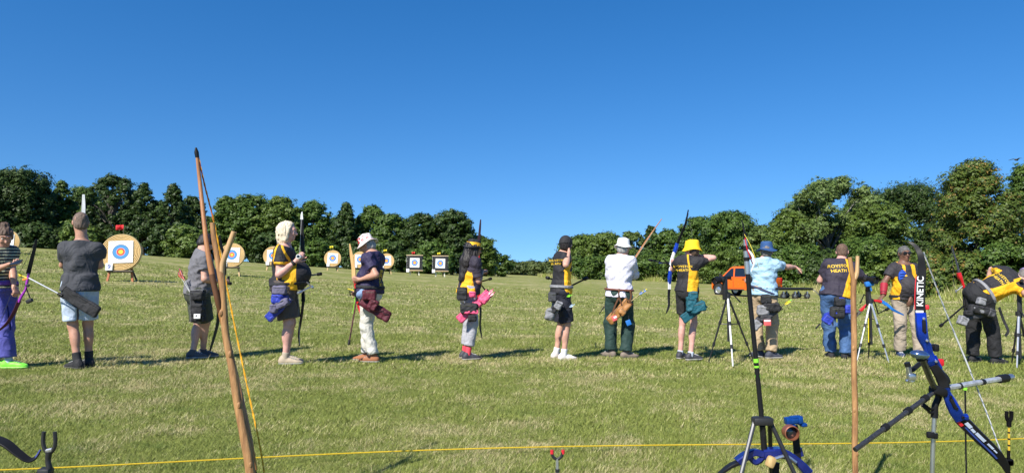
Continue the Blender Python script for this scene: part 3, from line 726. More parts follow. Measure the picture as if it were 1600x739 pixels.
def tree(name, x, y, H, Rw, kind, label, seed, n=14000, ls=.30, shape='round', cat='tree', bark=None, low=.06, group=None, gap=0., trunk=True):
    r = np.random.RandomState(seed); z = gz(x, y) - .1; bs = V3(x, y, z); root = thing(name, bs, label, cat, group); H = H * .965
    # lobes fill the crown's envelope
    nl = {'round': 70, 'cone': 80, 'airy': 60, 'dome': 80, 'shrub': 30, 'column': 75}[shape]; lob = []
    for i in range(nl):
        t = (i + r.uniform(.1, .9)) / nl; zz = low + (1 - low) * t
        if shape == 'cone': env = (1 - t) ** .85 * 1.0 + .04
        elif shape == 'column': env = math.sqrt(max(.05, 1 - abs(2 * t - .95) ** 2.6)) * (1 - .3 * t)
        elif shape == 'dome': env = .9 if t < .55 else math.sqrt(max(.03, 1 - ((t - .55) / .48) ** 2)) * .92
        elif shape == 'airy': env = math.sqrt(max(.06, 1 - abs(2 * t - 1.05) ** 2.2))
        else: env = math.sqrt(max(.06, 1 - abs(2 * t - .92) ** 2.4))
        lr = Rw * r.uniform(.15, .31) * {'cone': .78 - .48 * t, 'airy': .72, 'shrub': 1.2}.get(shape, 1.)
        rad = max(0, Rw * env - lr * .55) * math.sqrt(r.uniform(.15, 1)); a = i * 2.39996 + r.uniform(-.5, .5)
        lob.append((V3(rad * math.cos(a), rad * math.sin(a), min(zz * H, H - lr * .55)), lr))
    lob.append((V3(r.uniform(-.1, .1) * Rw, 0, H - Rw * .2), Rw * .22 if shape != 'cone' else Rw * .12))
    C = np.array([l[0] for l in lob]); LR = np.array([l[1] for l in lob]); pr = LR ** 2 / (LR ** 2).sum()
    # clumps on the lobes, then leaves on the clumps
    nc = max(60, int(n / 15)); li = r.choice(len(lob), nc, p=pr); cd = rand_dirs(r, nc); cd[:, 2] = cd[:, 2] * .85 + .12
    cs = r.uniform(.2, .62, nc) ** 1.15 * LR[li].clip(.5, 1.4)
    cc = C[li] + cd * (LR[li] * r.uniform(.45, 1.12, nc) * (1 + .3 * (r.rand(nc) < .14)))[:, None] * np.array([1, 1, .82])
    ctint = r.normal(.42, .16, nc) + .10 * (cc[:, 2] / H - .5)
    if gap: keep = r.rand(nc) > gap; cc, cs, cd, ctint = cc[keep], cs[keep], cd[keep], ctint[keep]; nc = len(cc)
    k = r.randint(0, nc, n); d = rand_dirs(r, n); d[:, 2] *= .5
    p = cc[k] + d * (cs[k] * np.cbrt(r.uniform(.05, 1, n)) * np.where(r.rand(n) < .25, 1.9, .9))[:, None]
    nn = cd[k] * .75 + d * .55 + rand_dirs(r, n) * .45 + np.array([0, 0, .45]); nn /= np.linalg.norm(nn, axis=1)[:, None]
    u = np.cross(nn, rand_dirs(r, n)); u /= np.linalg.norm(u, axis=1)[:, None]; v = np.cross(nn, u); s = (ls * r.uniform(.55, 1.25, n))[:, None]
    T = np.stack([p + u * s * .62, p - u * s * .38 + v * s * .34, p - u * s * .38 - v * s * .34], 1).reshape(-1, 3)
    tint = np.clip(ctint[k] + r.normal(0, .16, n), 0, 1).repeat(3)
    if kind == 'gold': tint = np.where((ctint[k] > .52).repeat(3) & (r.rand(n) < .4).repeat(3), np.clip(tint + .35, 0, 1), tint * .85)
    T[:, 2] = np.maximum(T[:, 2], .05)
    mesh_obj('crown', T + bs, np.arange(len(T)).reshape(-1, 3), LEAF[kind], root, smooth=False, attrs={'tint': tint})
    if trunk:
        mb = MB(); th = H * (.74 if shape != 'shrub' else .4); bend = r.uniform(-.05, .05, 4) * H
        ax = spline([V3(0, 0, -.2), V3(bend[0] * .3, bend[1] * .3, th * .35), V3(bend[0], bend[1], th * .7), V3(bend[2], bend[3], th)], 4) + bs
        r0 = H * .022; mb.tube(ax, [r0 * 1.5, r0, r0 * .8, r0 * .55, r0 * .2], 8)
        for q in r.choice(len(lob), min(len(lob), 9 if shape != 'airy' else 22), replace=False):
            e = C[q] + bs; h0 = (C[q][2] * .45 + .08 * H) / th; j = min(len(ax) - 2, int(h0 * (len(ax) - 1))); s0 = ax[j]; m1 = s0 * .5 + e * .5 + V3(*r.uniform(-.04, .04, 3)) * H + UP * .02 * H
            mb.tube(spline([s0, m1, e], 4), [r0 * .55, r0 * .32, r0 * .1], 5)
            if shape == 'airy':
                for _ in range(4): mb.tube([m1 * .4 + e * .6, e + rand_dirs(r, 1)[0] * LR[q] * 1.5], [r0 * .16, r0 * .04], 4)
        mb.build('trunk', bark or BARK, root)
    return root
def tree_at(px, top, hw, d, kind, label, seed, name='broadleaf_tree', **kw):
    q = P(px, 420, d); zt = P(px, top, d)[2]; z0 = gz(q[0], d); return tree(name, q[0], d, zt - z0 + .1, hw * 1.22 * d / F, kind, label, seed, **kw)
WOOD = 'trees of the wood beyond the targets'; HEDGE = 'low far trees in the middle of the horizon'
# px, top row, half width px, depth, leaf, shape, label
for i, (px, top, hw, d, kd, shp, lb, *nm) in enumerate([
    (-110, 268, 60, 80, 'dark', 'round', 'first dark tree of the wood, beyond the left edge'),
    (-190, 276, 60, 82, 'dark', 'dome', 'second dark tree of the wood, further beyond the left edge'),
    (1690, 268, 52, 46, 'mid', 'round', 'leafy tree beyond the right edge behind the tripod'),
    (-35, 262, 60, 78, 'dark', 'round', 'tall dark tree at the left edge behind the woman in stripes'),
    (28, 264, 46, 80, 'dark', 'dome', 'broad dark tree rising above the bun of the woman in stripes'),
    (92, 279, 36, 84, 'mid', 'cone', 'dark conifer left of the white bow tip, slightly pointed', 'conifer_tree'),
    (128, 292, 34, 92, 'mid', 'round', 'paler tree behind the head of the man in charcoal shirt'),
    (174, 272, 38, 84, 'dark', 'airy', 'ragged pine with open flat top behind the red flag', 'pine_tree'),
    (222, 283, 40, 82, 'dark', 'cone', 'dark conifer just right of the straw target numbered nine', 'conifer_tree'),
    (268, 284, 40, 82, 'dark', 'cone', 'dark tapering conifer left of the longbow in the foreground', 'conifer_tree'),
    (298, 305, 24, 88, 'dark', 'column', 'narrow dark tree beside the sky gap behind the longbow'),
    (352, 305, 26, 84, 'mid', 'column', 'upright tree just right of the sky gap behind the forked stake'),
    (392, 304, 34, 84, 'mid', 'dome', 'rounded green tree behind the second straw target'),
    (436, 307, 34, 82, 'olive', 'round', 'yellowish tree above the head of the blonde archer'),
    (487, 313, 32, 84, 'mid', 'round', 'round tree between the blonde archer and man in patterned hat'),
    (540, 314, 36, 83, 'dark', 'cone', 'dark peaked tree left of the pink patterned hat', 'conifer_tree'),
    (580, 320, 28, 86, 'mid', 'round', 'tree right above the pink and white patterned hat'),
    (612, 334, 28, 80, 'mid', 'dome', 'green tree behind the straw target hidden by the navy shirt'),
    (655, 334, 32, 78, 'dark', 'dome', 'dark tree behind the left black square target'),
    (706, 329, 36, 78, 'dark', 'dome', 'dark rounded tree behind the right black square target'),
    (748, 368, 26, 80, 'olive', 'round', 'small pale tree behind the archer with the yellow hat band'),
    (778, 398, 20, 88, 'mid', 'shrub', 'last low bush at the right end of the wood'),
    (875, 402, 26, 120, 'far', 'shrub', 'rounded far tree left of the archer in black cap'),
    (912, 368, 36, 112, 'olive', 'round', 'green tree between the black cap and the white hat'),
    (950, 364, 34, 108, 'olive', 'dome', 'leafy tree just behind the white bucket hat'),
    (988, 361, 26, 118, 'grey', 'airy', 'thin greyish tree behind the raised tip of the wooden bow'),
    (1018, 350, 28, 100, 'dark', 'cone', 'pointed dark conifer left of the blue recurve bow', 'conifer_tree'),
    (1046, 358, 24, 98, 'mid', 'round', 'green tree directly behind the yellow hat'),
    (1092, 338, 36, 88, 'mid', 'round', 'round tree right above the yellow bucket hat'),
    (1142, 330, 46, 80, 'mid', 'dome', 'large spreading tree behind the tall black stabilizer tip'),
    (1188, 352, 28, 74, 'grey', 'round', 'pale tree just above the blue bucket hat'),
    (1232, 328, 40, 62, 'olive', 'round', 'light green tree right of the blue bucket hat'),
    (1296, 279, 68, 62, 'grey', 'airy', 'tall thin crowned tree with bare grey branches against the sky'),
    (1262, 312, 44, 66, 'olive', 'round', 'light green tree filling in beneath the tall thin crowned tree'),
    (1345, 306, 44, 68, 'mid', 'round', 'green tree between the thin crowned tree and the dark flat topped tree'),
    (1372, 318, 46, 58, 'olive', 'dome', 'leafy tree above the man in sunglasses'),
    (1425, 287, 62, 66, 'dark', 'dome', 'big dark flat topped tree left of the autumn tinted maple'),
    (1528, 247, 64, 44, 'gold', 'column', 'tallest green tree with autumn tints, behind the bending archer'),
    (1612, 252, 44, 46, 'mid', 'column', 'tall tree at the right edge of the photograph'),
    (1452, 395, 44, 43, 'gold', 'round', 'low tree with yellowing leaves right of the man in sunglasses'),
]):
    n = int(17000 + 16 * hw * hw * .85); n = min(n, 80000); big = d < 70
    if shp == 'airy': n = int(n * .95)
    if shp == 'shrub': n = 6000
    tree_at(px, top, hw, d, kd, lb, 50 + i, nm[0] if nm else 'broadleaf_tree', n=n, ls=(.165 if d < 50 else .20 if d < 70 else .26 if d < 95 else .36), shape=shp,
            bark=BARKG if kd == 'grey' else BARK, gap=.18 if shp == 'airy' else .06, group=WOOD if px < 790 else None, low=.04 if px > 790 else .10)
# the back of the wood and the bushes at its feet
r_ = np.random.RandomState(8)
DEEP = ['dark tree deep in the wood, glimpsed ' + w for w in ('at the left edge above the bun', 'just right of the bun', 'left of the white bow tip', 'above the head of the man in charcoal', 'left of the red flag', 'above the nearest straw target', 'right of the nearest straw target',
 'left of the wooden longbow', 'in the notch of sky behind the longbow', 'above the forked wooden stake', 'right of the forked stake', 'left of the blonde hair', 'above the white bow tip by the blonde archer', 'left of the yellow flag', 'above the wooden recurve limb', 'right of the pink patterned hat', 'above the left black target', 'above the right black target', 'at the right end of the wood')]
for i in range(19):
    px = 5 + i * 40; top = float(np.interp(px, [0, 30, 80, 170, 300, 322, 340, 600, 740], [278, 280, 300, 292, 312, 335, 318, 338, 350])) + r_.uniform(2, 12)
    tree_at(px, top, 26, 97 + r_.uniform(0, 6), 'dark' if i % 3 else 'mid', DEEP[i], 200 + i, n=7000, ls=.46, group='trees deep in the wood', low=.03)
for i, (px, top, hw, d, kd, lb) in enumerate([
    (60, 352, 40, 76, 'dark', 'dark bush at the foot of the wood left of the charcoal shirt'), (122, 344, 24, 75, 'olive', 'bright bush at the foot of the wood beside the charcoal shirt'),
    (250, 352, 22, 78, 'dark', 'dark bush at the foot of the wood right of the numbered target'), (288, 352, 26, 76, 'olive', 'bright green bush left of the bent man in grey shirt'),
    (420, 365, 26, 78, 'dark', 'dark bush left of the blonde archer by the wood'), (500, 375, 28, 77, 'mid', 'bush behind the straw target with the yellow flag'), (560, 378, 26, 77, 'dark', 'bush at the foot of the wood behind the wooden recurve limb'),
    (680, 378, 30, 74, 'mid', 'bush behind the two black square targets'), (620, 376, 24, 75, 'dark', 'bush right of the man in the navy shirt by the wood'),
    (800, 408, 18, 135, 'far', 'low bluish bush on the horizon, first right of the wood'), (825, 409, 20, 140, 'far', 'low bush in the middle of the horizon gap'), (850, 411, 20, 130, 'far', 'low bush on the horizon left of the black cap'),
    (935, 402, 40, 96, 'mid', 'hedge bush between the black cap and the white hat'), (1010, 398, 40, 92, 'mid', 'hedge bush behind the hand holding the wooden bow'), (1075, 392, 36, 80, 'mid', 'hedge bush behind the shoulders of the yellow hatted archer'),
    (1125, 392, 34, 68, 'olive', 'hedge bush just left of the orange pickup'), (1180, 390, 36, 66, 'mid', 'hedge bush behind the orange pickup'), (1240, 385, 44, 56, 'mid', 'hedge bush behind the outstretched arm'),
    (1290, 395, 36, 54, 'dark', 'dark hedge bush left of the big archer in jeans'), (1352, 372, 44, 52, 'mid', 'green hedge bush behind the spotting scope of the big archer'), (1400, 385, 40, 49, 'olive', 'hedge bush directly behind the man in sunglasses'),
    (1500, 398, 44, 41, 'gold', 'hedge bush left of the bending archer'), (1570, 380, 44, 40, 'mid', 'hedge bush behind the bending archer'), (1625, 390, 40, 40, 'mid', 'hedge bush at the right edge of the photograph')]):
    tree_at(px, top, hw, d, kd, lb, 300 + i, 'bush', n=14000 if d > 60 else 26000, ls=.32 if d > 70 else .20, shape='shrub', cat='bush', low=.0, trunk=False)
# long dry grass along the foot of the hedge
def rough_grass():
    r = np.random.RandomState(5); n = 60000; px = r.uniform(840, 1680, n); t = np.interp(px, [840, 1000, 1130, 1250, 1400, 1500, 1680], [112, 92, 66, 54, 47, 39, 37]) + r.normal(0, .8, n)
    x = (px - 800) / F * t; z = hgt(x, t); H = r.gamma(3, .10, n) + .08; a = r.uniform(0, 6.28, n); w = .05
    b = np.c_[x, t, z]; wd = np.c_[np.cos(a), np.sin(a), 0 * a] * w / 2; tip = b + np.c_[np.cos(a * 3) * H * .4, np.sin(a * 3) * H * .4, H]
    V = np.stack([b - wd, b + wd, tip], 1).reshape(-1, 3)
    o = mesh_obj('rough_grass', V, np.arange(3 * n).reshape(-1, 3), GB, smooth=False, attrs={'tint': np.clip(r.normal(.62, .2, n), 0, 1).repeat(3)}); tag(o, 'long dry grass along the foot of the hedge', None, None, 'stuff')
rough_grass()

# ------------------------------------------------------------------ targets
STRAW = wood('straw', (.50, .33, .13), (.74, .54, .26), .8, 6, (6, 6, 6), .5); PAPER = None
def face_mat():
    m = bpy.data.materials.new('target_paper'); m.use_nodes = True; nt = m.node_tree; b = nt.nodes['Principled BSDF']; b.inputs['Roughness'].default_value = .6
    tc = nt.nodes.new("ShaderNodeTexCoord"); sp = nt.nodes.new("ShaderNodeSeparateXYZ"); nt.links.new(tc.outputs['Object'], sp.inputs[0])
    cb = nt.nodes.new("ShaderNodeCombineXYZ"); nt.links.new(sp.outputs[0], cb.inputs[0]); nt.links.new(sp.outputs[2], cb.inputs[2])
    ln = nt.nodes.new("ShaderNodeVectorMath"); ln.operation = 'LENGTH'; nt.links.new(cb.outputs[0], ln.inputs[0])
    cr = nt.nodes.new("ShaderNodeValToRGB"); cr.color_ramp.interpolation = 'CONSTANT'; e = cr.color_ramp.elements
    e[0].position = 0; e[0].color = (.80, .56, .03, 1); e[1].position = .094; e[1].color = (.62, .045, .03, 1)
    for p, c in ((.165, (.6, .5, .45)), (.18, (.05, .25, .55)), (.243, (.04, .2, .48)), (.248, (.05, .25, .55)), (.315, (.12, .13, .15)), (.336, (.80, .80, .78))):
        q = e.new(p); q.color = (*c, 1)
    nt.links.new(ln.outputs['Value'], cr.inputs[0]); nt.links.new(cr.outputs[0], b.inputs['Base Color']); return m
FACE = face_mat(); WHITEP = M('white_card', (.78, .78, .76), .6, bump=0, var=.03); BLUEINK = M('blue_ink', (.05, .10, .32), .6, bump=0)
LEGR = wood('stained_leg', (.30, .09, .035), (.45, .16, .06), .7); LEGP = wood('pine_leg', (.42, .28, .13), (.6, .43, .22), .7); LEGD = wood('dark_leg', (.06, .05, .035), (.12, .09, .06), .7); LEGW = M('white_leg', (.6, .58, .52), .7)
REDC = M('red_cloth', (.62, .02, .025), .7); YELC = M('yellow_cloth', (.75, .62, .03), .7); FOAM = M('black_foam', (.03, .03, .032), .9, var=.25); PINE = wood('pine_batten', (.45, .33, .18), (.62, .48, .28), .7)
def target(px, cy, dia, d, label, legm, flag=None, num=None, square=False, yaw=0., card=True, boss=1.25):
    """stands on the ground below the boss centre (px, cy)"""
    c = P(px, cy, d); b = V3(c[0], c[1] + .15, gz(c[0], c[1])); root = thing('archery_target', b, label, 'archery target', 'archery targets across the field')
    tl = R(9); nrm_ = nrm(V3(math.sin(R(yaw)) * -1 * math.cos(tl), -math.cos(R(yaw)) * math.cos(tl), math.sin(tl))); u = nrm(np.cross(nrm_, UP)) * -1; v = np.cross(u, -nrm_) ; v = v if v[2] > 0 else -v
    u = nrm(np.cross(v, nrm_)); rad = dia * d / F / 2
    mb = MB()
    if not square:
        n = 13; prof = [(.001, .075)]
        for i in range(n): r0, r1 = rad * i / n, rad * (i + 1) / n; prof += [(r0 + (r1 - r0) * .2, .082), (r0 + (r1 - r0) * .5, .092), (r0 + (r1 - r0) * .8, .082), (r1, .07)]
        prof += [(rad * 1.01, .03), (rad * 1.01, -.04), (rad * .97, -.075), (.001, -.08)]
        mb.lathe(prof[1:-1] if False else prof, c, [u, v, nrm_], 56); o = mb.build('straw_boss', STRAW, root, sharp=60)
    else:
        nl = 9; o = None
        for i in range(nl):
            lb = MB(); lb.rbox(c + v * (-rad + (i + .5) * 2 * rad / nl), [u, v, nrm_], (rad * (1 - .012 * (i % 2)), rad / nl - .006, .09), .012, 3); q = lb.build('foam_layer', FOAM, root)
            o = o or q
        for s in (-1, 1): lb = MB(); lb.rbox(c + v * s * (rad + .03), [u, v, nrm_], (rad * 1.12, .028, .10), .006, 3); lb.build('clamp_board', PINE, root)
        for s in (-1, 1): lb = MB(); lb.tube([c + u * s * rad * 1.06 - v * rad * 1.05, c + u * s * rad * 1.06 + v * rad * 1.05], .011, 6); lb.build('clamp_rod', M('steel_rod', (.35, .35, .36), .4, .8), root)
    fs = rad * .60 if not square else rad * .64
    fc = c + nrm_ * .105 + v * rad * .02
    # printed paper face: a thin sheet whose own axes carry the ring print
    s = fs / .50; fm = bpy.data.meshes.new('target_face'); bm = bmesh.new(); bmesh.ops.create_cube(bm, size=1); bmesh.ops.scale(bm, vec=(1.0, .008, 1.0), verts=bm.verts); bm.to_mesh(fm); bm.free(); fm.materials.append(FACE)
    fo = bpy.data.objects.new('target_face', fm); COL.objects.link(fo); fo.parent = root; fo.location = tuple(fc - b); fo.scale = (s, s, s)
    Rm = Matrix(np.array([u, -nrm_, v]).T.tolist()); rot = random.Random(int(px)).uniform(-.05, .05); fo.rotation_euler = (Rm @ Matrix.Rotation(rot, 3, 'Y')).to_euler(); BASE[fo.name] = b
    # easel
    g = lambda x, y: gz(x, y) - .03
    top = c + v * rad * .3 - nrm_ * .11
    for sg in (-1, 1):
        f = c + u * sg * rad * .62; f = V3(f[0], f[1] - .05, 0); f[2] = g(f[0], f[1]); lb = MB(); t2 = c + u * sg * rad * .36 - nrm_ * .12 + v * rad * .2
        lb.strip([f, t2], .075, .04, V3(1, 0, 0)); lb.build('leg', legm[0], root)
    f = V3(c[0] + rad * .25, c[1] + .75, 0); f[2] = g(f[0], f[1]); lb = MB(); lb.strip([f, top], .06, .04, V3(1, 0, 0)); lb.build('leg', legm[1], root)
    lb = MB(); lb.strip([c - u * rad * .62 - v * rad * 1.02 + nrm_ * .0, c + u * rad * .62 - v * rad * 1.02 + nrm_ * .0], .05, .2, v); lb.build('ledge', legm[1], root)
    if card:
        cs = rad * .17 if not square else rad * .2; cp = c - v * rad * .80 - u * rad * .5 + nrm_ * .13 if not square else c - v * rad * 1.05 - u * rad * .9 + nrm_ * .13
        lb = MB(); lb.rbox(cp, [u, v, nrm_], (cs, cs * 1.12, .006), .004, 2); ko = lb.build('number_card', WHITEP, root)
        if num: lettering(num, cs * 2.0, cp + nrm_ * .006, u, v, BLUEINK, ko, name='digit')
    if flag:
        pt = c + v * rad * .95 - nrm_ * .06; hp = pt + UP * (rad * .62); lb = MB(); lb.tube([pt, hp], .009, 6); po = lb.build('flag_pole', LEGD, root)
        fl = MB(); w, h = rad * .42, rad * .27; G = np.linspace(0, 1, 7)
        vs = [hp - V3(1, 0, 0) * w * a + UP * (-h * bb - .12 * w * a) + V3(0, 1, 0) * .06 * math.sin(a * 6) for a in G for bb in (0, .5, 1)]
        fl._add(vs, [(i * 3 + j, i * 3 + 3 + j, i * 3 + 4 + j, i * 3 + 1 + j) for i in range(6) for j in range(2)]); fo_ = fl.build('flag', REDC if flag == 'red' else YELC, po); sm = fo_.modifiers.new('thickness', 'SOLIDIFY'); sm.thickness = .004
    return root
target(190, 395, 58, 24, 'nearest straw target, number nine on its card and a red flag above', (LEGR, LEGD), 'red', '9', yaw=-14)
target(363, 399, 38, 36.5, 'straw target beside the forked stake with pale legs', (LEGP, LEGD), None, None, yaw=-10)
target(9, 379, 40, 35, 'straw target half hidden by the woman at the left edge', (LEGP, LEGD), None, None, yaw=-16)
target(427, 400, 30, 45, 'straw target hidden behind the back of the blonde archer', (LEGP, LEGD), None, None, yaw=-8)
target(520, 404, 26, 53, 'straw target with a yellow flag, left of the wooden bow limb', (LEGP, LEGD), 'yellow', None, yaw=-7)
target(563, 406, 26, 54, 'straw target behind the face of the man in patterned hat', (LEGP, LEGD), None, None, yaw=-6)
target(604, 408, 24, 57, 'straw target behind the navy shirt, yellow flag on top', (LEGP, LEGD), 'yellow', None, yaw=-5)
target(648, 411, 23, 58, 'black square foam target with a red flag, the left one of the pair', (LEGW, LEGP), 'red', None, True, yaw=-5)
target(688, 412, 23, 58, 'black square foam target with a yellow flag, the right one of the pair', (LEGW, LEGP), 'yellow', None, True, yaw=-5)
target(735, 412, 23, 58, 'black square foam target hidden behind the long haired archer, red flag', (LEGW, LEGP), 'red', None, True, yaw=-5)

# ------------------------------------------------------------------ orange pickup and flat trolley
ORANGE = M('orange_paint', (.78, .13, .008), .28, var=.03, bump=0, coat=.6); GLASS = M('tinted_glass', (.012, .016, .022), .06, bump=0, spec=.8, var=.05); BLACKP = M('black_plastic', (.02, .02, .021), .5, var=.15); TYRE = M('rubber', (.02, .02, .02), .85); CHROME = M('chrome', (.62, .62, .63), .22, 1., bump=0, var=.05); REDL = M('tail_lens', (.45, .01, .01), .15, bump=0); STEEL = M('steel', (.42, .43, .44), .35, .9, bump=.02); ALU = M('aluminium', (.62, .63, .64), .35, .85, bump=.02)
def pickup():
    q = P(1172, 460, 43.0); g = gz(q[0], q[1]); b = V3(q[0] - .30, q[1], g); root = thing('pickup_truck', b, 'bright orange pickup parked by the hedge, half hidden behind the archer in blue hat', 'pickup truck')
    hd = nrm(V3(-math.sin(R(33)), math.cos(R(33)), 0)); fx = lambda x: 1.15 + (x - 1.15) * .42 if x > 1.15 else (-.86 + (x + .86) * .62 if x < -.86 else x)   # short nose, short bed
    rt = V3(hd[1], -hd[0], 0); W_ = .92
    def ext(poly, half, name, mat, par, off=0., tap=0., zt=0):
        mb = MB(); k = len(poly)
        def pos(p, s): w = half - tap * max(0, (p[1] - 1.05)); return b + hd * fx(p[0]) + UP * p[1] + rt * (off + s * w)
        vs = [pos(p, -1) for p in poly] + [pos(p, 1) for p in poly]
        mb._add(vs, [tuple(range(k)), tuple(range(2 * k - 1, k - 1, -1))] + [(i + k, (i + 1) % k + k, (i + 1) % k, i) for i in range(k)]); o = mb.build(name, mat, par, smooth=True, sharp=35)
        bv = o.modifiers.new('bevel', 'BEVEL'); bv.width = .03; bv.segments = 3; bv.limit_method = 'ANGLE'; return o
    ax_ = lambda cx: (cx - 1.15) / .42 + 1.15 if cx > 1.15 else (cx + .86) / .62 - .86 if cx < -.86 else cx
    arch = lambda cx: [(ax_(cx + .45 * math.cos(a)), .40 + .47 * math.sin(a)) for a in np.linspace(math.pi, 0, 9)]
    low = [(-2.6, .45)] + arch(-1.28) + arch(1.28) + [(2.60, .42), (2.66, .62), (2.55, .98), (2.2, 1.07), (1.05, 1.15), (-.78, 1.15), (-2.6, 1.13)]
    body = ext(low, W_, 'body', ORANGE, root)
    cab = ext([(1.12, 1.12), (.42, 1.74), (.2, 1.80), (-.55, 1.80), (-.78, 1.72), (-.86, 1.12)], W_ - .02, 'cab', ORANGE, root, tap=.2)
    for s in (-1, 1):
        for poly in ([(.88, 1.19), (.36, 1.67), (.18, 1.69), (.14, 1.19)], [(.04, 1.19), (.06, 1.69), (-.52, 1.69), (-.68, 1.62), (-.74, 1.19)]):
            mb = MB(); vs = []
            for e in (0, .02):
                for p in poly: w = W_ - .02 - .2 * max(0, p[1] - 1.05) + .004 + e * 0; vs.append(b + hd * p[0] + UP * p[1] + rt * s * (w + e - .012))
            k = len(poly); mb._add(vs, [tuple(range(k)), tuple(range(k, 2 * k))] + [(i, (i + 1) % k, (i + 1) % k + k, i + k) for i in range(k)]); mb.build('window', GLASS, cab)
        for x0, x1 in ((.98, .10), (.08, -.80)):
            mb = MB(); pts = [(x0, .52), (x0 + .04, 1.14), (x1, 1.14), (x1 + .05, .52)]; pts = pts + [pts[0]]
            mb.tube([b + hd * p[0] + UP * p[1] + rt * s * (W_ + .001) for p in pts], .008, 4); do = mb.build('door_seam', BLACKP, body)
            hb = MB(); hb.rbox(b + hd * (x1 + .16) + UP * 1.03 + rt * s * (W_ + .02), [hd, UP, rt], (.09, .018, .02), .012, 3); hb.build('door_handle', BLACKP, body)
        mb = MB(); mb.rbox(b + hd * .95 + UP * 1.24 + rt * s * (W_ + .12), [hd, UP, rt], (.07, .1, .1), .04, 4); mb.build('wing_mirror', BLACKP, body)
        mb = MB(); mb.rbox(b - hd * 1.939 + UP * .92 + rt * s * (W_ - .09), [hd, UP, rt], (.025, .17, .085), .02, 3); mb.build('tail_light', REDL, body)
        mb = MB(); mb.rbox(b + hd * 1.70 + UP * .86 + rt * s * (W_ - .2), [hd, UP, rt], (.1, .1, .18), .04, 3); mb.build('headlight', CHROME, body)
        mb = MB(); mb.rbox(b + hd * .1 + UP * .42 + rt * s * (W_ - .02), [hd, UP, rt], (.78, .035, .06), .02, 3); mb.build('side_step', BLACKP, root)
        for x in (-1.28, 1.28):
            c = b + hd * x + UP * .385 + rt * s * (W_ - .12); mb = MB(); mb.lathe([(.21, -.11), (.33, -.12), (.385, -.07), (.385, .07), (.33, .12), (.21, .11)], c, [hd, UP, rt], 28, closed=True); wo = mb.build('wheel', TYRE, root, sharp=50)
            mb = MB(); mb.lathe([(.05, .10), (.2, .07), (.215, .11), (.215, -.11), (.05, -.10)], c, [hd, UP, rt * s], 20); mb.build('rim', ALU, wo)
    mb = MB(); mb.prism([(-W_ + .14, 1.19), (W_ - .14, 1.19), (W_ - .25, 1.68), (-W_ + .25, 1.68)], b - hd * .858, rt, UP, hd, .02); mb.build('rear_window', GLASS, cab)
    mb = MB(); mb.prism([(-W_ + .12, 0), (W_ - .12, 0), (W_ - .26, .84), (-W_ + .26, .84)], b + hd * 1.03 + UP * 1.19, rt, nrm(UP * .62 - hd * .7), nrm(np.cross(rt, nrm(UP * .62 - hd * .7))), .02); mb.build('windscreen', GLASS, cab)
    mb = MB(); mb.rbox(b - hd * 1.945 + UP * .85, [hd, UP, rt], (.02, .24, W_ - .2), .015, 3); tg = mb.build('tailgate', ORANGE, root); mb = MB(); mb.rbox(b - hd * 1.961 + UP * .95, [hd, UP, rt], (.015, .035, .12), .01, 3); mb.build('handle', BLACKP, tg)
    mb = MB(); mb.rbox(b - hd * 1.988 + UP * .5, [hd, UP, rt], (.08, .09, W_ - .04), .03, 3); mb.build('bumper', BLACKP, root)
    mb = MB(); mb.rbox(b - hd * 1.964 + UP * .68, [hd, UP, rt], (.012, .055, .26), .004, 2); mb.build('number_plate', M('plate_yellow', (.7, .52, .04), .5, bump=0), root)
    mb = MB(); mb.rbox(b - hd * 1.4 + UP * 1.1, [hd, UP, rt], (.5, .06, W_ - .08), .02, 3); mb.build('bed_cover', BLACKP, root)
pickup()
def trolley():
    a = P(1210, 450, 40.5); c = P(1263, 450, 40.5); g = gz((a[0] + c[0]) / 2, 40.5); b = V3((a[0] + c[0]) / 2, 40.5, g); root = thing('flatbed_trailer', b, 'low black flatbed trailer on small wheels right of the orange pickup', 'trailer'); L = (c[0] - a[0]) / 2; X = V3(1, 0, 0); Y = V3(0, 1, 0); zt = max(.42, a[2] - g)
    for i in range(6): mb = MB(); mb.rbox(b + UP * zt + Y * (-.62 + .25 * i), [X, Y, UP], (L, .118, .025), .008, 2); mb.build('deck_board', BLACKP, root)
    for y in (-.6, .6): mb = MB(); mb.rbox(b + UP * (zt - .07) + Y * y, [X, Y, UP], (L, .03, .04), .008, 2); mb.build('side_rail', BLACKP, root)
    for x in (-.72 * L, -.05 * L, .66 * L):
        mb = MB(); mb.tube([b + X * x - Y * .6 + UP * .17, b + X * x + Y * .6 + UP * .17], .025, 8); mb.build('axle', STEEL, root)
        for y in (-.6, .6):
            o = b + X * x + Y * y + UP * .17; mb = MB(); mb.lathe([(.08, -.06), (.145, -.065), (.17, -.035), (.17, .035), (.145, .065), (.08, .06)], o, [X, UP, Y], 20, closed=True); w = mb.build('wheel', TYRE, root, sharp=50); mb = MB(); mb.lathe([(.03, .055), (.085, .045), (.085, -.045), (.03, -.055)], o, [X, UP, Y], 14); mb.build('rim', STEEL, w)
            mb = MB(); mb.rbox(o + UP * .13, [X, Y, UP], (.03, .1, .12), .008, 2); mb.build('wheel_bracket', STEEL, root)
    mb = MB(); mb.tube(spline([b + X * L + UP * (zt - .06), b + X * (L + .35) + UP * (zt - .14), b + X * (L + .7) + UP * .06], 4), .022, 6); mb.build('drawbar', STEEL, root)
trolley()
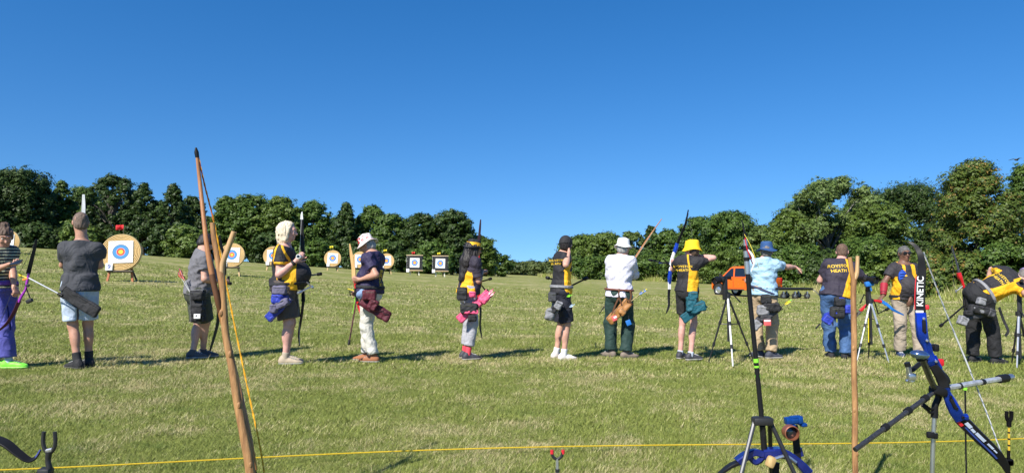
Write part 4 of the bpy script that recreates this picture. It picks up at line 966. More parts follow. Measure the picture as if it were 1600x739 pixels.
def bird():
    c = P(1588, 250, 42.); root = thing('bird', c, 'small dark bird gliding over the tall tree at the right', 'bird'); mb = MB(); X = nrm(V3(1, .3, -.15))
    mb.tube([c - X * .17, c - X * .1, c, c + X * .1, c + X * .16], [.008, .05, .06, .045, .012], 8); bo = mb.build('body', M('feather', (.07, .06, .055), .7), root)
    for s in (-1, 1):
        mb = MB(); y = nrm(np.cross(UP, X)) * s; mb.strip(spline([c + y * .03, c + y * .2 + UP * .07, c + y * .42 + UP * .02 - X * .08], 4), [.14, .11, .03], .012, X); mb.build('wing', M('feather', (.07, .06, .055), .7), bo)
    mb = MB(); mb.strip([c - X * .15, c - X * .28], [.05, .09], .01, nrm(np.cross(UP, X))); mb.build('tail', M('feather', (.07, .06, .055), .7), bo)
bird()
# ------------------------------------------------------------------ cloth, leather and equipment colours
BLACK = M('black_cloth', (.022, .022, .024), .8); NAVYBLK = M('navy_black_cloth', (.018, .019, .03), .8); GREYBAG = M('grey_nylon', (.22, .22, .23), .7); DKGREY = M('dark_grey_nylon', (.055, .055, .06), .7)
BLUEBAG = M('blue_nylon', (.025, .045, .36), .6); PURPBAG = M('slate_purple_nylon', (.12, .11, .17), .7); PINKBAG = M('pink_nylon', (.78, .10, .22), .6); TEAL = M('teal_nylon', (.012, .10, .135), .65); MAROON = M('maroon_nylon', (.09, .012, .022), .65)
LEATHER = wood('tan_leather', (.30, .13, .035), (.46, .22, .07), .5, 4, (5, 5, 5), .3); BROWNB = M('brown_belt', (.15, .05, .03), .5); SILVER = M('silver', (.55, .56, .58), .3, .9, bump=0)
CARBON = M('carbon_black', (.012, .012, .013), .42, bump=0, var=.1, spec=.16); BOWRED = M('red_enamel', (.55, .015, .02), .35, bump=0); BOWWHITE = M('white_enamel', (.75, .75, .74), .35, bump=0); BOWBLUE = M('blue_anodised', (.012, .05, .42), .25, .35, bump=0, coat=.5); BOWPURPLE = M('purple_enamel', (.30, .03, .36), .35, bump=0)
MAPLE = wood('maple_limb', (.52, .30, .11), (.70, .45, .20), .4, 3, (10, 10, 2), .1, .3); YEWD = wood('bow_wood', (.30, .12, .04), (.46, .21, .075), .4, 4, (16, 16, 1.6), .12, .3)
STRING = M('bow_string', (.5, .5, .48), .7, bump=0); STRINGB = M('dark_string', (.05, .05, .06), .7, bump=0); YELP = M('yellow_plastic', (.78, .62, .02), .5, bump=0); PINKP = M('pink_plastic', (.75, .06, .25), .5, bump=0); BLUEP = M('blue_plastic', (.02, .16, .5), .5, bump=0); REDP = M('red_plastic', (.6, .02, .03), .5, bump=0); LIME = M('lime_plastic', (.25, .7, .04), .5, bump=0)
YEL = (.78, .41, .012)
def club(name, base=(.020, .019, .022)): return M(name, base, .75, attr='panel', col2=YEL, scale=8, var=.1)
GOLDINK = M('gold_lettering', (.72, .47, .03), .6, bump=0)
CLUB = club('club_shirt'); CLUBP = club('club_shirt_purple', (.032, .026, .042)); CLUBB = club('club_shirt_faded', (.034, .030, .034))
H_BLONDE = M('blonde_hair', (.64, .55, .40), .6, scale=40, var=.25, bump=.5, bscale=120); H_DARK = M('dark_hair', (.018, .014, .013), .5, scale=40, var=.3, bump=.5, bscale=120); H_BROWN = M('brown_hair', (.10, .062, .042), .6, scale=40, var=.3, bump=.5, bscale=160); H_GREY = M('grey_hair', (.16, .14, .125), .6, scale=40, var=.3, bump=.5, bscale=160); H_SILV = M('silver_hair', (.33, .32, .31), .6, scale=40, var=.3, bump=.5, bscale=160)
RUB = M('shoe_sole', (.32, .31, .29), .8); RUBD = M('dark_sole', (.05, .05, .05), .8)

# ------------------------------------------------------------------ equipment builders; pixel rows are measured at depth d
def Q3(d): return lambda px, py, dy=0.: P(px, py, d + dy)
def quiver(label, d, top, bot, w, th, mats, pockets=(), strap=None, trim=None, dy=-.2, flap=None, depth_tilt=0.):
    """tube from its mouth (top) to its closed end (bot), flattened, hanging at the hip; pockets: (px, py, half w, half h, material, roundness)"""
    a, b = P(*top, d + dy), P(*bot, d + dy + depth_tilt); ax = nrm(b - a); L = np.linalg.norm(b - a); u = nrm(np.cross(ax, V3(0, 1, 0))); n = np.cross(u, ax); n = n if n[1] < 0 else -n
    root = thing('quiver', a + (b - a) * .5, label, 'quiver')
    V, Q = sdf([(box((a + b) / 2, [u, ax, n], (w / 2, L / 2, th / 2), min(.03, th * .42)), 0)], .008, (), wrinkles(int(top[0]), .004, (.06, .15)), [box(a + ax * .02, [u, ax, n], (w / 2 - .012, .035, th / 2 - .012), .008)])
    t = mesh_obj('tube', V, Q, mats[0], root)
    m = MB(); rim = [a + ax * .008 + u * math.cos(q) * (w / 2 + .001) * (1 if abs(math.cos(q)) < 2 else 1) + n * math.sin(q) * (th / 2 + .001) for q in np.linspace(0, 2 * math.pi, 25)]
    rim = [a + ax * .008 + u * max(-1, min(1, 1.25 * math.cos(q))) * (w / 2 - .001) + n * max(-1, min(1, 1.25 * math.sin(q))) * (th / 2 - .001) for q in np.linspace(0, 2 * math.pi, 33)]
    m.tube(rim, .005, 5); m.build('rim', trim or mats[-1], t)
    for s in (-1, 1):
        m = MB(); m.tube(spline([a + u * s * w * .42 + n * (th / 2 + .003), (a + b) / 2 + u * s * w * .42 + n * (th / 2 + .004), b + u * s * w * .42 + n * (th / 2 + .003) - ax * .01], 5), .0022, 4); m.build('seam', trim or mats[-1], t)
    for i, pk in enumerate(pockets):
        px, py, hw, hh, mt, rr = pk[:6]; c = P(px, py, d + dy - th * .5 - .02); rot = R(pk[6]) if len(pk) > 6 else 0
        uu = V3(math.cos(rot), 0, math.sin(rot)); vv = V3(-math.sin(rot), 0, math.cos(rot)); nn = V3(0, -1, 0)
        V, Q = sdf([(box(c, [uu, vv, nn], (hw, hh, .045), min(hw, hh, .045) * rr), 0)], .007, (), wrinkles(int(px + py), .003, (.04, .1))); po = mesh_obj('pocket', V, Q, mt, root)
        m = MB(); z = [c + uu * hw * q + vv * (hh * .55) + nn * (.047 - .012 * abs(q) ** 3) for q in np.linspace(-.82, .82, 9)]; m.tube(z, .0032, 4); m.build('zip', SILVER if i % 2 == 0 else BLACKP, po)
    if strap:
        m = MB(); m.strip(spline([P(x, y, d + dy * .8 + (z if z else 0)) for x, y, *zz in strap for z in [zz[0] if zz else 0]], 5), .032, .005, u); m.build('strap', mats[-1], root)
    return root, (a, ax, u, n, t)
def arrow(label, a, b, fl, shaft=CARBON, nock=YELP, part=1.):
    """a: point end, b: nock end"""
    root = thing('arrow', b, label, 'arrow', 'arrows standing in the quivers'); d = nrm(b - a); m = MB(); m.tube([a, b - d * .01], .0042, 6); so = m.build('shaft', shaft, root); m = MB(); m.tube([b - d * .014, b + d * .012], .0055, 6); m.build('nock', nock, root)
    u, v = frame(d, UP)
    for i in range(3):
        q = 2 * math.pi * i / 3 + .4; o = u * math.cos(q) + v * math.sin(q); w = np.cross(d, o)
        m = MB(); m.prism([(-.085, 0), (-.02, 0), (-.015, .017), (-.035, .019), (-.07, .008)], b, d, o, w, .0018); m.build('fletching', fl, root, smooth=False)
    return root
def limb(pts, w, t, mat, root, wdir=V3(0, 1, 0), n=6, name='limb'):
    m = MB(); m.strip(spline(pts, n), w, t, wdir); return m.build(name, mat, root)
def rod(pts, r, mat, root, name='stabilizer', caps=None, n=8, sm=0):
    m = MB(); m.tube(spline(pts, sm) if sm else pts, r, n); o = m.build(name, mat, root)
    if caps is not None:
        p = np.asarray(pts, float); t = nrm(p[-1] - p[-2]); q = MB(); rr = r if not hasattr(r, '__len__') else r[-1]; q.tube([p[-1] - t * .01, p[-1] - t * .008, p[-1] + t * .05, p[-1] + t * .055], [rr, rr * 1.9, rr * 1.9, rr], 10); q.build('weight', caps, o)
    return o
def string(pts, root, mat=STRING, r=.0022): m = MB(); m.tube(pts, r, 5); return m.build('string', mat, root)
def strap_on(p, pts, w, mat, name='strap', wd=UP, t=.004):
    m = MB(); m.strip(spline(pts, 5), w, t, wd); return m.build(name, mat, p.root)

# ================================================================== the archers, left to right
# ---- woman with a bun, striped top, at the left edge
d = 8.1
STRIPE = M('striped_top', (.035, .04, .04), .8, attr='panel', col2=(.50, .50, .30), attr2='panel2', col3=(.5, .52, .5), soft=.03)
p = Person('woman with hair bun in striped top and violet trousers looking at her phone', d, (-1, 394), (2, 459), (6, 371), [(-6, .05, 78), (14, -.03, 84)], 118, 130, 22, 1.58, .95, skin=SKIN_TAN)
p.arm(0, (22, 452, -.10), hdir=(.45, -.1, -1), palm=(-.6, .2, -.2), curl=.75); p.arm(1, (14, 413, -.22), pole=(-.5, -.1, -1), hdir=(1, -.25, .05), palm=(0, .2, 1), curl=.55)
p.body(); p.eyes()
p.shirt(STRIPE, .5, -.04, panel=lambda U, V, W_, da: np.sin(W_ * 78) - .35, panel2=lambda U, V, W_, da: np.sin(W_ * 39 + .8) - .95, neck=.075)
VIOLET = M('violet_trousers', (.085, .085, .34), .75, scale=6, var=.15)
p.legs(VIOLET, 1.88, .020, 1.35, .14, .008); p.band(M('purple_sash', (.14, .05, .30), .7), .10, .022, .032, 'sash')
p.shoes(M('neon_green_shoe', (.22, .85, .06), .5), M('neon_sole', (.35, .9, .15), .6), M('pale_sock', (.5, .55, .65), .8), .08, 1.05); p.hair(H_BROWN, 'bun', .012)
ph = thing('phone', P(25, 410, d - .27), 'black phone held in the hand of the woman in stripes', 'phone'); m = MB(); m.rbox(P(25, 410, d - .27), axes(V3(1, -.2, .1), V3(.1, .7, .7)), (.07, .036, .005), .004, 3); po = m.build('phone_case', BLACKP, ph); m = MB(); m.rbox(P(25, 410, d - .27) + axes(V3(1, -.2, .1), V3(.1, .7, .7))[2] * .0052, axes(V3(1, -.2, .1), V3(.1, .7, .7)), (.065, .032, .001), .0008, 2); m.build('screen', GLASS, po)
q = Q3(d - .18); b = thing('recurve_bow', q(33, 465), 'purple recurve bow with black limbs held by the woman in stripes', 'bow', 'recurve bows in the archers hands')
limb([q(44, 428), q(49, 408), q(54, 388), q(57, 374)], [.044, .04, .032, .02], [.014, .01, .008, .006], CARBON, b, nrm(V3(.75, .6, .1)))
limb([q(30, 470), q(22, 488), q(10, 506), q(-4, 518)], [.04, .036, .03, .02], [.014, .01, .008, .006], M('dark_red_limb', (.08, .015, .03), .4), b, nrm(V3(.75, .6, .1)))
m = MB(); m.strip(spline([q(29, 472), q(34, 462), q(40, 452), q(42, 442), q(45, 427)], 4), [.024, .026, .020, .024, .022], [.026, .024, .018, .024, .018], V3(0, 1, 0)); ro = m.build('riser', BOWPURPLE, b)
string([q(56, 376), q(28, 432, .03), q(-4, 516)], b, STRINGB); rod([q(44, 434), q(92, 459, -.05)], .008, ALU, b, caps=CARBON)
m = MB(); m.tube([q(42, 434), q(33, 430)], .006, 6); m.rbox(q(32, 429.5), I3, (.016, .012, .016), .008, 3); m.build('sight', YELP, b); rod([q(40, 447), q(47, 466)], .006, CARBON, b, 'damper'); m = MB(); m.rbox(q(46, 470), axes(V3(1, 0, .5), UP), (.035, .022, .02), .01, 3); m.rbox(q(43, 446), I3, (.02, .012, .016), .006, 3); m.build('bow_sling', BLACKP, b); m = MB(); m.rbox(q(40, 436), axes(V3(1, 0, .3), UP), (.03, .012, .014), .006, 3); m.build('arrow_rest', M('orange_plastic', (.75, .25, .03), .5, bump=0), b)

# ---- man in charcoal T-shirt, arms crossed
d = 8.2
p = Person('tall man in charcoal T-shirt and pale blue shorts seen from behind with arms folded', d, (128, 390), (125, 452), (126, 348.5), [(121, -.05, -62), (139, .12, -50)], -22, -38, 4, 1.80, .96, skin=SKIN_TAN)
p.arm(0, (121, 409, .25), el=(99, 414, .08), hdir=(1, .3, .1), palm=(0, -1, 0)); p.arm(1, (133, 412, .28), el=(156, 415, .10), hdir=(-1, .3, .1), palm=(0, -1, 0))
p.body(); p.shirt(M('charcoal_tee', (.052, .054, .062), .85, scale=5), .62, .04, .02, 1.06, wr=.006); p.legs(M('pale_blue_shorts', (.42, .50, .62), .8, scale=6), .86, .022, 1.18, .1, .006, 'shorts')
p.shoes(BLACK, RUBD, BLACK, .10, 1.08); p.hair(M('cropped_hair', (.15, .105, .08), .7, scale=60, var=.4, bump=.5, bscale=200), 'short', .003)
r, _ = quiver('long black quiver slung low behind the man in charcoal T-shirt', d, (98, 455), (154, 490), .135, .06, (BLACK, BLACKP), strap=[(112, 462, -.02), (120, 449, .02), (127, 443, .10)], dy=-.17)
q = Q3(d + .38); b = thing('recurve_bow', q(119, 410), 'white limbed recurve bow standing in front of the man in charcoal T-shirt', 'bow', 'recurve bows in the archers hands')
limb([q(126, 385), q(128.5, 360), q(130.5, 325), q(130.5, 304)], [.05, .048, .04, .026], [.014, .009, .007, .005], BOWWHITE, b, nrm(V3(.9, .43, 0))); limb([q(114, 455), q(110, 480), q(107, 500), q(108, 516)], [.05, .048, .04, .026], [.014, .009, .007, .005], BOWWHITE, b, nrm(V3(.9, .43, 0)))
m = MB(); m.strip(spline([q(126, 386), q(121, 405), q(118, 425), q(114, 456)], 5), [.035, .03, .04, .035], [.05, .035, .03, .05], V3(0, 1, 0)); m.build('riser', BOWWHITE, b); string([q(130, 306, -.02), q(119, 410, -.2), q(107, 514, -.02)], b)

# ---- man bent over his bow, grey T-shirt, behind the longbow
d = 9.5
p = Person('man in grey T-shirt and olive shorts stooping behind the forked wooden stake', d, (316, 401, -.03), (309, 460), (322, 380, .06), [(301, -.08, 82), (317, .12, 78)], 58, 50, 30, 1.74, 1.2, .6)
p.arm(1, (343, 440, .0), pole=(-.3, -1, -.6), hdir=(1, .2, -.2), palm=(0, .3, 1), curl=.8); p.arm(0, (342, 432, .38), pole=(.2, .4, -1), hdir=(1, -.1, .1), palm=(0, -.3, 1), curl=.8)
p.body(); p.shirt(M('grey_tee', (.145, .142, .155), .85, scale=5), .6, .02, .018, 1.04, wr=.006); p.legs(M('olive_shorts', (.055, .062, .045), .8, scale=6), .93, .026, 1.15, .1, .006, 'shorts')
p.shoes(M('grey_trainer', (.07, .07, .075), .7), RUB, M('ankle_sock', (.08, .08, .08), .8), .03); p.hair(H_DARK, 'short', .012)
r, g = quiver('black belt quiver with a white tag on the stooping man in grey', d, (309, 452), (310, 503), .19, .09, (BLACK, DKGREY), [(309, 462, .075, .055, BLACK, .5), (309, 484, .07, .08, BLACK, .4)], dy=-.23, trim=GREYBAG)
m = MB(); m.rbox(P(308, 494, d - .36), [V3(1, 0, 0), UP, V3(0, 1, 0)], (.042, .030, .006), .003, 2); to = m.build('white_tag', WHITEP, r); m = MB(); m.rbox(P(306.5, 493, d - .3675), [V3(1, 0, 0), UP, V3(0, 1, 0)], (.008, .010, .002), .001, 2); m.build('dark_mark', DKGREY, to)
for i, (x, y) in enumerate([(281, 421), (279, 427), (285, 430)]): arrow(['red fletched arrow behind the grey T-shirt, topmost of the three', 'red fletched arrow behind the grey T-shirt, leftmost of the three', 'red fletched arrow behind the grey T-shirt, nearest the shirt'][i], P(300, 462, d - .2), P(x, y, d - .28), M('red_feather', (.75, .10, .07), .7), WHITEP, PINKP)
q = Q3(d + .15); b = thing('recurve_bow', q(345, 445), 'black recurve bow resting tip down before the stooping man in grey', 'bow', 'recurve bows in the archers hands')
limb([q(351, 425), q(351, 405), q(346, 385), q(343, 368)], [.044, .042, .034, .02], [.012, .009, .007, .005], CARBON, b, nrm(V3(.8, .6, 0))); limb([q(342, 480), q(340, 505), q(332, 535), q(325, 556)], [.044, .042, .034, .02], [.012, .009, .007, .005], M('dark_teal_limb', (.015, .03, .03), .35), b, nrm(V3(.8, .6, 0)))
m = MB(); m.strip(spline([q(351, 424), q(348, 445), q(344, 465), q(342, 482)], 4), [.03, .035, .03, .03], [.04, .03, .03, .04], V3(0, 1, 0)); m.build('riser', CARBON, b); string([q(343, 370), q(332, 470), q(325, 553)], b, STRINGB); rod([q(346, 444), q(358, 443, -.2)], .011, CARBON, b, caps=CARBON); m = MB(); m.rbox(q(357, 437, -.1), I3, (.012, .02, .05), .006, 3); m.tube([q(346, 441), q(357, 437, -.1)], .007, 6); m.build('sight', CARBON, b)

# ---- blonde archer with the round belly
d = 8.87
p = Person('archer with shoulder length blonde hair in black and yellow shirt and brown shorts', d, (444, 394), (445, 453), (450, 362.5), [(447, .16, 74), (446, -.06, 82)], 84, 88, 4, 1.77, 1.16, 1.6, skin=SKIN_PINK)
p.arm(1, (462, 408, -.17), pole=(-.9, -.35, -1), hdir=(.75, .2, .75), palm=(-.1, .9, .3), curl=.9); p.arm(0, (468, 405, .12), pole=(-.2, .8, -1), hdir=(.5, -.3, .8), palm=(0, -1, 0), curl=.8)
p.body(); p.eyes(); p.shirt(CLUB, .60, .03, .018, .96, panel=lambda U, V, W_, da: np.where(W_ < .72, np.minimum(np.minimum(V + .062 + .05 * (W_ - .4), .175 - V), da + .03), np.maximum(.013 - np.abs(V + .085 - (W_ - .8) * .12), .013 - np.abs(V - .085 + (W_ - .8) * .18))), wr=.005, collar=True)
p.legs(M('brown_shorts', (.085, .066, .058), .8, scale=6), .86, .03, 1.2, .1, .006, 'shorts'); p.band(BLACK, .05, .018, .036)
p.shoes(M('beige_shoe', (.42, .34, .24), .75), RUB, M('beige_sock', (.4, .33, .25), .8), .07, 1.06); p.hair(H_BLONDE, 'bob', .016)
m = MB(); m.tube([p.wr[1] + nrm(p.el[1] - p.wr[1]) * .02, p.wr[1] + nrm(p.el[1] - p.wr[1]) * .055], .034 , 12); m.build('wrist_band', BLACK, p.root)
mb = MB(); c = P(433.5, 402, d - .21); mb.prism([(-.022, .018), (.022, .018), (.018, -.012), (0, -.024), (-.018, -.012)], c, V3(1, 0, 0), UP, V3(0, 1, 0), .004)
cu = thing('spyglass', P(467, 402, d - .14), 'small white rimmed spyglass in the hand of the blonde archer', 'spyglass'); m = MB(); A_ = axes(V3(1, 0, 0), UP); m.lathe([(.020, -.03), (.026, -.03), (.028, .03), (.022, .032), (.018, .02)], P(467, 401, d - .2), [V3(1, 0, 0), UP, V3(0, -1, 0)], 20); o = m.build('tube', WHITEP, cu); m = MB(); m.lathe([(.0005, .026), (.018, .024)], P(467, 401, d - .2), [V3(1, 0, 0), UP, V3(0, -1, 0)], 20); m.build('lens', GLASS, o)
r, g = quiver('blue and slate hip quiver on the blonde archer with the belly', d, (452, 463), (418, 499), .115, .07, (BLUEBAG, PURPBAG), [(437, 453, .085, .055, PURPBAG, .6), (434, 467, .075, .06, BLUEBAG, .75), (441, 474, .085, .045, PURPBAG, .6, 25), (428, 482, .045, .055, PURPBAG, .6)], dy=-.26)
q = Q3(d + .12); b = thing('recurve_bow', q(473, 440), 'black recurve bow upright before the blonde archer, white upper tip', 'bow', 'recurve bows in the archers hands')
limb([q(474, 400), q(472.5, 375), q(471.5, 352), q(471.5, 343)], [.046, .044, .038, .034], [.014, .01, .008, .006], CARBON, b, V3(1, .1, 0)); limb([q(471.5, 343), q(471.5, 336), q(472, 331)], [.034, .026, .012], [.006, .006, .005], BOWWHITE, b, V3(1, .1, 0), name='limb_tip'); limb([q(474, 470), q(471, 495), q(467, 520), q(468, 540)], [.046, .042, .036, .02], [.014, .01, .008, .006], CARBON, b, V3(.4, 1, 0))
m = MB(); m.strip(spline([q(474, 400), q(472, 425), q(473, 445), q(474, 471)], 4), [.034, .03, .036, .034], [.045, .03, .03, .045], V3(0, 1, 0)); m.build('riser', CARBON, b); string([q(471.5, 334, -.02), q(466, 436, -.12), q(468, 538, -.02)], b)
rod([q(474, 432), q(497, 428.5, -.1)], .011, ALU, b, caps=CARBON); rod([q(474, 436), q(487, 448, -.45)], .010, SILVER, b, caps=SILVER); rod([q(487, 447, -.3), q(470, 456, -.48)], .010, SILVER, b, caps=SILVER)

# ---- man with patterned bucket hat
d = 9.4
p = Person('man in pink patterned white bucket hat, navy shirt and cream trousers looking down', d, (583, 404), (579, 460), (574, 383), [(583, -.05, -84), (573, .15, -80)], -72, -78, 26, 1.72, 1.02, .35, skin=SKIN_TAN)
p.arm(0, (562, 437, -.18), pole=(.6, -.5, -1), hdir=(-1, .1, .15), palm=(0, .8, .3), curl=.9); p.arm(1, (560, 463, .05), pole=(.7, .4, -1), hdir=(-1, -.3, .1), palm=(0, -.8, .3), curl=.9)
p.body(); p.eyes(); NAVY = M('navy_shirt', (.026, .020, .062), .7, attr='panel', col2=(.24, .20, .36)); p.shirt(NAVY, .66, .01, .02, 1.06, panel=lambda U, V, W_, da: np.where(da < .02, .012 - np.abs(W_ - .60 + .0 * U), -1), wr=.006, collar=True)
p.legs(M('cream_trousers', (.58, .56, .50), .8, scale=6), 1.93, .022, 1.12, .09, .008); p.shoes(M('tan_suede_shoe', (.33, .13, .06), .8), RUB, None); p.hair(H_SILV, 'short', .006)
HATP = M('patterned_hat', (.72, .69, .66), .8, attr='panel', col2=(.62, .06, .10), soft=.02); p.hat(HATP, .094, .05, .035)
V_ = np.array([v.co for v in p.hato.data.vertices]); at = p.hato.data.attributes.new('panel', 'FLOAT', 'POINT'); at.data.foreach_set('value', np.zeros(len(V_), np.float32) - 1)
for i, (a, z) in enumerate([(a0 + (.3 if z0 > .05 else 0), z0) for z0 in (.028, .066) for a0 in np.linspace(0, 2 * math.pi, 9)[:-1]]):
    o = p.hd + p.HA[2] * .045; e = math.sin(a) ** 2 * .10 + .95; rr = (.094 - (.010 if z > .05 else .002)) * e; c = o + p.HA[0] * math.cos(a) * rr + p.HA[1] * math.sin(a) * rr + p.HA[2] * z; nn = nrm(p.HA[0] * math.cos(a) + p.HA[1] * math.sin(a)); tt = np.cross(p.HA[2], nn)
    m = MB(); m.tube([c + nn * .002 + tt * math.cos(t) * .015 + p.HA[2] * math.sin(t) * .011 for t in np.linspace(0, 2 * math.pi, 9)], .0045, 5); m.build('printed_motif', REDC, p.hato)
nb = nrm(V3(.72, -.70, 0)); lettering('RIDGE', .088, p.S - p.up * .27 + nb * .05 + V3(.075, .0, 0), -p.up, np.cross(nb, -p.up), GOLDINK, p.shirto, p.shirto, .004, bold=1.0)
m = MB(); m.prism([(-.03, .02), (.03, .02), (.03, -.02), (-.03, -.02)], p.sh[0] * .45 + p.el[0] * .55 + V3(0, -.082, 0), V3(1, 0, 0), UP, V3(0, 1, 0), .004)
V, Q = sdf([(ell(P(566, 459, d - .15), I3, (.075, .06, .08)), 0)], .008, (), wrinkles(3, .006)); mesh_obj('denim_cloth', V, Q, M('denim_cloth', (.18, .26, .42), .8), p.root)
p.band(BLACK, .075, .02, .045)
r, g = quiver('dark red patterned quiver across the hip of the man in patterned hat', d, (563, 468), (609, 497), .145, .07, (MAROON, M('dark_maroon', (.03, .006, .01), .7)), [(577, 461, .085, .065, MAROON, .5), (583, 476, .06, .07, MAROON, .5, -30)], dy=-.26)
for i in range(5):
    t = .14 + .17 * i; c = P(563 + 46 * t, 468 + 29 * t, d - .30); m = MB(); m.strip([c + V3(-.03, 0, .05), c + V3(.0, -.006, .01), c + V3(.05, 0, .01)], .016, .004, V3(.5, 0, .8)); m.build('printed_pattern', M('dark_maroon', (.03, .006, .01), .7), g[4])
q = Q3(d - .05); b = thing('recurve_bow', q(557, 455), 'wooden limbed recurve bow with red riser held by the man in patterned hat', 'bow', 'recurve bows in the archers hands')
limb([q(553, 434), q(552, 418), q(549, 398), q(546.5, 381)], [.062, .058, .046, .018], [.014, .01, .008, .006], MAPLE, b, V3(.9, -.4, .0)); limb([q(563, 487), q(570, 500), q(575, 515), q(577, 527)], [.05, .046, .036, .018], [.014, .01, .008, .006], MAPLE, b, V3(.9, -.4, .0))
m = MB(); m.strip(spline([q(553, 433), q(555, 443), q(556, 450)], 4), [.05, .04, .04], [.03, .03, .03], V3(0, 1, 0)); ro = m.build('riser', BOWRED, b); m = MB(); m.strip(spline([q(556, 449), q(556, 460), q(559, 472)], 4), [.035, .045, .035], [.03, .04, .03], V3(0, 1, 0)); m.build('grip', CARBON, b); m = MB(); m.strip(spline([q(559, 471), q(561, 480), q(564, 489)], 4), [.04, .04, .05], [.03, .03, .03], V3(0, 1, 0)); m.build('lower_riser', BOWRED, b)
string([q(547, 383, .02), q(558, 440, .1), q(577, 525, .02)], b); rod([q(557, 468), q(546, 532, -.2)], .009, M('maroon_tube', (.07, .012, .02), .35), b, caps=CARBON); rod([q(555, 458), q(546, 455), q(548, 462)], .009, CARBON, b, 'sight'); m = MB(); m.tube([q(556, 455), q(543, 451)], .006, 6); m.build('clicker', YELP, b); rod([q(557, 450), q(551, 490, -.05)], .004, LIME, b, 'arrow_shaft')

# ---- long haired archer with the black hat and pink quiver
d = 9.9
p = Person('archer with long dark hair, black hat with yellow band and grey cropped trousers', d, (736, 409), (731, 459), (740, 390), [(726, .12, 62), (731, -.08, 66)], 62, 64, 10, 1.64, .96, .3, skin=SKIN_TAN)
p.arm(1, (753, 427, .10), pole=(-.1, -1, -1.2), hdir=(.2, 1, .3), palm=(-.8, 0, .3), curl=.8); p.arm(0, (757, 425, .36), pole=(.3, .5, -1), hdir=(.2, 1, .3), palm=(0, 0, -1), curl=.8)
p.body(); p.shirt(CLUBP, .78, .03, .018, 1.05, panel=club_panel(.045), wr=.005); p.legs(M('grey_capri', (.38, .38, .41), .8, scale=6), 1.72, .022, 1.1, .1, .006)
p.shoes(M('dark_trainer', (.045, .045, .055), .6), RUB, M('coral_sock', (.72, .06, .09), .8), .10, 1.); p.hair(H_DARK, 'long', .018); p.hat(BLACK, .096, .05, .022, M('yellow_band', (.75, .42, .015), .7), top=.10)
r, g = quiver('bright pink and black quiver on the long haired archer', d, (766, 456), (716, 501), .12, .07, (PINKBAG, BLACK), [(722, 459, .07, .09, BLACK, .6), (738, 460, .045, .04, PINKBAG, .6), (733, 482, .12, .075, BLACK, .8), (736, 487, .10, .028, PINKBAG, .6), (757, 466, .06, .07, PINKBAG, .5, -40), (738, 497, .06, .045, BLACK, .7)], dy=-.22)
for i, (x, y) in enumerate([(770, 452), (767, 455), (772, 457)]): arrow(['pink fletched arrow in the pink quiver, the upper one', 'pink fletched arrow in the pink quiver, the middle one', 'pink fletched arrow in the pink quiver, the lowest one'][i], P(755, 472, d - .24), P(x, y, d - .26), M('pink_feather', (.75, .35, .38), .7), WHITEP, PINKP)
q = Q3(d + .55); b = thing('recurve_bow', q(752, 430), 'black and red recurve bow held beyond the long haired archer', 'bow', 'recurve bows in the archers hands')
limb([q(747, 398), q(748.5, 374), q(750, 356), q(751, 343)], [.044, .042, .034, .018], [.014, .01, .008, .006], M('red_black_limb', (.06, .012, .016), .35), b, V3(.8, .6, 0)); limb([q(748, 465), q(751, 485), q(750, 510), q(753, 528)], [.044, .042, .034, .018], [.014, .01, .008, .006], CARBON, b, V3(.5, .8, 0)); m = MB(); m.strip(spline([q(747, 398), q(749, 430), q(748, 466)], 6), [.034, .03, .034], [.045, .03, .045], V3(0, 1, 0)); m.build('riser', BOWRED, b); string([q(751, 345), q(744, 430, -.1), q(753, 526)], b, STRINGB)
rod([q(749, 441, -.2), q(765, 436, -.6)], .011, CARBON, b, caps=CARBON); rod([q(746, 438, -.2), q(760, 455, -.5)], .010, CARBON, b, caps=CARBON)

# ---- archer at full draw with black cap
d = 9.9
p = Person('young archer in black cap at full draw, black shorts and white trainers', d, (879, 404), (877, 460), (884, 383), [(869, .14, 60), (881, -.05, 70)], 78, 12, 0, 1.72, .95)
p.arm(1, (889, 394, -.12), el=(884, 414, -.36), hdir=(.05, .7, .5), palm=(-1, .2, 0), curl=1.1); p.arm(0, (880, 398, .72), pole=(1, 0, -.4), hdir=(0, 1, .3), palm=(1, .2, 0), curl=.9)
p.body(); p.shirt(CLUB, .52, .02, .018, 1.06, panel=lambda U, V, W_, da: np.minimum(np.where(W_ < .62, V + .01, np.minimum(V + .03 - (W_ - .62) * .28, .055 - V + (W_ - .62) * .28)), np.where(W_ < .62, .5, .5)), wr=.006)
p.legs(NAVYBLK, .93, .026, 1.18, .1, .006, 'shorts'); p.shoes(M('white_trainer', (.72, .66, .62), .6), RUB, M('white_sock', (.72, .72, .72), .8), .08); p.hair(H_DARK, 'short', .012)
r_, f_, u_ = p.HA; V, Q = sdf([(ell(p.hd + u_ * .03 - f_ * .008, p.HA, (.095, .116, .108)), .0)], .008, [(p.hd + u_ * .005, -nrm(u_ + f_ * .15))]); co = mesh_obj('cap', V, Q, BLACK, p.bodyo)
m = MB(); m.strip(spline([p.hd + f_ * .10 + u_ * .03, p.hd + f_ * .15 + u_ * .028, p.hd + f_ * .185 + u_ * .018], 4), [.15, .14, .08], .005, r_); m.build('peak', BLACK, co)
lettering('ROYSTON', .04, p.S - p.up * .03 - V3(.095, 0, 0), V3(1, 0, 0), UP, GOLDINK, p.shirto, p.shirto, .004); lettering('HEATH', .04, p.S - p.up * .075 - V3(.095, 0, 0), V3(1, 0, 0), UP, GOLDINK, p.shirto, p.shirto, .004)
p.band(GREYBAG, .085, .02, .045)
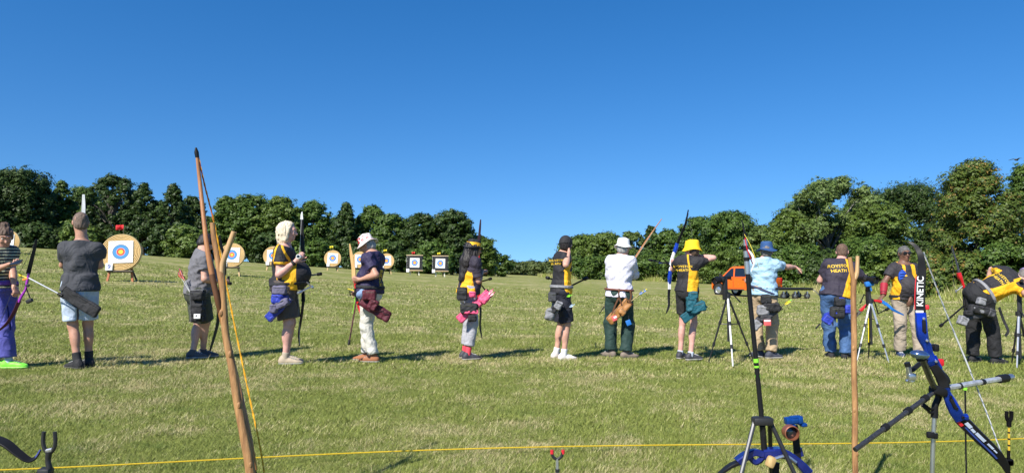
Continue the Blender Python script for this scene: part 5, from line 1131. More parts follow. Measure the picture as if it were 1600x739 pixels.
r, g = quiver('grey and black quiver on the hip of the archer at full draw', d, (872, 468), (859, 500), .115, .075, (GREYBAG, BLACK), [(863, 464, .055, .065, DKGREY, .5), (872, 477, .05, .06, GREYBAG, .5, -25), (859, 491, .06, .085, GREYBAG, .85, -15), (865, 484, .035, .05, BLACK, .7)], dy=-.22)
q = Q3(d + .80); b = thing('recurve_bow', q(879, 420), 'dark recurve bow mostly hidden beyond the archer at full draw', 'bow', 'recurve bows in the archers hands')
limb([q(880, 385), q(881, 365, -.05), q(882, 371, .0)][:2] + [q(881, 374, -.03)], .04, .01, CARBON, b, V3(1, 0, 0)) if False else None
limb([q(880, 418), q(880, 400, -.03), q(881, 385, -.09), q(882, 372, -.16)], [.042, .04, .034, .018], [.012, .01, .008, .006], CARBON, b, V3(1, 0, 0)); limb([q(878, 460), q(877, 480, -.03), q(877, 500, -.09), q(877, 516, -.16)], [.042, .04, .034, .018], [.012, .01, .008, .006], CARBON, b, V3(1, 0, 0)); m = MB(); m.strip([q(880, 419), q(880, 440), q(878, 461)], .03, .045, V3(1, 0, 0)); m.build('riser', CARBON, b); string([q(882, 373, -.16), q(888, 392, -.72), q(877, 515, -.16)], b, STRINGB)
rod([q(879, 441), q(857, 434.5, -.35)], .013, CARBON, b, caps=CARBON); rod([q(881, 452), q(914, 436, -.35)], .013, CARBON, b, caps=CARBON); rod([q(880, 445), q(881, 440, .7)], .010, CARBON, b)
for i, (x, y, c, l) in enumerate([(897, 476, M('pale_blue_feather', (.45, .58, .75), .7), 'pale blue fletched arrow hanging below the belt of the archer at full draw'), (893, 461, LIME, 'lime fletched arrow by the belt of the archer at full draw')]): arrow(l, P(876, 486 - 20 * i, d - .16), P(x, y, d - .25), c, CARBON, c)

# ---- man in white with the longbow
d = 10.3
p = Person('man in white bucket hat and white long sleeved shirt with dark green trousers', d, (970, 408), (967, 462), (974, 388), [(955, .05, -40), (978, -.08, 78)], 22, 34, 8, 1.73, 1.0, .3, skin=SKIN_TAN)
p.arm(1, (990, 411, .30), el=(992, 430, .10), hdir=(.1, .8, .7), palm=(-1, .3, 0), curl=1.); p.arm(0, (964, 431, .30), el=(953, 431, .08), hdir=(.6, .6, -.1), palm=(0, 0, -1), curl=.9)
p.body(); p.shirt(M('white_shirt', (.64, .63, .73), .8, scale=5, var=.05), 1.9, .05, .016, 1.04, wr=.007, collar=True); p.legs(M('bottle_green_trousers', (.018, .045, .038), .75, scale=6), 1.95, .028, 1.25, .1, .009)
p.shoes(M('walking_shoe', (.20, .16, .13), .8), RUBD, None); p.hair(H_SILV, 'short', .008); p.hat(M('white_hat', (.78, .77, .74), .8, var=.04), .096, .035, .03, size=1.03)
p.band(BROWNB, .06, .014, .048)
r, g = quiver('tan leather quiver with buckles on the man in white', d, (984, 470), (951, 503), .13, .075, (LEATHER, M('dark_leather', (.12, .05, .02), .6)), [(972, 487, .05, .045, LEATHER, .5, -40)], dy=-.24)
for pts in ([(968, 452), (967, 462), (972, 478)], [(968, 462), (960, 480), (956, 492)], [(984, 452), (986, 462), (983, 474)]): m = MB(); m.strip(spline([P(x, y, d - .27) for x, y in pts], 4), .022, .005, V3(.8, 0, .5)); m.build('strap', M('dark_leather', (.12, .05, .02), .6), r)
for lb, px, py, mt, nm in (('red and white card tag hanging from the tan leather quiver', 960, 497, M('red_card', (.7, .12, .12), .6), 'tag'), ('bright blue tag hanging below the tan leather quiver', 982, 504, BLUEP, 'tag')):
    c = P(px, py, d - .29); t = thing('tag', c, lb, 'tag'); m = MB(); m.rbox(c, axes(V3(1, 0, .4), V3(-.4, 0, 1)), (.035, .038, .008), .006, 3); o = m.build('card', mt, t); m = MB(); m.tube([c + UP * .03, c + UP * .10 + V3(.005, 0, 0)], .002, 4); m.build('cord', STRINGB, o)
    if px == 960: m = MB(); m.rbox(c + V3(.01, -.009, .014), axes(V3(1, 0, .4), V3(-.4, 0, 1)), (.022, .014, .002), .001, 2); m.build('label', WHITEP, o)
for i, (x, y) in enumerate([(1005, 455), (1010, 452)]): arrow(['blue fletched arrow in the tan leather quiver, lower one', 'blue fletched arrow in the tan leather quiver, upper one with yellow nock'][i], P(978, 477, d - .24), P(x, y, d - .3), BLUEP, wood('arrow_wood', (.5, .34, .16), (.65, .47, .24), .5), YELP)
q = Q3(d + .42); b = thing('longbow', q(985, 412), 'brown wooden longbow held slanted upward by the man in white', 'longbow')
m = MB(); m.tube(spline([q(1034, 342), q(1012, 373, .01), q(992, 404, .02), q(966, 445, .02), q(948, 473, .01), q(936, 491)], 5), [.006, .012, .017, .017, .012, .006], 8); m.build('bow_stave', YEWD, b); string([q(1033, 343), q(936, 490)], b, M('cream_string', (.6, .55, .42), .7, bump=0), .0018); m = MB(); m.tube([q(993, 402, .02), q(986, 413, .02)], .0185, 8); m.build('grip', M('dark_leather', (.12, .05, .02), .6), b)

# ---- archer with the yellow hat, aiming
d = 10.1
p = Person('archer in yellow bucket hat aiming a blue recurve bow, black shorts', d, (1076, 409), (1073, 457), (1081, 391), [(1063, .10, 40), (1079, -.08, 72)], 30, -38, 0, 1.66, .86, .2, skin=SKIN_PINK)
p.arm(0, (1054, 408, .50), pole=(-.5, 0, -1), hdir=(-.35, 1, .0), palm=(1, .4, 0), curl=.9); p.arm(1, (1093, 400, .10), el=(1115, 403, -.05), hdir=(-1, .3, .1), palm=(0, -1, 0), curl=1.)
p.body(); p.shirt(CLUB, .55, .02, .018, 1.04, panel=lambda U, V, W_, da: np.where(W_ < .70, np.minimum(U - .055, da + .05), np.minimum(np.minimum(U - .055 + (W_ - .7) * .12, .085 - U - (W_ - .7) * .12), .5)), wr=.005); p.legs(BLACK, .72, .02, 1.08, .1, .005, 'shorts')
p.shoes(M('dark_trainer', (.045, .045, .055), .6), RUB, M('pale_sock', (.5, .55, .65), .8), .04, .98); p.hair(H_BROWN, 'short', .008); p.hat(M('yellow_hat', (.85, .56, .012), .75, var=.05), .10, .032, .045, size=1.04)
lettering('ROYSTON', .046, p.S - p.up * .07 - V3(.085, 0, 0), V3(1, 0, 0), UP, GOLDINK, p.shirto, p.shirto, .004); lettering('HEATH', .046, p.S - p.up * .122 - V3(.08, 0, 0), V3(1, 0, 0), UP, GOLDINK, p.shirto, p.shirto, .004)
r, g = quiver('teal cloth quiver with a big pocket on the archer in yellow hat', d, (1101, 474), (1066, 500), .13, .06, (TEAL, M('dark_teal', (.008, .06, .08), .7)), [(1083, 461, .06, .05, TEAL, .4), (1080, 475, .065, .10, TEAL, .4), (1090, 480, .11, .07, TEAL, .6, 15)], dy=-.22)
q = Q3(d + .62); b = thing('recurve_bow', q(1050, 410), 'blue and white recurve bow with black limbs drawn by the archer in yellow hat', 'bow', 'recurve bows in the archers hands')
limb([q(1056, 388), q(1062, 372, -.02), q(1071, 350, -.08), q(1075.5, 328, -.14)], [.046, .044, .036, .018], [.014, .01, .008, .006], CARBON, b, V3(.9, .4, 0)); limb([q(1046, 448), q(1045, 462, -.02), q(1045, 478, -.08), q(1041, 489, -.14)], [.046, .044, .036, .018], [.014, .01, .008, .006], CARBON, b, V3(.9, .4, 0)); limb([q(1046, 441), q(1046, 452, -.01)], .048, .016, BOWWHITE, b, V3(.9, .4, 0), name='limb_bolt')
m = MB(); m.strip(spline([q(1058, 380), q(1056, 388), q(1053.5, 395)], 3), [.046, .05, .035], [.03, .05, .05], V3(.9, .4, 0)); m.build('upper_riser', BOWBLUE, b); m = MB(); m.strip(spline([q(1053.5, 394), q(1050, 405), q(1048, 417), q(1047, 426)], 3), [.032, .03, .034, .03], [.045, .05, .04, .045], V3(.9, .4, 0)); m.build('riser', BOWWHITE, b); m = MB(); m.strip(spline([q(1047.5, 423), q(1046.5, 433), q(1046, 443)], 3), [.035, .05, .046], [.05, .05, .03], V3(.9, .4, 0)); m.build('lower_riser', BOWBLUE, b)
string([q(1075, 330, -.14), q(1087, 402, -.60), q(1041, 488, -.14)], b, STRINGB, .0016); rod([q(1049, 413), q(1018, 407, .35)], .011, CARBON, b, caps=CARBON); rod([q(1048, 417), q(1036, 403, -.1)], .009, CARBON, b); rod([q(1048, 412), q(1030, 411, .3)], .008, BOWBLUE, b, 'sight')

# ---- man with the blue hat and outstretched arm
d = 10.4
PLAID = M('checked_shirt', (.34, .52, .66), .8, attr='panel', col2=(.25, .43, .58), attr2='panel2', col3=(.42, .58, .70), soft=.3)
p = Person('man in blue bucket hat and pale blue checked shirt stretching out his right arm', d, (1195, 413), (1194, 460), (1198, 393), [(1187, .12, -30), (1204, -.05, 76)], 8, 20, 0, 1.73, .96, .3)
p.arm(1, (1246, 417.5, .34), pole=(0, -.2, -1), hdir=(1, .25, -.45), palm=(0, .2, -1), curl=.7); p.arm(0, (1182, 440, .30), pole=(-1, -.2, -.8), hdir=(.2, 1, .2), palm=(1, 0, 0), curl=.9)
p.body(); p.shirt(PLAID, .56, .04, .022, 1.07, panel=lambda U, V, W_, da: np.sin(W_ * 62) - .7, panel2=lambda U, V, W_, da: np.sin(W_ * 31 + 1.2) - .96, wr=.007, collar=M('red_collar', (.42, .10, .10), .8))
p.legs(M('khaki_trousers', (.42, .31, .19), .8, scale=6), 1.95, .024, 1.2, .1, .009); p.shoes(M('navy_trainer', (.05, .055, .075), .7), RUB, None); p.hair(H_GREY, 'short', .006); p.hat(M('blue_hat', (.025, .075, .20), .8), .094, .058, .03)
p.band(BLACK, .065, .016, .032); p.band(M('navy_belt', (.04, .045, .09), .7), .02, .016, .042, 'quiver_belt', .35)
r, g = quiver('grey and black quiver below the belt of the man in blue hat', d, (1218, 477), (1183, 505), .13, .08, (DKGREY, BLACK), [(1197, 467, .07, .065, BLACK, .6), (1197, 470, .04, .028, GREYBAG, .8), (1192, 485, .085, .075, GREYBAG, .8), (1205, 480, .12, .065, BLACK, .7), (1181, 508, .06, .07, GREYBAG, .5, -35), (1196, 497, .08, .05, DKGREY, .6)], dy=-.24)
m = MB(); m.rbox(P(1199, 504, d - .37), [V3(1, 0, 0), UP, V3(0, 1, 0)], (.05, .042, .008), .004, 3); o = m.build('red_badge', M('red_card', (.7, .12, .12), .6), r); m = MB(); m.rbox(P(1199, 501, d - .3795), [V3(1, 0, 0), UP, V3(0, 1, 0)], (.045, .012, .002), .001, 2); m.build('label', WHITEP, o)
for i, (x, y) in enumerate([(1236, 469), (1233, 471)]): arrow(['yellow nocked arrow in the quiver of the man in blue hat, outer one', 'yellow nocked arrow in the quiver of the man in blue hat, inner one'][i], P(1210, 487, d - .24), P(x, y, d - .3), YELP, CARBON, LIME)

# ---- big man in jeans at the spotting scope
d = 10.4
p = Person('big man in black and yellow club shirt and blue jeans leaning to a scope', d, (1313, 416, .06), (1307, 464), (1316, 394, .14), [(1298, .10, 8), (1321, -.06, 50)], 14, 26, 8, 1.72, 1.22, .5, skin=SKIN_PINK)
p.arm(1, (1351, 433, .30), pole=(.6, -.6, -1), hdir=(.6, .7, .1), palm=(-.6, .5, 0), curl=.7); p.arm(0, (1296, 446, .35), pole=(-1, 0, -.6), hdir=(.4, 1, -.2), palm=(1, 0, 0), curl=.7)
p.body(); p.shirt(CLUBP, .60, .04, .020, 1.06, panel=lambda U, V, W_, da: np.where(W_ < .74, np.minimum(np.minimum(U - .045 - .055 * W_, da), 1), np.minimum(U - .088 + (W_ - .74) * .12, .122 - (W_ - .74) * .12 - U)), wr=.006); p.legs(M('blue_jeans', (.055, .12, .26), .8, scale=9, var=.25), 1.97, .022, 1.25, .1, .009); p.shoes(BLACK, RUBD, None); p.hair(M('cropped_brown_hair', (.125, .075, .05), .7, scale=60, var=.4, bump=.5, bscale=200), 'short', .004)
m = MB(); e, w_ = p.el[1], p.wr[1]; m.tube([e + (w_ - e) * .0, e + (w_ - e) * .5, w_], [.064, .055, .045], 12); m.build('black_sleeve', BLACK, p.root)
lettering('ROYSTON', .062, p.S - p.up * .0 - V3(.065, 0, 0), nrm(V3(1, 0, .04)), UP, GOLDINK, p.shirto, p.shirto, .004); lettering('HEATH', .062, p.S - p.up * .07 - V3(.065, 0, 0), nrm(V3(1, 0, .04)), UP, GOLDINK, p.shirto, p.shirto, .004)
r, g = quiver('royal blue and black hip pouch quiver on the big man in jeans', d, (1322, 484), (1288, 497), .12, .075, (BLUEBAG, BLACK), [(1312, 471, .07, .065, BLACK, .5), (1312, 468, .055, .03, BLUEBAG, .6), (1308, 488, .10, .085, BLACK, .85), (1308, 489, .075, .04, BLUEBAG, .9), (1293, 499, .065, .06, BLUEBAG, .4, -35), (1326, 483, .06, .06, BLUEBAG, .5)], dy=-.27)
m = MB(); m.strip(spline([P(1309, 463, d - .24), P(1311, 475, d - .28), P(1310, 490, d - .33)], 4), .05, .006, V3(1, 0, 0)); m.build('strap', BLACK, r); rod([P(1281, 506, d - .1), P(1275, 513, d - .15)], .012, BLACK, r, 'strap_end')

# ---- man in sunglasses facing the camera
d = 10.9
p = Person('man with sunglasses and red arm guard in black and yellow shirt facing the camera', d, (1412, 419), (1413, 468), (1413, 397), [(1437, -.1, 158), (1406, .02, 196)], 176, 184, 2, 1.72, 1.06, 1.0, skin=SKIN_BROWN)
p.arm(1, (1380, 462, -.16), pole=(-.8, .6, -.3), hdir=(-.7, -.3, -.5), palm=(.3, .1, -1), curl=.6); p.arm(0, (1424, 464, -.20), pole=(1, .5, -.2), hdir=(-.35, -.15, -1), palm=(-.2, 1, 0), curl=.3)
p.brow = M('grey_brow', (.1, .09, .085), .8); p.body(); p.eyes(); p.shirt(CLUBB, .62, .03, .020, 1.04, panel=lambda U, V, W_, da: np.where(U > 0, np.where(W_ < .72, np.minimum(U - .15, da - .004), np.minimum(U - .05, .085 - U)), np.where(W_ < .78, np.minimum(-U - .055 - .03 * (.7 - W_), da - .004), np.minimum(-U - .045, .105 + U))), wr=.005, collar=True)
p.legs(M('stone_trousers', (.36, .30, .235), .8, scale=6), 1.95, .024, 1.25, .1, .010); p.shoes(M('blue_shoe', (.04, .06, .14), .6), RUB, None); p.hair(M('salt_hair', (.11, .105, .10), .6, scale=40, var=.4, bump=.5, bscale=160), 'short', .006); p.band(BLACK, .02, .022, .04)
r_, f_, u_ = p.HA; m = MB()
for s in (-1, 1):
    c = p.hd + r_ * s * .034 + f_ * .104 + u_ * .014; m.rbox(c, [r_, u_, f_], (.029, .019, .006), .006, 4, warp=None); m.tube([c + r_ * s * .028 + u_ * .008, p.hd + r_ * s * .082 + f_ * .05 + u_ * .018, p.hd + r_ * s * .085 - f_ * .01 + u_ * .014], .0035, 5)
m.tube([p.hd - r_ * .012 + f_ * .108 + u_ * .018, p.hd + r_ * .012 + f_ * .108 + u_ * .018], .004, 5); m.build('sunglasses', M('sunglass_lens', (.012, .011, .012), .1, bump=0), p.bodyo)
e, w_ = p.el[1], p.wr[1]; m = MB(); m.tube([e + (w_ - e) * .15, e + (w_ - e) * .55, e + (w_ - e) * .95], [.056, .052, .042], 12); ag = m.build('arm_guard', M('red_arm_guard', (.32, .014, .03), .6), p.root)
for t in (.3, .55, .8): m = MB(); c = e + (w_ - e) * t; dd = nrm(w_ - e) * .012; m.tube([c - dd, c + dd], .0565 - .012 * t, 12); m.build('buckle_strap', M('dark_red_strap', (.16, .01, .02), .6), ag)
e, w_ = p.el[0], p.wr[0]; m = MB(); m.tube([e + (w_ - e) * .86, e + (w_ - e) * .96], .033, 12); wo_ = m.build('watch', BLACKP, p.root); m = MB(); m.rbox(e + (w_ - e) * .91 + V3(.0, -.035, .0), I3, (.022, .006, .022), .006, 3); m.build('watch_face', GLASS, wo_)
cg = p.S - p.up * .13 + p.right * .095 + p.fwd * .115; V, Q = sdf([(ell(cg, p.T, (.062, .04, .105)), .0)], .008, (), wrinkles(9, .003)); go = mesh_obj('chest_guard', V, Q, M('blue_mesh', (.02, .09, .5), .6), p.root)
for i in range(5): m = MB(); m.tube(spline([cg + p.right * -.06 + p.fwd * .035 + p.up * (.08 - .04 * i), cg + p.fwd * .05 + p.up * (.085 - .04 * i), cg + p.right * .06 + p.fwd * .03 + p.up * (.08 - .04 * i)], 3), .004, 4); m.build('rib', M('dark_blue_trim', (.01, .03, .2), .6), go)
b_ = p.torso(.034); strap_on(p, [cg + p.up * -.10 + p.fwd * .035, p.S - p.up * .24 + p.fwd * .20 - p.right * .03, p.S - p.up * .23 + p.fwd * .16 - p.right * .15, p.S - p.up * .2 + p.fwd * .04 - p.right * .22], .026, BLUEBAG, 'guard_strap', UP); strap_on(p, [cg + p.up * .11 + p.fwd * .01, p.S + p.up * .055 + p.right * .09, p.S + p.up * .03 + p.right * .08 - p.fwd * .12], .024, BLACK, 'guard_strap', p.right); strap_on(p, [cg + p.up * .02 - p.right * .03 + p.fwd * .04, p.S - p.up * .19 + p.fwd * .17 - p.right * .02, p.S - p.up * .22 + p.fwd * .12 - p.right * .17], .022, BLACK, 'guard_strap', UP)
q = Q3(d - .38); b = thing('recurve_bow', q(1384, 474), 'recurve bow with blue limb held low by the man in sunglasses', 'bow', 'recurve bows in the archers hands')
limb([q(1376, 470), q(1386, 476), q(1396, 484), q(1412, 492, .1)], [.05, .05, .04, .02], [.016, .012, .009, .006], BLUEP, b, V3(.3, .3, 1)); m = MB(); m.strip(spline([q(1344, 486), q(1352, 478), q(1364, 470), q(1377, 471)], 4), [.03, .035, .03, .04], [.045, .03, .035, .04], V3(0, 1, 0)); m.build('riser', BOWRED, b); limb([q(1345, 485), q(1335, 496), q(1322, 505), q(1310, 508)], [.044, .04, .034, .02], [.014, .01, .008, .006], CARBON, b, V3(.3, .4, 1)); string([q(1411, 491, .1), q(1370, 478, .1), q(1311, 507)], b, STRINGB); rod([q(1364, 470), q(1350, 460), q(1344, 474)], .010, CARBON, b); rod([q(1366, 470), q(1372, 490), q(1384, 484)], .010, CARBON, b, caps=CARBON)

# ---- man bending at the right edge
d = 10.1
p = Person('man in black and yellow club shirt bending forward at the right edge', d, (1580, 437, -.06), (1527, 464), (1602, 433, -.12), [(1520, .16, 62), (1556, -.04, 76)], 66, 70, 55, 1.72, 1.05, .6)
p.arm(1, (1597, 458, -.18), pole=(-.2, -1, -.5), hdir=(1, .2, .2), palm=(0, .5, 1), curl=.7); p.arm(0, (1542, 446, .36), pole=(.2, 1, .6), hdir=(-1, -.2, -.3), palm=(0, 0, 1), curl=.5)
p.body(); p.eyes(); p.shirt(CLUB, .62, -.03, .020, 1.04, panel=lambda U, V, W_, da: np.minimum(np.where(W_ < .92, np.maximum(U - .035 - .055 * np.clip(W_, 0, 1), -U - .13), .022 - np.abs(U - .08)), da + .03), wr=.006); p.legs(M('black_trousers', (.016, .016, .018), .8, scale=6), 1.95, .026, 1.2, .13, .009); p.shoes(BLACK, RUBD, None); p.hair(H_GREY, 'short', .006)
r_, f_, u_ = p.HA; V, Q = sdf([(ell(p.hd + u_ * .032 - f_ * .008, p.HA, (.095, .116, .106)), .0)], .008, [(p.hd + u_ * .03, -nrm(u_ + f_ * .1))]); co = mesh_obj('cap', V, Q, M('lilac_cap', (.25, .2, .36), .8), p.bodyo); m = MB(); m.strip(spline([p.hd + f_ * .10 + u_ * .045, p.hd + f_ * .15 + u_ * .043, p.hd + f_ * .185 + u_ * .033], 4), [.15, .14, .08], .005, r_); m.build('peak', BLACK, co)
bk = -p.fwd; bn = nrm(bk * .75 - V3(0, 1, 0) * .66)
lettering('ROYSTON', .078, p.S - p.up * .135 + bk * .1 - V3(0, .03, 0), np.cross(bn, p.up) * -1, p.up, GOLDINK, p.shirto, p.shirto, .004) if False else None
rt_ = nrm(np.cross(p.up, bn)); lettering('ROYSTON', .056, p.S - p.up * .13 - p.right * .07 + bn * .1, rt_, p.up, GOLDINK, p.shirto, p.shirto, .004); lettering('HEATH', .056, p.S - p.up * .195 - p.right * .07 + bn * .1, rt_, p.up, GOLDINK, p.shirto, p.shirto, .004)
p.band(GREYBAG, .105, .022, .048)
r, g = quiver('grey hip quiver with several pockets on the bending man', d, (1552, 486), (1504, 497), .10, .07, (DKGREY, BLACK), [(1533, 471, .055, .05, GREYBAG, .5, -20), (1530, 484, .14, .06, BLACK, .8, -12), (1527, 484, .09, .035, GREYBAG, .9, -20), (1548, 489, .055, .06, DKGREY, .6, -20), (1504, 501, .055, .06, GREYBAG, .3, -25), (1513, 489, .05, .04, BLACK, .6)], dy=-.24)
m = MB(); m.strip(spline([P(1561, 480, d - .2), P(1568, 500, d - .16), P(1575, 516, d - .2), P(1571, 525, d - .2)], 4), .04, .006, V3(1, .2, 0)); m.build('strap', BLACK, r)
q = Q3(d + .30); b = thing('recurve_bow', q(1502, 440), 'black recurve bow with a red riser standing behind the bending man', 'bow', 'recurve bows in the archers hands')
limb([q(1499, 428), q(1496, 415), q(1491, 398), q(1487, 384)], [.044, .042, .034, .018], [.014, .01, .008, .006], M('mottled_limb', (.05, .045, .045), .4), b, V3(.8, .5, 0)); m = MB(); m.strip(spline([q(1498, 426), q(1500, 433), q(1504, 442), q(1508, 455), q(1512, 470)], 3), [.05, .06, .03, .035, .03], [.05, .05, .03, .03, .04], V3(0, 1, 0)); m.build('riser', BOWRED, b); limb([q(1512, 470), q(1517, 490), q(1517, 515), q(1522, 535)], [.044, .042, .034, .018], [.014, .01, .008, .006], CARBON, b, V3(.8, .5, 0)); string([q(1487, 386), q(1491, 450, .05), q(1522, 533)], b, STRINGB); rod([q(1508, 476), q(1472, 507, -.4)], .012, CARBON, b, caps=CARBON); m = MB(); m.rbox(q(1494, 455), I3, (.012, .014, .02), .006, 3); m.tube([q(1504, 447), q(1494, 455)], .006, 6); m.build('sight', ALU, b)
# ================================================================== spotting scopes on tripods along the shooting line
LEGAL = M('tripod_silver', (.62, .62, .62), .35, .7, bump=0); LEGBK = M('tripod_black', (.02, .02, .022), .45, bump=0)
def tripod(label, d, head, feet, mats, scope, low=None, brace=.5, rad=.013):
    """head: apex (px, py); feet: (px, dy) on the ground; scope: (px, py) eye end and lens end"""
    a = P(*head, d); fs = []
    for px, dy in feet: q = P(px, 555, d + dy); fs.append(V3(q[0], q[1], gz(q[0], q[1]) - .01))
    root = thing('tripod', V3(a[0], a[1], np.mean([f[2] for f in fs])), label, 'tripod', 'tripods along the shooting line'); cen = np.mean(fs, 0); mid = V3(a[0], a[1], a[2] - .42)
    for f, mt in zip(fs, mats):
        m = MB(); k1 = a + (f - a) * .40; k2 = a + (f - a) * .72; m.tube([a, k1], rad * 1.15, 8); m.tube([k1 - (f - a) * .01, k2], rad * .95, 8); m.tube([k2 - (f - a) * .01, f], rad * .72, 8); lo = m.build('leg', mt, root)
        for k in (k1, k2): m = MB(); m.tube([k - nrm(f - a) * .025, k + nrm(f - a) * .025], rad * 1.5, 8); m.build('leg_clamp', LEGBK, lo)
        m = MB(); m.tube([f - UP * .0 + (a - f) * .012, f], rad * 1.3, 8); m.build('foot', BLACKP, lo)
        if brace: m = MB(); k = a + (f - a) * brace; c = V3(a[0], a[1], k[2]); m.tube([k, c], rad * .5, 6); m.build('brace', LEGBK, root)
    m = MB(); m.tube([a - UP * .62, a + UP * .02], rad * 1.15, 8); m.tube([a - UP * .03, a + UP * .03], rad * 3., 10); m.build('centre_column', LEGBK, root)
    sa, sb = P(*scope[0], d + (scope[0][2] if len(scope[0]) > 2 else 0)) if False else P(scope[0][0], scope[0][1], d + scope[0][2]), P(scope[1][0], scope[1][1], d + scope[1][2]); t = nrm(sb - sa); mid = (sa + sb) / 2
    m = MB(); m.rbox((a + mid) / 2 + UP * -.02, axes(t * V3(1, 1, 0) + V3(1e-4, 0, 0), UP), (.03, np.linalg.norm(mid - a) / 2 + .03, .028), .012, 3); m.tube([a + UP * .02, mid], .02, 8); ho = m.build('pan_head', LEGBK, root)
    m = MB(); m.tube(spline([a + UP * .05, a + UP * .02 - t * .08 + V3(.02, -.03, -.03), a - t * .18 + V3(.03, -.05, -.12)], 4), [.008, .011], 6); m.build('pan_handle', LEGBK, ho)
    L = np.linalg.norm(sb - sa); sc = thing('spotting_scope', mid, label.replace('tripod', 'scope') if False else scope[2], 'spotting scope', 'spotting scopes on tripods')
    m = MB(); R_ = scope[3]; u, v = frame(t, UP); m.lathe([(R_ * .45, 0), (R_ * .55, .01), (R_ * .55, L * .12), (R_ * .42, L * .16), (R_ * .5, L * .3), (R_ * .8, L * .45), (R_ * .8, L * .7), (R_, L * .78), (R_, L), (R_ * .86, L), (R_ * .82, L * .93)], sa, [u, v, t], 20); so_ = m.build('scope_body', CARBON, sc, sharp=30)
    m = MB(); m.lathe([(.0005, L * .945), (R_ * .83, L * .94)], sa, [u, v, t], 20); m.build('objective_lens', GLASS, so_); m = MB(); m.lathe([(R_ * .86, L * .5), (R_ * .9, L * .52), (R_ * .9, L * .62), (R_ * .86, L * .64)], sa, [u, v, t], 20); m.build('focus_ring', BLACKP, so_)
    return root
tripod('black and white legged tripod right of the yellow hatted archer', 9.75, (1137, 462), [(1107, .10), (1145, -.42), (1178, .25)], (LEGBK, M('white_enamel', (.75, .75, .74), .35, bump=0), LEGBK), ((1141, 433, .05), (1116, 439, -.10), 'black spotting scope on the tripod in front of the orange pickup', .050), brace=.42)
tripod('silver and black tripod between the big man in jeans and man in sunglasses', 10.2, (1360, 470), [(1338, -.12), (1357, .38), (1389, -.2)], (LEGAL, LEGBK, LEGAL), ((1337, 434, .25), (1369, 438, -.15), 'black spotting scope at the face of the big man in jeans', .052), brace=.3)
tripod('grey tripod at the right edge beside the bending man', 9.9, (1592, 490), [(1580, .25), (1588, -.3), (1612, .1)], (LEGBK, LEGAL, LEGBK), ((1597, 438, -.1), (1590, 447, .3), 'spotting scope below the face of the bending man', .045), brace=.4, rad=.014)
q = P(1358, 440, 10.15); m = MB(); t = thing('focus_cloth', q, 'bright blue clamp hanging below the scope of the big man', 'clamp'); m.rbox(q - UP * .03, axes(V3(1, 0, .2), UP), (.06, .035, .03), .012, 3); o = m.build('clamp_body', BLUEP, t); m = MB(); m.tube([q, q - UP * .13 + V3(.03, 0, 0)], .012, 6); m.build('lever', BLUEP, o)
for (x0, y0, x1, y1, dd, lb) in ((1357, 497, 1357, 556, 10.1, 'yellow topped marker arrow stuck in the turf under the silver tripod'),):
    a = P(x1, y1, dd); a[2] = gz(a[0], a[1]); b = P(x0, y0, dd); t = thing('marker_arrow', a, lb, 'arrow'); m = MB(); m.tube([a, a + (b - a) * .45], .004, 6); so_ = m.build('shaft', CARBON, t); m = MB(); m.tube([a + (b - a) * .45, b], .006, 6); m.build('wrap', YELP, so_)

# ================================================================== the waiting line: yellow rope, bow stands and bows close to the camera
ROPE = M('yellow_rope', (.62, .42, .015), .6, scale=300, var=.35, bump=.6, bscale=500); YSTICK = wood('rough_stick', (.17, .075, .028), (.50, .27, .105), .65, 4.2, (9, 9, 1.6), .6); BARE = wood('peeled_wood', (.36, .20, .085), (.56, .36, .17), .6, 3, (12, 12, 1.5), .35)
def rope():
    K = np.array([(-60, 736), (0, 733), (210, 723), (400, 716), (500, 711), (640, 702.5), (760, 698.5), (860, 697), (1000, 696), (1100, 695), (1330, 692), (1420, 690.5), (1600, 684), (1680, 680)]); pf = np.polyfit(K[:, 0] / 800, K[:, 1], 4); pts = []
    for px in np.arange(-60, 1690, 35.):
        py = np.polyval(pf, px / 800)
        # meets the turf where the view line reaches 3 cm above it
        y = 4.
        for _ in range(12):
            p = P(px, py, y); y *= (CAM[2] - (gz(p[0], p[1]) + .045)) / (CAM[2] - p[2])
        pts.append(P(px, py, y))
    pts = spline(pts, 6); m = MB(); m.tube(pts, .0043, 7); o = m.build('rope', ROPE); tag(o, 'yellow rope lying across the grass in front of the archers', 'rope')
rope()
# ---- longbow leaning in a forked wooden stake
d = 3.35; q = Q3(d)
b = q(396, 739); st = thing('bow_stake', V3(b[0] + .03, d, gz(b[0], d)), 'forked wooden stake holding the longbow, thick stick with two prongs', 'stake')
foot = V3(b[0] + .020, d + .0, gz(b[0], d) - .1)
m = MB(); tr_pts = spline([foot, q(391.5, 739), q(383, 688), q(370, 620), q(362.5, 572), q(353, 525), q(349.5, 480), q(346.5, 440), q(346, 424)], 5); m.tube(tr_pts, [.0235, .0225, .021, .0195, .0182, .0165, .0160, .0172, .015], 12); m.tube(spline([q(345, 436), q(340, 405), q(334.5, 375), q(331.5, 348)], 4), [.0145, .013, .012, .0115], 10); o = m.build('trunk', YSTICK, st)
m = MB(); m.tube(spline([q(346, 434), q(348, 412), q(355, 391), q(366, 362)], 4), [.015, .0138, .0138, .0132], 10); o2 = m.build('prong', BARE, st)
for i in (6, 14, 22, 29): m = MB(); c = tr_pts[min(i, len(tr_pts) - 1)]; m.ell(c + V3(.008 * (-1) ** i, -.013, 0), I3, (.010, .010, .018), 8, 6); m.build('knot', YSTICK, o)
lb_ = thing('longbow', q(392, 735, .06), 'tall brown wooden longbow leaning on the forked stake, string twisted orange', 'longbow')
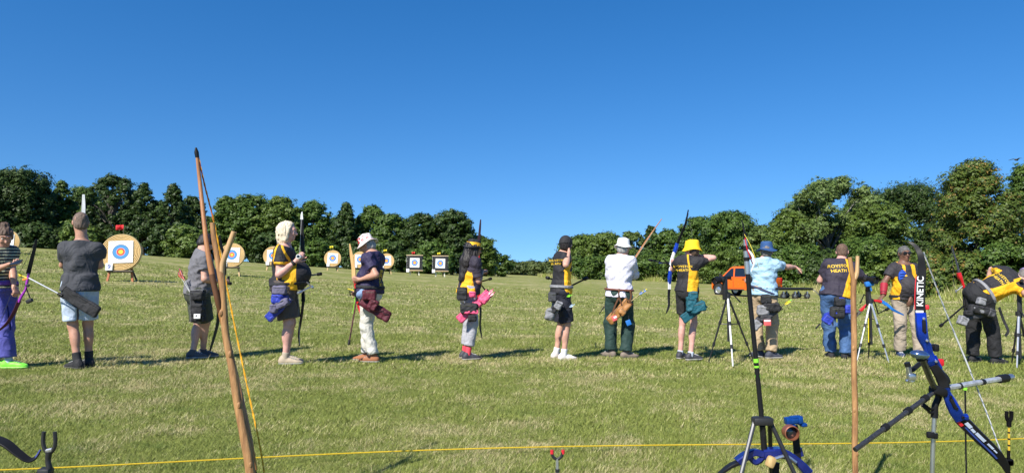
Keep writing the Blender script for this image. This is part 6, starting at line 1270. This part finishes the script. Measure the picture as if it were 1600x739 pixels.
dd = .05; pts = spline([q(307, 238, dd), q(311.5, 280, dd), q(317, 330, dd - .03), q(322.5, 380, dd - .06), q(329, 420, dd - .07), q(336, 452, dd - .07), q(342, 478, dd - .06), q(352, 520, dd - .01), q(368, 585, dd + .01), q(384, 655, dd + .01), q(393, 700, dd + .01), q(399, 733, dd + .02)], 4)
m = MB(); n_ = len(pts)
def bowprof(i):
    r = float(np.interp(i / (n_ - 1), [0, .1, .35, .55, .9, 1], [.0068, .0095, .0122, .013, .0115, .009])); return [(math.cos(a) * r * (1.1 if math.cos(a) > 0 else .9), math.sin(a) * r) for a in np.linspace(0, 2 * math.pi, 11)[:-1]]
m.sweep(pts, bowprof, V3(1, 0, 0)); so_ = m.build('bow_stave', YEWD, lb_)
m = MB(); m.tube([q(308.2, 246, dd), q(307, 238, dd), q(306.2, 231, dd)], [.0095, .0105, .004], 10); m.build('horn_nock', CARBON, lb_); m = MB(); m.tube([q(394, 724, dd + .02), q(399, 744, dd + .02)], [.014, .010], 10); m.build('horn_nock', CARBON, lb_)
m = MB(); m.tube(pts[17:26] + V3(.0005, 0, 0), .0138, 10); m.build('grip', M('dark_leather', (.12, .05, .02), .6), lb_)
strp = spline([q(309, 240, dd), q(320, 290, dd + .02), q(334, 345, dd + .05), q(350, 425, dd + .1), q(371, 530, dd + .12), q(392, 630, dd + .1), q(405, 690, dd + .06), q(413, 738, dd + .04)], 12)
m = MB(); 
for k in (0, 1): m.tube([strp[i] + .0022 * V3(math.cos(i * 1.1 + k * math.pi), 0, math.sin(i * 1.1 + k * math.pi)) for i in range(len(strp))], .0026, 5)
m.build('string', M('orange_string', (.72, .36, .02), .7, attr=None, scale=60, var=.35, bump=0), lb_)
sc_ = spline([q(309, 240, dd), q(320, 290, dd + .02), q(334, 345, dd + .05)], 8); m = MB(); m.tube(sc_, .0035, 6); m.build('string_serving', M('red_thread', (.45, .08, .03), .7, bump=0), lb_)

# ---- black bow stand and limb at the left bottom corner
d = 3.15; q = Q3(d); b = q(76, 735)
st = thing('bow_stand', V3(b[0], d, gz(b[0], d)), 'black bow stand with a two pronged fork in the bottom left corner', 'bow stand'); m = MB(); m.tube(spline([q(68.5, 674), q(67.5, 690), q(70, 701), q(77, 707), q(84, 701), q(86.5, 690), q(85.5, 674)], 5), .0085, 8); m.build('fork', BLACKP, st)
m = MB(); m.tube(spline([q(77, 705), q(75, 718), q(77, 732), q(76, 745), V3(b[0], d, gz(b[0], d) - .05)], 4), [.014, .011, .013, .012, .012], 10); m.build('post', BLACKP, st); m = MB(); m.rbox(q(71, 737), I3, (.028, .025, .02), .012, 3); m.build('clamp', BLACKP, st); m = MB(); m.tube([q(72.5, 704), q(82, 702)], .0092, 8); m.build('tape', SILVER, st)
bw = thing('recurve_bow', q(0, 690, -.2), 'black recurve limb curling in from the left bottom edge', 'bow'); limb([q(-60, 694, .02), q(-25, 684), q(5, 690, -.02), q(28, 707, -.03), q(45, 718, -.03), q(56, 714, -.02), q(63, 703, -.01)], [.045, .044, .042, .036, .03, .022, .012], [.016, .014, .011, .009, .007, .006, .005], CARBON, bw, V3(.2, 1, .35)); m = MB(); m.tube([q(56, 714.5, -.02), q(63.5, 702, -.01)], [.006, .0045], 6); m.build('limb_tip', M('dark_blue_trim', (.01, .03, .2), .6), bw); m = MB(); m.tube([q(-60, 694, .02), V3(q(-60, 740)[0], d, gz(-2.4, d))], .02, 8); m.build('riser', CARBON, bw)
# ---- Y stand with red tips
d = 3.4; q = Q3(d); b = q(871, 739); st = thing('bow_stand', V3(b[0], d, gz(b[0], d)), 'small Y shaped bow stand with red tips at the bottom centre', 'bow stand')
m = MB(); m.tube(spline([q(862.5, 704), q(863.5, 712), q(870.5, 717), q(877.5, 712), q(879.5, 704)], 5), .0072, 8); m.build('fork', BLACKP, st)
for x in (862.5, 879.7): m = MB(); m.tube([q(x, 708.5), q(x, 702.5)], .0085, 8); m.build('rubber_tip', REDP, st)
m = MB(); m.tube([q(870.5, 716), q(871, 739), V3(b[0], d, gz(b[0], d) - .05)], .0075, 8); m.build('post', ALU, st); m = MB(); m.tube([q(871, 732), q(871, 737)], .011, 8); m.build('collar', BLACKP, st)

# ---- bow lying across a tripod stand with its long stabilizer straight up
d = 3.3; q = Q3(d); b = q(1196, 739); st = thing('bow_stand', V3(b[0], d, gz(b[0], d)), 'tripod bow stand with silver and lime legs under the tall black stabilizer', 'bow stand')
hub = q(1191, 657); m = MB(); m.rbox(hub, I3, (.045, .03, .018), .01, 3); m.tube([hub - UP * .02, q(1194, 700, .05)], .014, 8); m.build('hub', BLACKP, st)
for px, dy, mt in ((1128, -.15, M('dull_silver', (.10, .10, .105), .4, .6, bump=0)), (1290, -.1, LEGBK), (1205, .45, LEGBK)):
    f = q(px, 760, dy); f = V3(f[0], f[1], gz(f[0], f[1]) - .01); t0 = hub + V3(.035 * np.sign(px - 1191), 0, 0); m = MB(); m.tube([t0, t0 + (f - t0) * .5], .010, 8); m.tube([t0 + (f - t0) * .48, f], .0078, 8); lo = m.build('leg', mt, st); m = MB(); m.tube([t0 + (f - t0) * .46, t0 + (f - t0) * .52], .013, 8); m.build('leg_clamp', BLACKP, lo)
    if px == 1290: m = MB(); m.tube([t0 + (f - t0) * .50, t0 + (f - t0) * .54], .0095, 8); m.build('lime_sleeve', LIME, lo)
bw = thing('recurve_bow', q(1195, 705, .03), 'dark blue recurve bow lying flat on the tripod stand, long stabilizer pointing up', 'bow')
DBLUE = M('dark_blue_anodised', (.012, .022, .17), .25, .3, bump=0, coat=.5)
m = MB(); m.strip(spline([q(1153, 722, .02), q(1163, 713, .02), q(1178, 706, .02), q(1192, 709, .02)], 4), [.05, .06, .03, .035], [.04, .03, .03, .03], V3(0, 1, 0)); m.tube(spline([q(1170, 712, .02), q(1180, 722, .02), q(1190, 716, .02), q(1196, 706, .02)], 4), .013, 8); m.strip(spline([q(1192, 709, .02), q(1205, 708, .02), q(1222, 707, .02), q(1240, 716, .02), q(1252, 727, .02), q(1262, 738, .02)], 4), [.045, .06, .06, .055, .06, .05], [.045, .05, .045, .035, .04, .045], V3(0, 1, 0)); ro = m.build('riser', DBLUE, bw)
limb([q(1154, 722, .02), q(1140, 728, .02), q(1125, 740, .03), q(1108, 758, .05), q(1092, 768, .06)], [.045, .044, .042, .034, .02], [.016, .013, .010, .008, .006], CARBON, bw, V3(0, 1, 0)); limb([q(1261, 737, .02), q(1274, 748, .03), q(1290, 764, .05), q(1304, 770, .06)], [.045, .044, .036, .02], [.016, .013, .010, .006], CARBON, bw, V3(0, 1, 0)); string([q(1093, 767, .06), q(1200, 775, .0), q(1304, 769, .06)], bw)
m = MB(); m.rbox(q(1204, 721, -.03), axes(V3(.9, 0, -.4), UP), (.02, .026, .018), .012, 3); m.build('wooden_grip', wood('grip_wood', (.42, .27, .10), (.60, .42, .19), .5), ro); m = MB(); m.tube(spline([q(1210, 716, -.02), q(1228, 712, -.02), q(1244, 722, -.02)], 4), .008, 6); m.build('cable', SILVER, ro)
stp = [q(1194, 703, .02), q(1190, 652, .02), q(1185, 600, .02), q(1177, 520, .03), q(1171, 460, .03), q(1168, 425, .03)]
m = MB(); m.tube(stp, [.0115, .0115, .011, .0108, .0108, .0108], 10); so_ = m.build('stabilizer', CARBON, bw)
for (y0, y1, mt, r) in ((428, 408, SILVER, .0130), (408, 402, CARBON, .0128), (402, 392, SILVER, .0132), (392, 384, CARBON, .0125), (384, 374, SILVER, .010), (375, 364, CARBON, .009), (364, 344, CARBON, .005)):
    x = lambda y: float(np.interp(y, [344, 364, 390, 425], [1159, 1163.5, 1165.5, 1168])); m = MB(); m.tube([q(x(y0), y0, .03), q(x(y1), y1, .03)], [r, r * (.35 if y1 == 344 else 1)], 10); m.build('damper' if mt is CARBON else 'weight', mt, so_)
for (y0, y1) in ((560, 566), (571, 574), (585, 590)): x = lambda y: float(np.interp(y, [520, 600], [1177, 1185])); m = MB(); m.tube([q(x(y0), y0, .024), q(x(y1), y1, .024)], .0120, 10); m.build('lime_band', LIME, so_)
m = MB(); m.tube([q(1191, 655, .02), q(1191, 650, .02)], .0165, 10); m.build('coupling', SILVER, so_)
m = MB(); m.strip(spline([q(1164, 372, .02), q(1167, 388, -.01), q(1172, 402, -.02), q(1176, 412, 0)], 4), .007, .002, V3(0, 1, 0)); m.build('red_ribbon', REDP, so_); m = MB(); m.tube(spline([q(1163, 366, .02), q(1172, 382, .0), q(1180, 402, -.02), q(1186, 420, 0)], 5), .0012, 5); m.build('yellow_cord', YELP, so_); m = MB(); m.tube(spline([q(1169, 390, .01), q(1176, 400, .0), q(1178, 412, .0), q(1174, 424, .01)], 4), [.003, .006, .005, .003], 6); m.build('white_tassel', WHITEP, so_)
BB0 = M('mid_blue_anodised', (.010, .075, .33), .25, .5, bump=0)
# sight standing up from the riser: blue block over a round scope ring
m = MB(); m.strip([q(1247, 722, .05), q(1244, 690, .05), q(1241, 664, .05)], .03, .014, V3(1, 0, 0)); sb = m.build('sight_bar', CARBON, bw); m = MB(); m.strip([q(1249, 712, .06), q(1246, 700, .06)], .036, .03, V3(1, 0, 0)); m.build('sight_mount', DBLUE, sb)
m = MB()
for x, y, a, c in ((1231, 657, .016, .02), (1240, 656, .022, .017), (1249, 655, .014, .022), (1255, 663, .016, .010), (1242, 651, .03, .006), (1236, 664, .02, .008)): m.rbox(q(x, y, .03), axes(V3(1, .1, .1), UP), (a * .82, c * .8, .018), .005, 3)
m.tube([q(1228, 657, .03), q(1256, 663, .03)], .006, 6); m.build('sight_block', BB0, sb); A_ = [V3(1, 0, 0), UP, V3(0, -1, 0)]
m = MB(); c = q(1235, 675, .0); m.lathe([(.030, -.02), (.034, -.018), (.034, .022), (.030, .024)], c, A_, 24, closed=True); so_ = m.build('scope_ring', M('copper_ring', (.30, .11, .06), .4, .4, bump=0), sb); m = MB(); m.lathe([(.0005, .006), (.018, .004), (.031, -.004), (.031, -.008), (.0005, -.004)], c, A_, 24); m.build('lens', GLASS, so_)
m = MB(); m.strip([q(1212, 722, .02), q(1211, 742, .02), V3(q(1211, 742)[0], d, gz(q(1211, 742)[0], d))], .032, .02, V3(1, 0, 0)); m.build('support_post', CARBON, st)

# ---- slim forked stick on the right
d = 3.6; q = Q3(d); b = q(1336, 739); st = thing('bow_stake', V3(b[0], d, gz(b[0], d)), 'slim forked wooden stick standing in front of the big man in jeans', 'stake')
m = MB(); tp = spline([V3(b[0] + .002, d, gz(b[0], d) - .08), q(1336.5, 739), q(1335.5, 690), q(1336, 640), q(1334.5, 580), q(1334.5, 520), q(1333.5, 470), q(1334, 436)], 5); m.tube(tp, [.0145, .0145, .0145, .0148, .0142, .0145, .014, .0145], 10); m.tube(spline([q(1334, 440), q(1331.5, 428), q(1329.5, 415), q(1327.5, 402)], 4), [.0125, .011, .010, .0105], 9); o = m.build('trunk', YSTICK, st)
m = MB(); m.tube(spline([q(1334, 438), q(1338.5, 428), q(1339.5, 415), q(1340, 400)], 4), [.012, .0115, .0098, .009], 9); m.build('prong', BARE, st)
for i in (8, 15, 23): m = MB(); c = tp[i]; m.ell(c + V3(.006 * (-1) ** i, -.010, 0), I3, (.008, .006, .013), 8, 6); m.build('knot', YSTICK, o)

# ---- big blue recurve bow on its stand at the right
d = 2.75; q = Q3(d)
def limbface(pts, w, t, wdir, name, print_):
    o = limb(pts, w, t, CARBON, bw, wdir, 8, name); return o
bw = thing('recurve_bow', q(1470, 600), 'blue recurve bow with black and white limbs on a stand, nearest on the right', 'bow')
WD = nrm(V3(.90, -.40, .10))
up_pts = [q(1438, 492), q(1437.5, 470), q(1438.5, 445), q(1440.5, 420), q(1439, 402, .0), q(1434, 390, .01), q(1427, 382, .02), q(1420, 378.5, .03)]
o_up = limb(up_pts, [.038, .034, .032, .028, .022, .018, .013, .007], [.016, .014, .012, .010, .008, .007, .006, .005], CARBON, bw, WD, 8)
low_pts = [q(1500, 653), q(1512, 665), q(1528, 681), q(1544, 696), q(1558, 710), q(1570, 726, .01), q(1577, 744, .03)]
o_lo = limb(low_pts, [.046, .046, .044, .042, .038, .028, .012], [.016, .014, .012, .010, .008, .007, .005], CARBON, bw, nrm(V3(.72, -.55, .55)), 8)
# limb print: a white flash and the maker's lettering, on the side towards the camera
def on_limb(pts, wd, a, c, off, width, mat, name, par):
    sp = spline(pts, 12); n = len(sp); i0, i1 = int(a * (n - 1)), int(c * (n - 1)); m = MB(); ps = []
    for i in range(i0, i1 + 1):
        t = nrm(sp[min(i + 1, n - 1)] - sp[max(i - 1, 0)]); w_ = nrm(wd - t * (wd @ t)); nn = np.cross(t, w_); nn = nn if nn[1] < 0 else -nn; ps.append(sp[i] + nn * .0085 + w_ * off)
    m.strip(ps, width, .0012, wd); return m.build(name, mat, par)
on_limb(up_pts, WD, .0, .05, -.003, .026, BOWWHITE, 'white_flash', o_up); on_limb(up_pts, WD, .06, .36, -.0185, .003, REDP, 'red_line', o_up)
m0 = q(1438, 444); upv = nrm(q(1438.5, 425) - q(1437.5, 470)); nn = np.cross(upv, WD); nn = nn if nn[1] < 0 else -nn
lettering('KINETIC', .031, q(1437.8, 455) + nn * .0082, upv, np.cross(nn, upv), BOWWHITE, o_up, None, .0015, bold=1.0)
lwd = nrm(V3(.72, -.55, .55)); [on_limb(low_pts, lwd, a, c, o_, w_, M('pale_blue_print', (.45, .52, .66), .35, bump=0), 'white_flash', o_lo) for a, c, o_, w_ in ((.10, .20, .006, .014), (.22, .27, .004, .010), (.29, .43, .006, .012), (.46, .56, .007, .008), (.58, .63, .006, .005))]; on_limb(low_pts, lwd, .16, .70, -.008, .006, M('mid_blue_print', (.03, .06, .25), .35, bump=0), 'blue_flash', o_lo); on_limb(low_pts, lwd, .0, .12, -.012, .012, REDP, 'red_line', o_lo)
BB = M('bright_blue_anodised', (.010, .050, .46), .2, .75, bump=0, coat=.4, var=.2, scale=30)
m = MB(); m.strip(spline([q(1438, 488), q(1439, 505), q(1441, 525), q(1447, 540)], 4), [.037, .040, .039, .030], [.028, .036, .04, .028], WD); m.strip(spline([q(1447, 538), q(1452, 552), q(1456, 563)], 4), [.034, .026, .04], [.03, .026, .034], WD); m.strip(spline([q(1443, 530), q(1445, 545), q(1449, 560)], 4), [.012, .010, .014], [.03, .03, .03], WD); m.strip(spline([q(1455, 561), q(1462, 570), q(1466, 576)], 3), [.045, .035, .03], [.034, .03, .03], WD); m.build('riser', BB, bw)
m = MB(); m.strip(spline([q(1474, 603), q(1480, 616), q(1486, 628), q(1493, 642), q(1501, 655)], 4), [.034, .031, .040, .043, .038], [.032, .028, .04, .036, .028], nrm(V3(.75, -.5, .45))); m.tube(spline([q(1470, 597), q(1474, 612), q(1483, 626)], 4), .012, 8); m.build('lower_riser', BB, bw)
m = MB(); m.strip(spline([q(1457, 569), q(1465, 580), q(1472, 592), q(1475, 604)], 4), [.03, .036, .042, .036], [.036, .042, .036, .036], WD); m.ell(q(1476, 590), axes(V3(.6, 0, -1), V3(0, 1, 0)), (.03, .02, .014), 10, 8); m.build('grip', CARBON, bw)
for x, y in ((1438, 497), (1440, 518), (1443, 531), (1457, 563), (1480, 618), (1489, 636), (1499, 650)): m = MB(); c = q(x, y) - V3(0, .021, 0); m.lathe([(.0055, 0), (.0055, .004), (.003, .005), (.002, .002)], c, [V3(1, 0, 0), UP, V3(0, -1, 0)], 10); m.build('bolt', SILVER if y % 2 else CARBON, bw)
m = MB(); m.rbox(q(1439.5, 509) - V3(0, .012, 0), axes(UP, V3(1, 0, 0)), (.024, .007, .012), .005, 3); m.build('riser_window', CARBON, bw); m = MB(); m.rbox(q(1485, 629) - V3(0, .012, 0), axes(nrm(V3(.45, 0, -1)), V3(1, 0, .4)), (.022, .007, .012), .005, 3); m.build('riser_window', CARBON, bw)
m = MB(); m.rbox(q(1447, 480), axes(WD, UP), (.010, .009, .012), .004, 3); m.build('limb_bolt', REDP, bw); m = MB(); m.rbox(q(1503, 651), axes(WD, nrm(V3(.4, 0, -1))), (.022, .01, .014), .005, 3); m.build('limb_bolt', BB, bw)
m = MB(); m.rbox(q(1465, 566), I3, (.022, .010, .014), .006, 3); m.tube([q(1459, 566), q(1472, 571)], [.007, .004], 6); m.build('arrow_rest', M('red_enamel', (.55, .015, .02), .35, bump=0), bw); m = MB(); m.rbox(q(1461, 543), I3, (.01, .016, .014), .006, 3); m.tube([q(1452, 540), q(1462, 543)], .006, 6); m.build('button', CARBON, bw)
sp = [q(1443, 394, .02), q(1475, 480, .06), q(1512, 570, .08), q(1540, 640, .07), q(1569, 720, .02)]
pts = spline(sp, 30); m = MB(); k = len(pts)
for s in (0, 1): m.tube([pts[i] + .0016 * V3(math.cos(i * .9 + s * math.pi), math.sin(i * .9 + s * math.pi) * .3, 0) for i in range(k)], .0019, 5, s)
m.build('string', [STRING, M('grey_blue_string', (.16, .19, .25), .7, bump=0)], bw)
m = MB(); m.tube(pts[int(k * .36):int(k * .54)], .0032, 6); m.build('centre_serving', M('pale_serving', (.55, .56, .56), .6, bump=0), bw)
# rods
sd_ = rod([q(1479, 606), q(1522, 598.5, .05), q(1562, 592, .1)], [.011, .0105, .0105], M('silver_carbon', (.5, .52, .55), .3, .5, scale=60, var=.3, bump=0), bw)
for a, c, r, mt in (((1478, 606.5), (1482, 605.7), .0135, CARBON), ((1498, 603, .02), (1501, 602.4, .03), .0128, CARBON), ((1533, 597, .06), (1537, 596.3, .07), .0118, CARBON), ((1561, 592, .1), (1573, 590, .12), .0165, CARBON), ((1573, 590, .12), (1581, 588.5, .13), .0125, SILVER)): m = MB(); m.tube([q(*a), q(*c)], r, 10); m.build('weight' if r > .012 else 'band', mt, sd_)
vb = q(1462, 610); m = MB(); m.rbox(vb + V3(.01, 0, 0), axes(V3(1, .2, -.3), UP), (.03, .018, .022), .01, 3); m.build('v_bar', CARBON, bw)
r1 = rod([vb, q(1405, 652, -.1), q(1336, 702, -.2)], [.0095, .0095, .0095], M('carbon_weave', (.03, .03, .033), .3, scale=120, var=.5, bump=0, coat=.4), bw)
for a in (.12, .34, .62): c0 = vb + (q(1336, 702, -.2) - vb) * a; m = MB(); t = nrm(q(1336, 702, -.2) - vb); m.tube([c0, c0 + t * .022], .0135, 10); m.build('collar', CARBON, r1)
r2 = rod([vb, q(1452, 588, -.06), q(1440, 558, -.12)], [.0115, .0115, .0115], M('carbon_weave', (.03, .03, .033), .3), bw); m = MB(); m.ell(q(1437, 554, -.13), axes(V3(1, 0, -.15), V3(0, 1, 0)), (.034, .026, .017), 16, 10); m.build('weight', M('blue_chrome', (.20, .28, .42), .15, .9, bump=0), r2); m = MB(); m.tube([q(1441, 562, -.12), q(1439, 557, -.12)], .019, 10); m.build('collar', CARBON, r2)
# sight
m = MB(); m.strip([q(1418, 568, -.05), q(1421, 582, -.05), q(1425, 596, -.05)], .018, .014, V3(1, .3, 0)); m.tube([q(1419, 594, -.05), q(1427, 593, -.05)], .008, 8); m.tube([q(1415, 594.5, -.05), q(1418, 594, -.05)], .005, 6); m.rbox(q(1424, 588, -.05), I3, (.014, .012, .012), .004, 3); so_ = m.build('sight', SILVER, bw); m = MB(); m.strip([q(1425, 578, -.05), q(1436, 569, -.02), q(1449, 560, .0)], .016, .012, V3(.3, .6, 1)); m.build('sight_bar', CARBON, so_); m = MB(); m.tube([q(1417, 566, -.05), q(1419, 572, -.05)], .011, 8); m.build('knob', CARBON, so_)
# its stand
b = q(1457, 739); st = thing('bow_stand', V3(b[0], d, gz(b[0], d)), 'chrome and black bow stand under the blue recurve bow', 'bow stand')
m = MB(); m.tube(spline([q(1467, 612, .03), q(1466, 622, .03), q(1461, 634, .03), q(1460, 652, .03)], 4), [.014, .012, .012, .013], 10); m.build('upper_post', CARBON, st); m = MB(); m.tube([q(1460, 650, .03), q(1458, 690, .03), q(1456.5, 739, .03), V3(b[0], d + .03, gz(b[0], d) - .06)], .0085, 10); m.build('post', SILVER, st)
m = MB(); m.tube([q(1459, 676, .03), q(1458.7, 684, .03)], .015, 10); m.rbox(q(1454, 679, .01), I3, (.014, .009, .012), .005, 3); m.build('clamp', CARBON, st)
for k in (0, 1): m = MB(); m.tube(spline([q(1440, 632 - 4 * k, .02), q(1447, 638 - 4 * k, .01), q(1456, 645 - 6 * k, .02), q(1463, 632 - 4 * k, .03)], 4), .0055, 6); m.build('hook', CARBON, st)
# ---- thin marker rod and the small yellow stand at the far right
d = 3.2; q = Q3(d); b = q(1509, 739); t = thing('marker_rod', V3(b[0], d, gz(b[0], d)), 'thin black rod with a lime band standing behind the silver stabilizer', 'rod'); m = MB(); m.tube([V3(b[0], d, gz(b[0], d) - .05), q(1509, 700), q(1508, 604)], .0038, 6); so_ = m.build('shaft', CARBON, t); m = MB(); m.tube([q(1508.1, 609), q(1508.1, 604.5)], .008, 8); m.build('lime_band', LIME, so_); m = MB(); m.tube([q(1508, 604), q(1507.5, 592)], [.003, .0015], 6); m.build('tip', CARBON, so_)
d = 3.3; q = Q3(d); b = q(1576, 739); st = thing('bow_stand', V3(b[0], d, gz(b[0], d)), 'small bow stand with yellow stem and black fork at the right edge', 'bow stand')
m = MB(); m.tube([q(1576.5, 664), q(1576.5, 704)], .0048, 8); so_ = m.build('stem', M('amber_plastic', (.55, .36, .03), .5, bump=0), st)
for y in (674, 684, 694): m = MB(); m.tube([q(1576.5, y), q(1576.5, y + 2.5)], .0056, 8); m.build('band', CARBON, so_); m = MB(); m.tube(spline([q(1573, 642), q(1573, 652), q(1576.5, 658), q(1580, 652), q(1580, 642)], 4), .0085, 8); m.tube([q(1576.5, 656), q(1576.5, 666)], .0105, 8); m.build('fork', CARBON, st); m = MB(); m.tube([q(1576, 703), q(1576, 739), V3(b[0], d, gz(b[0], d) - .05)], .0075, 8); po = m.build('post', CARBON, st); m = MB(); m.rbox(q(1575, 721), I3, (.018, .018, .016), .008, 3); m.build('clamp', CARBON, po)
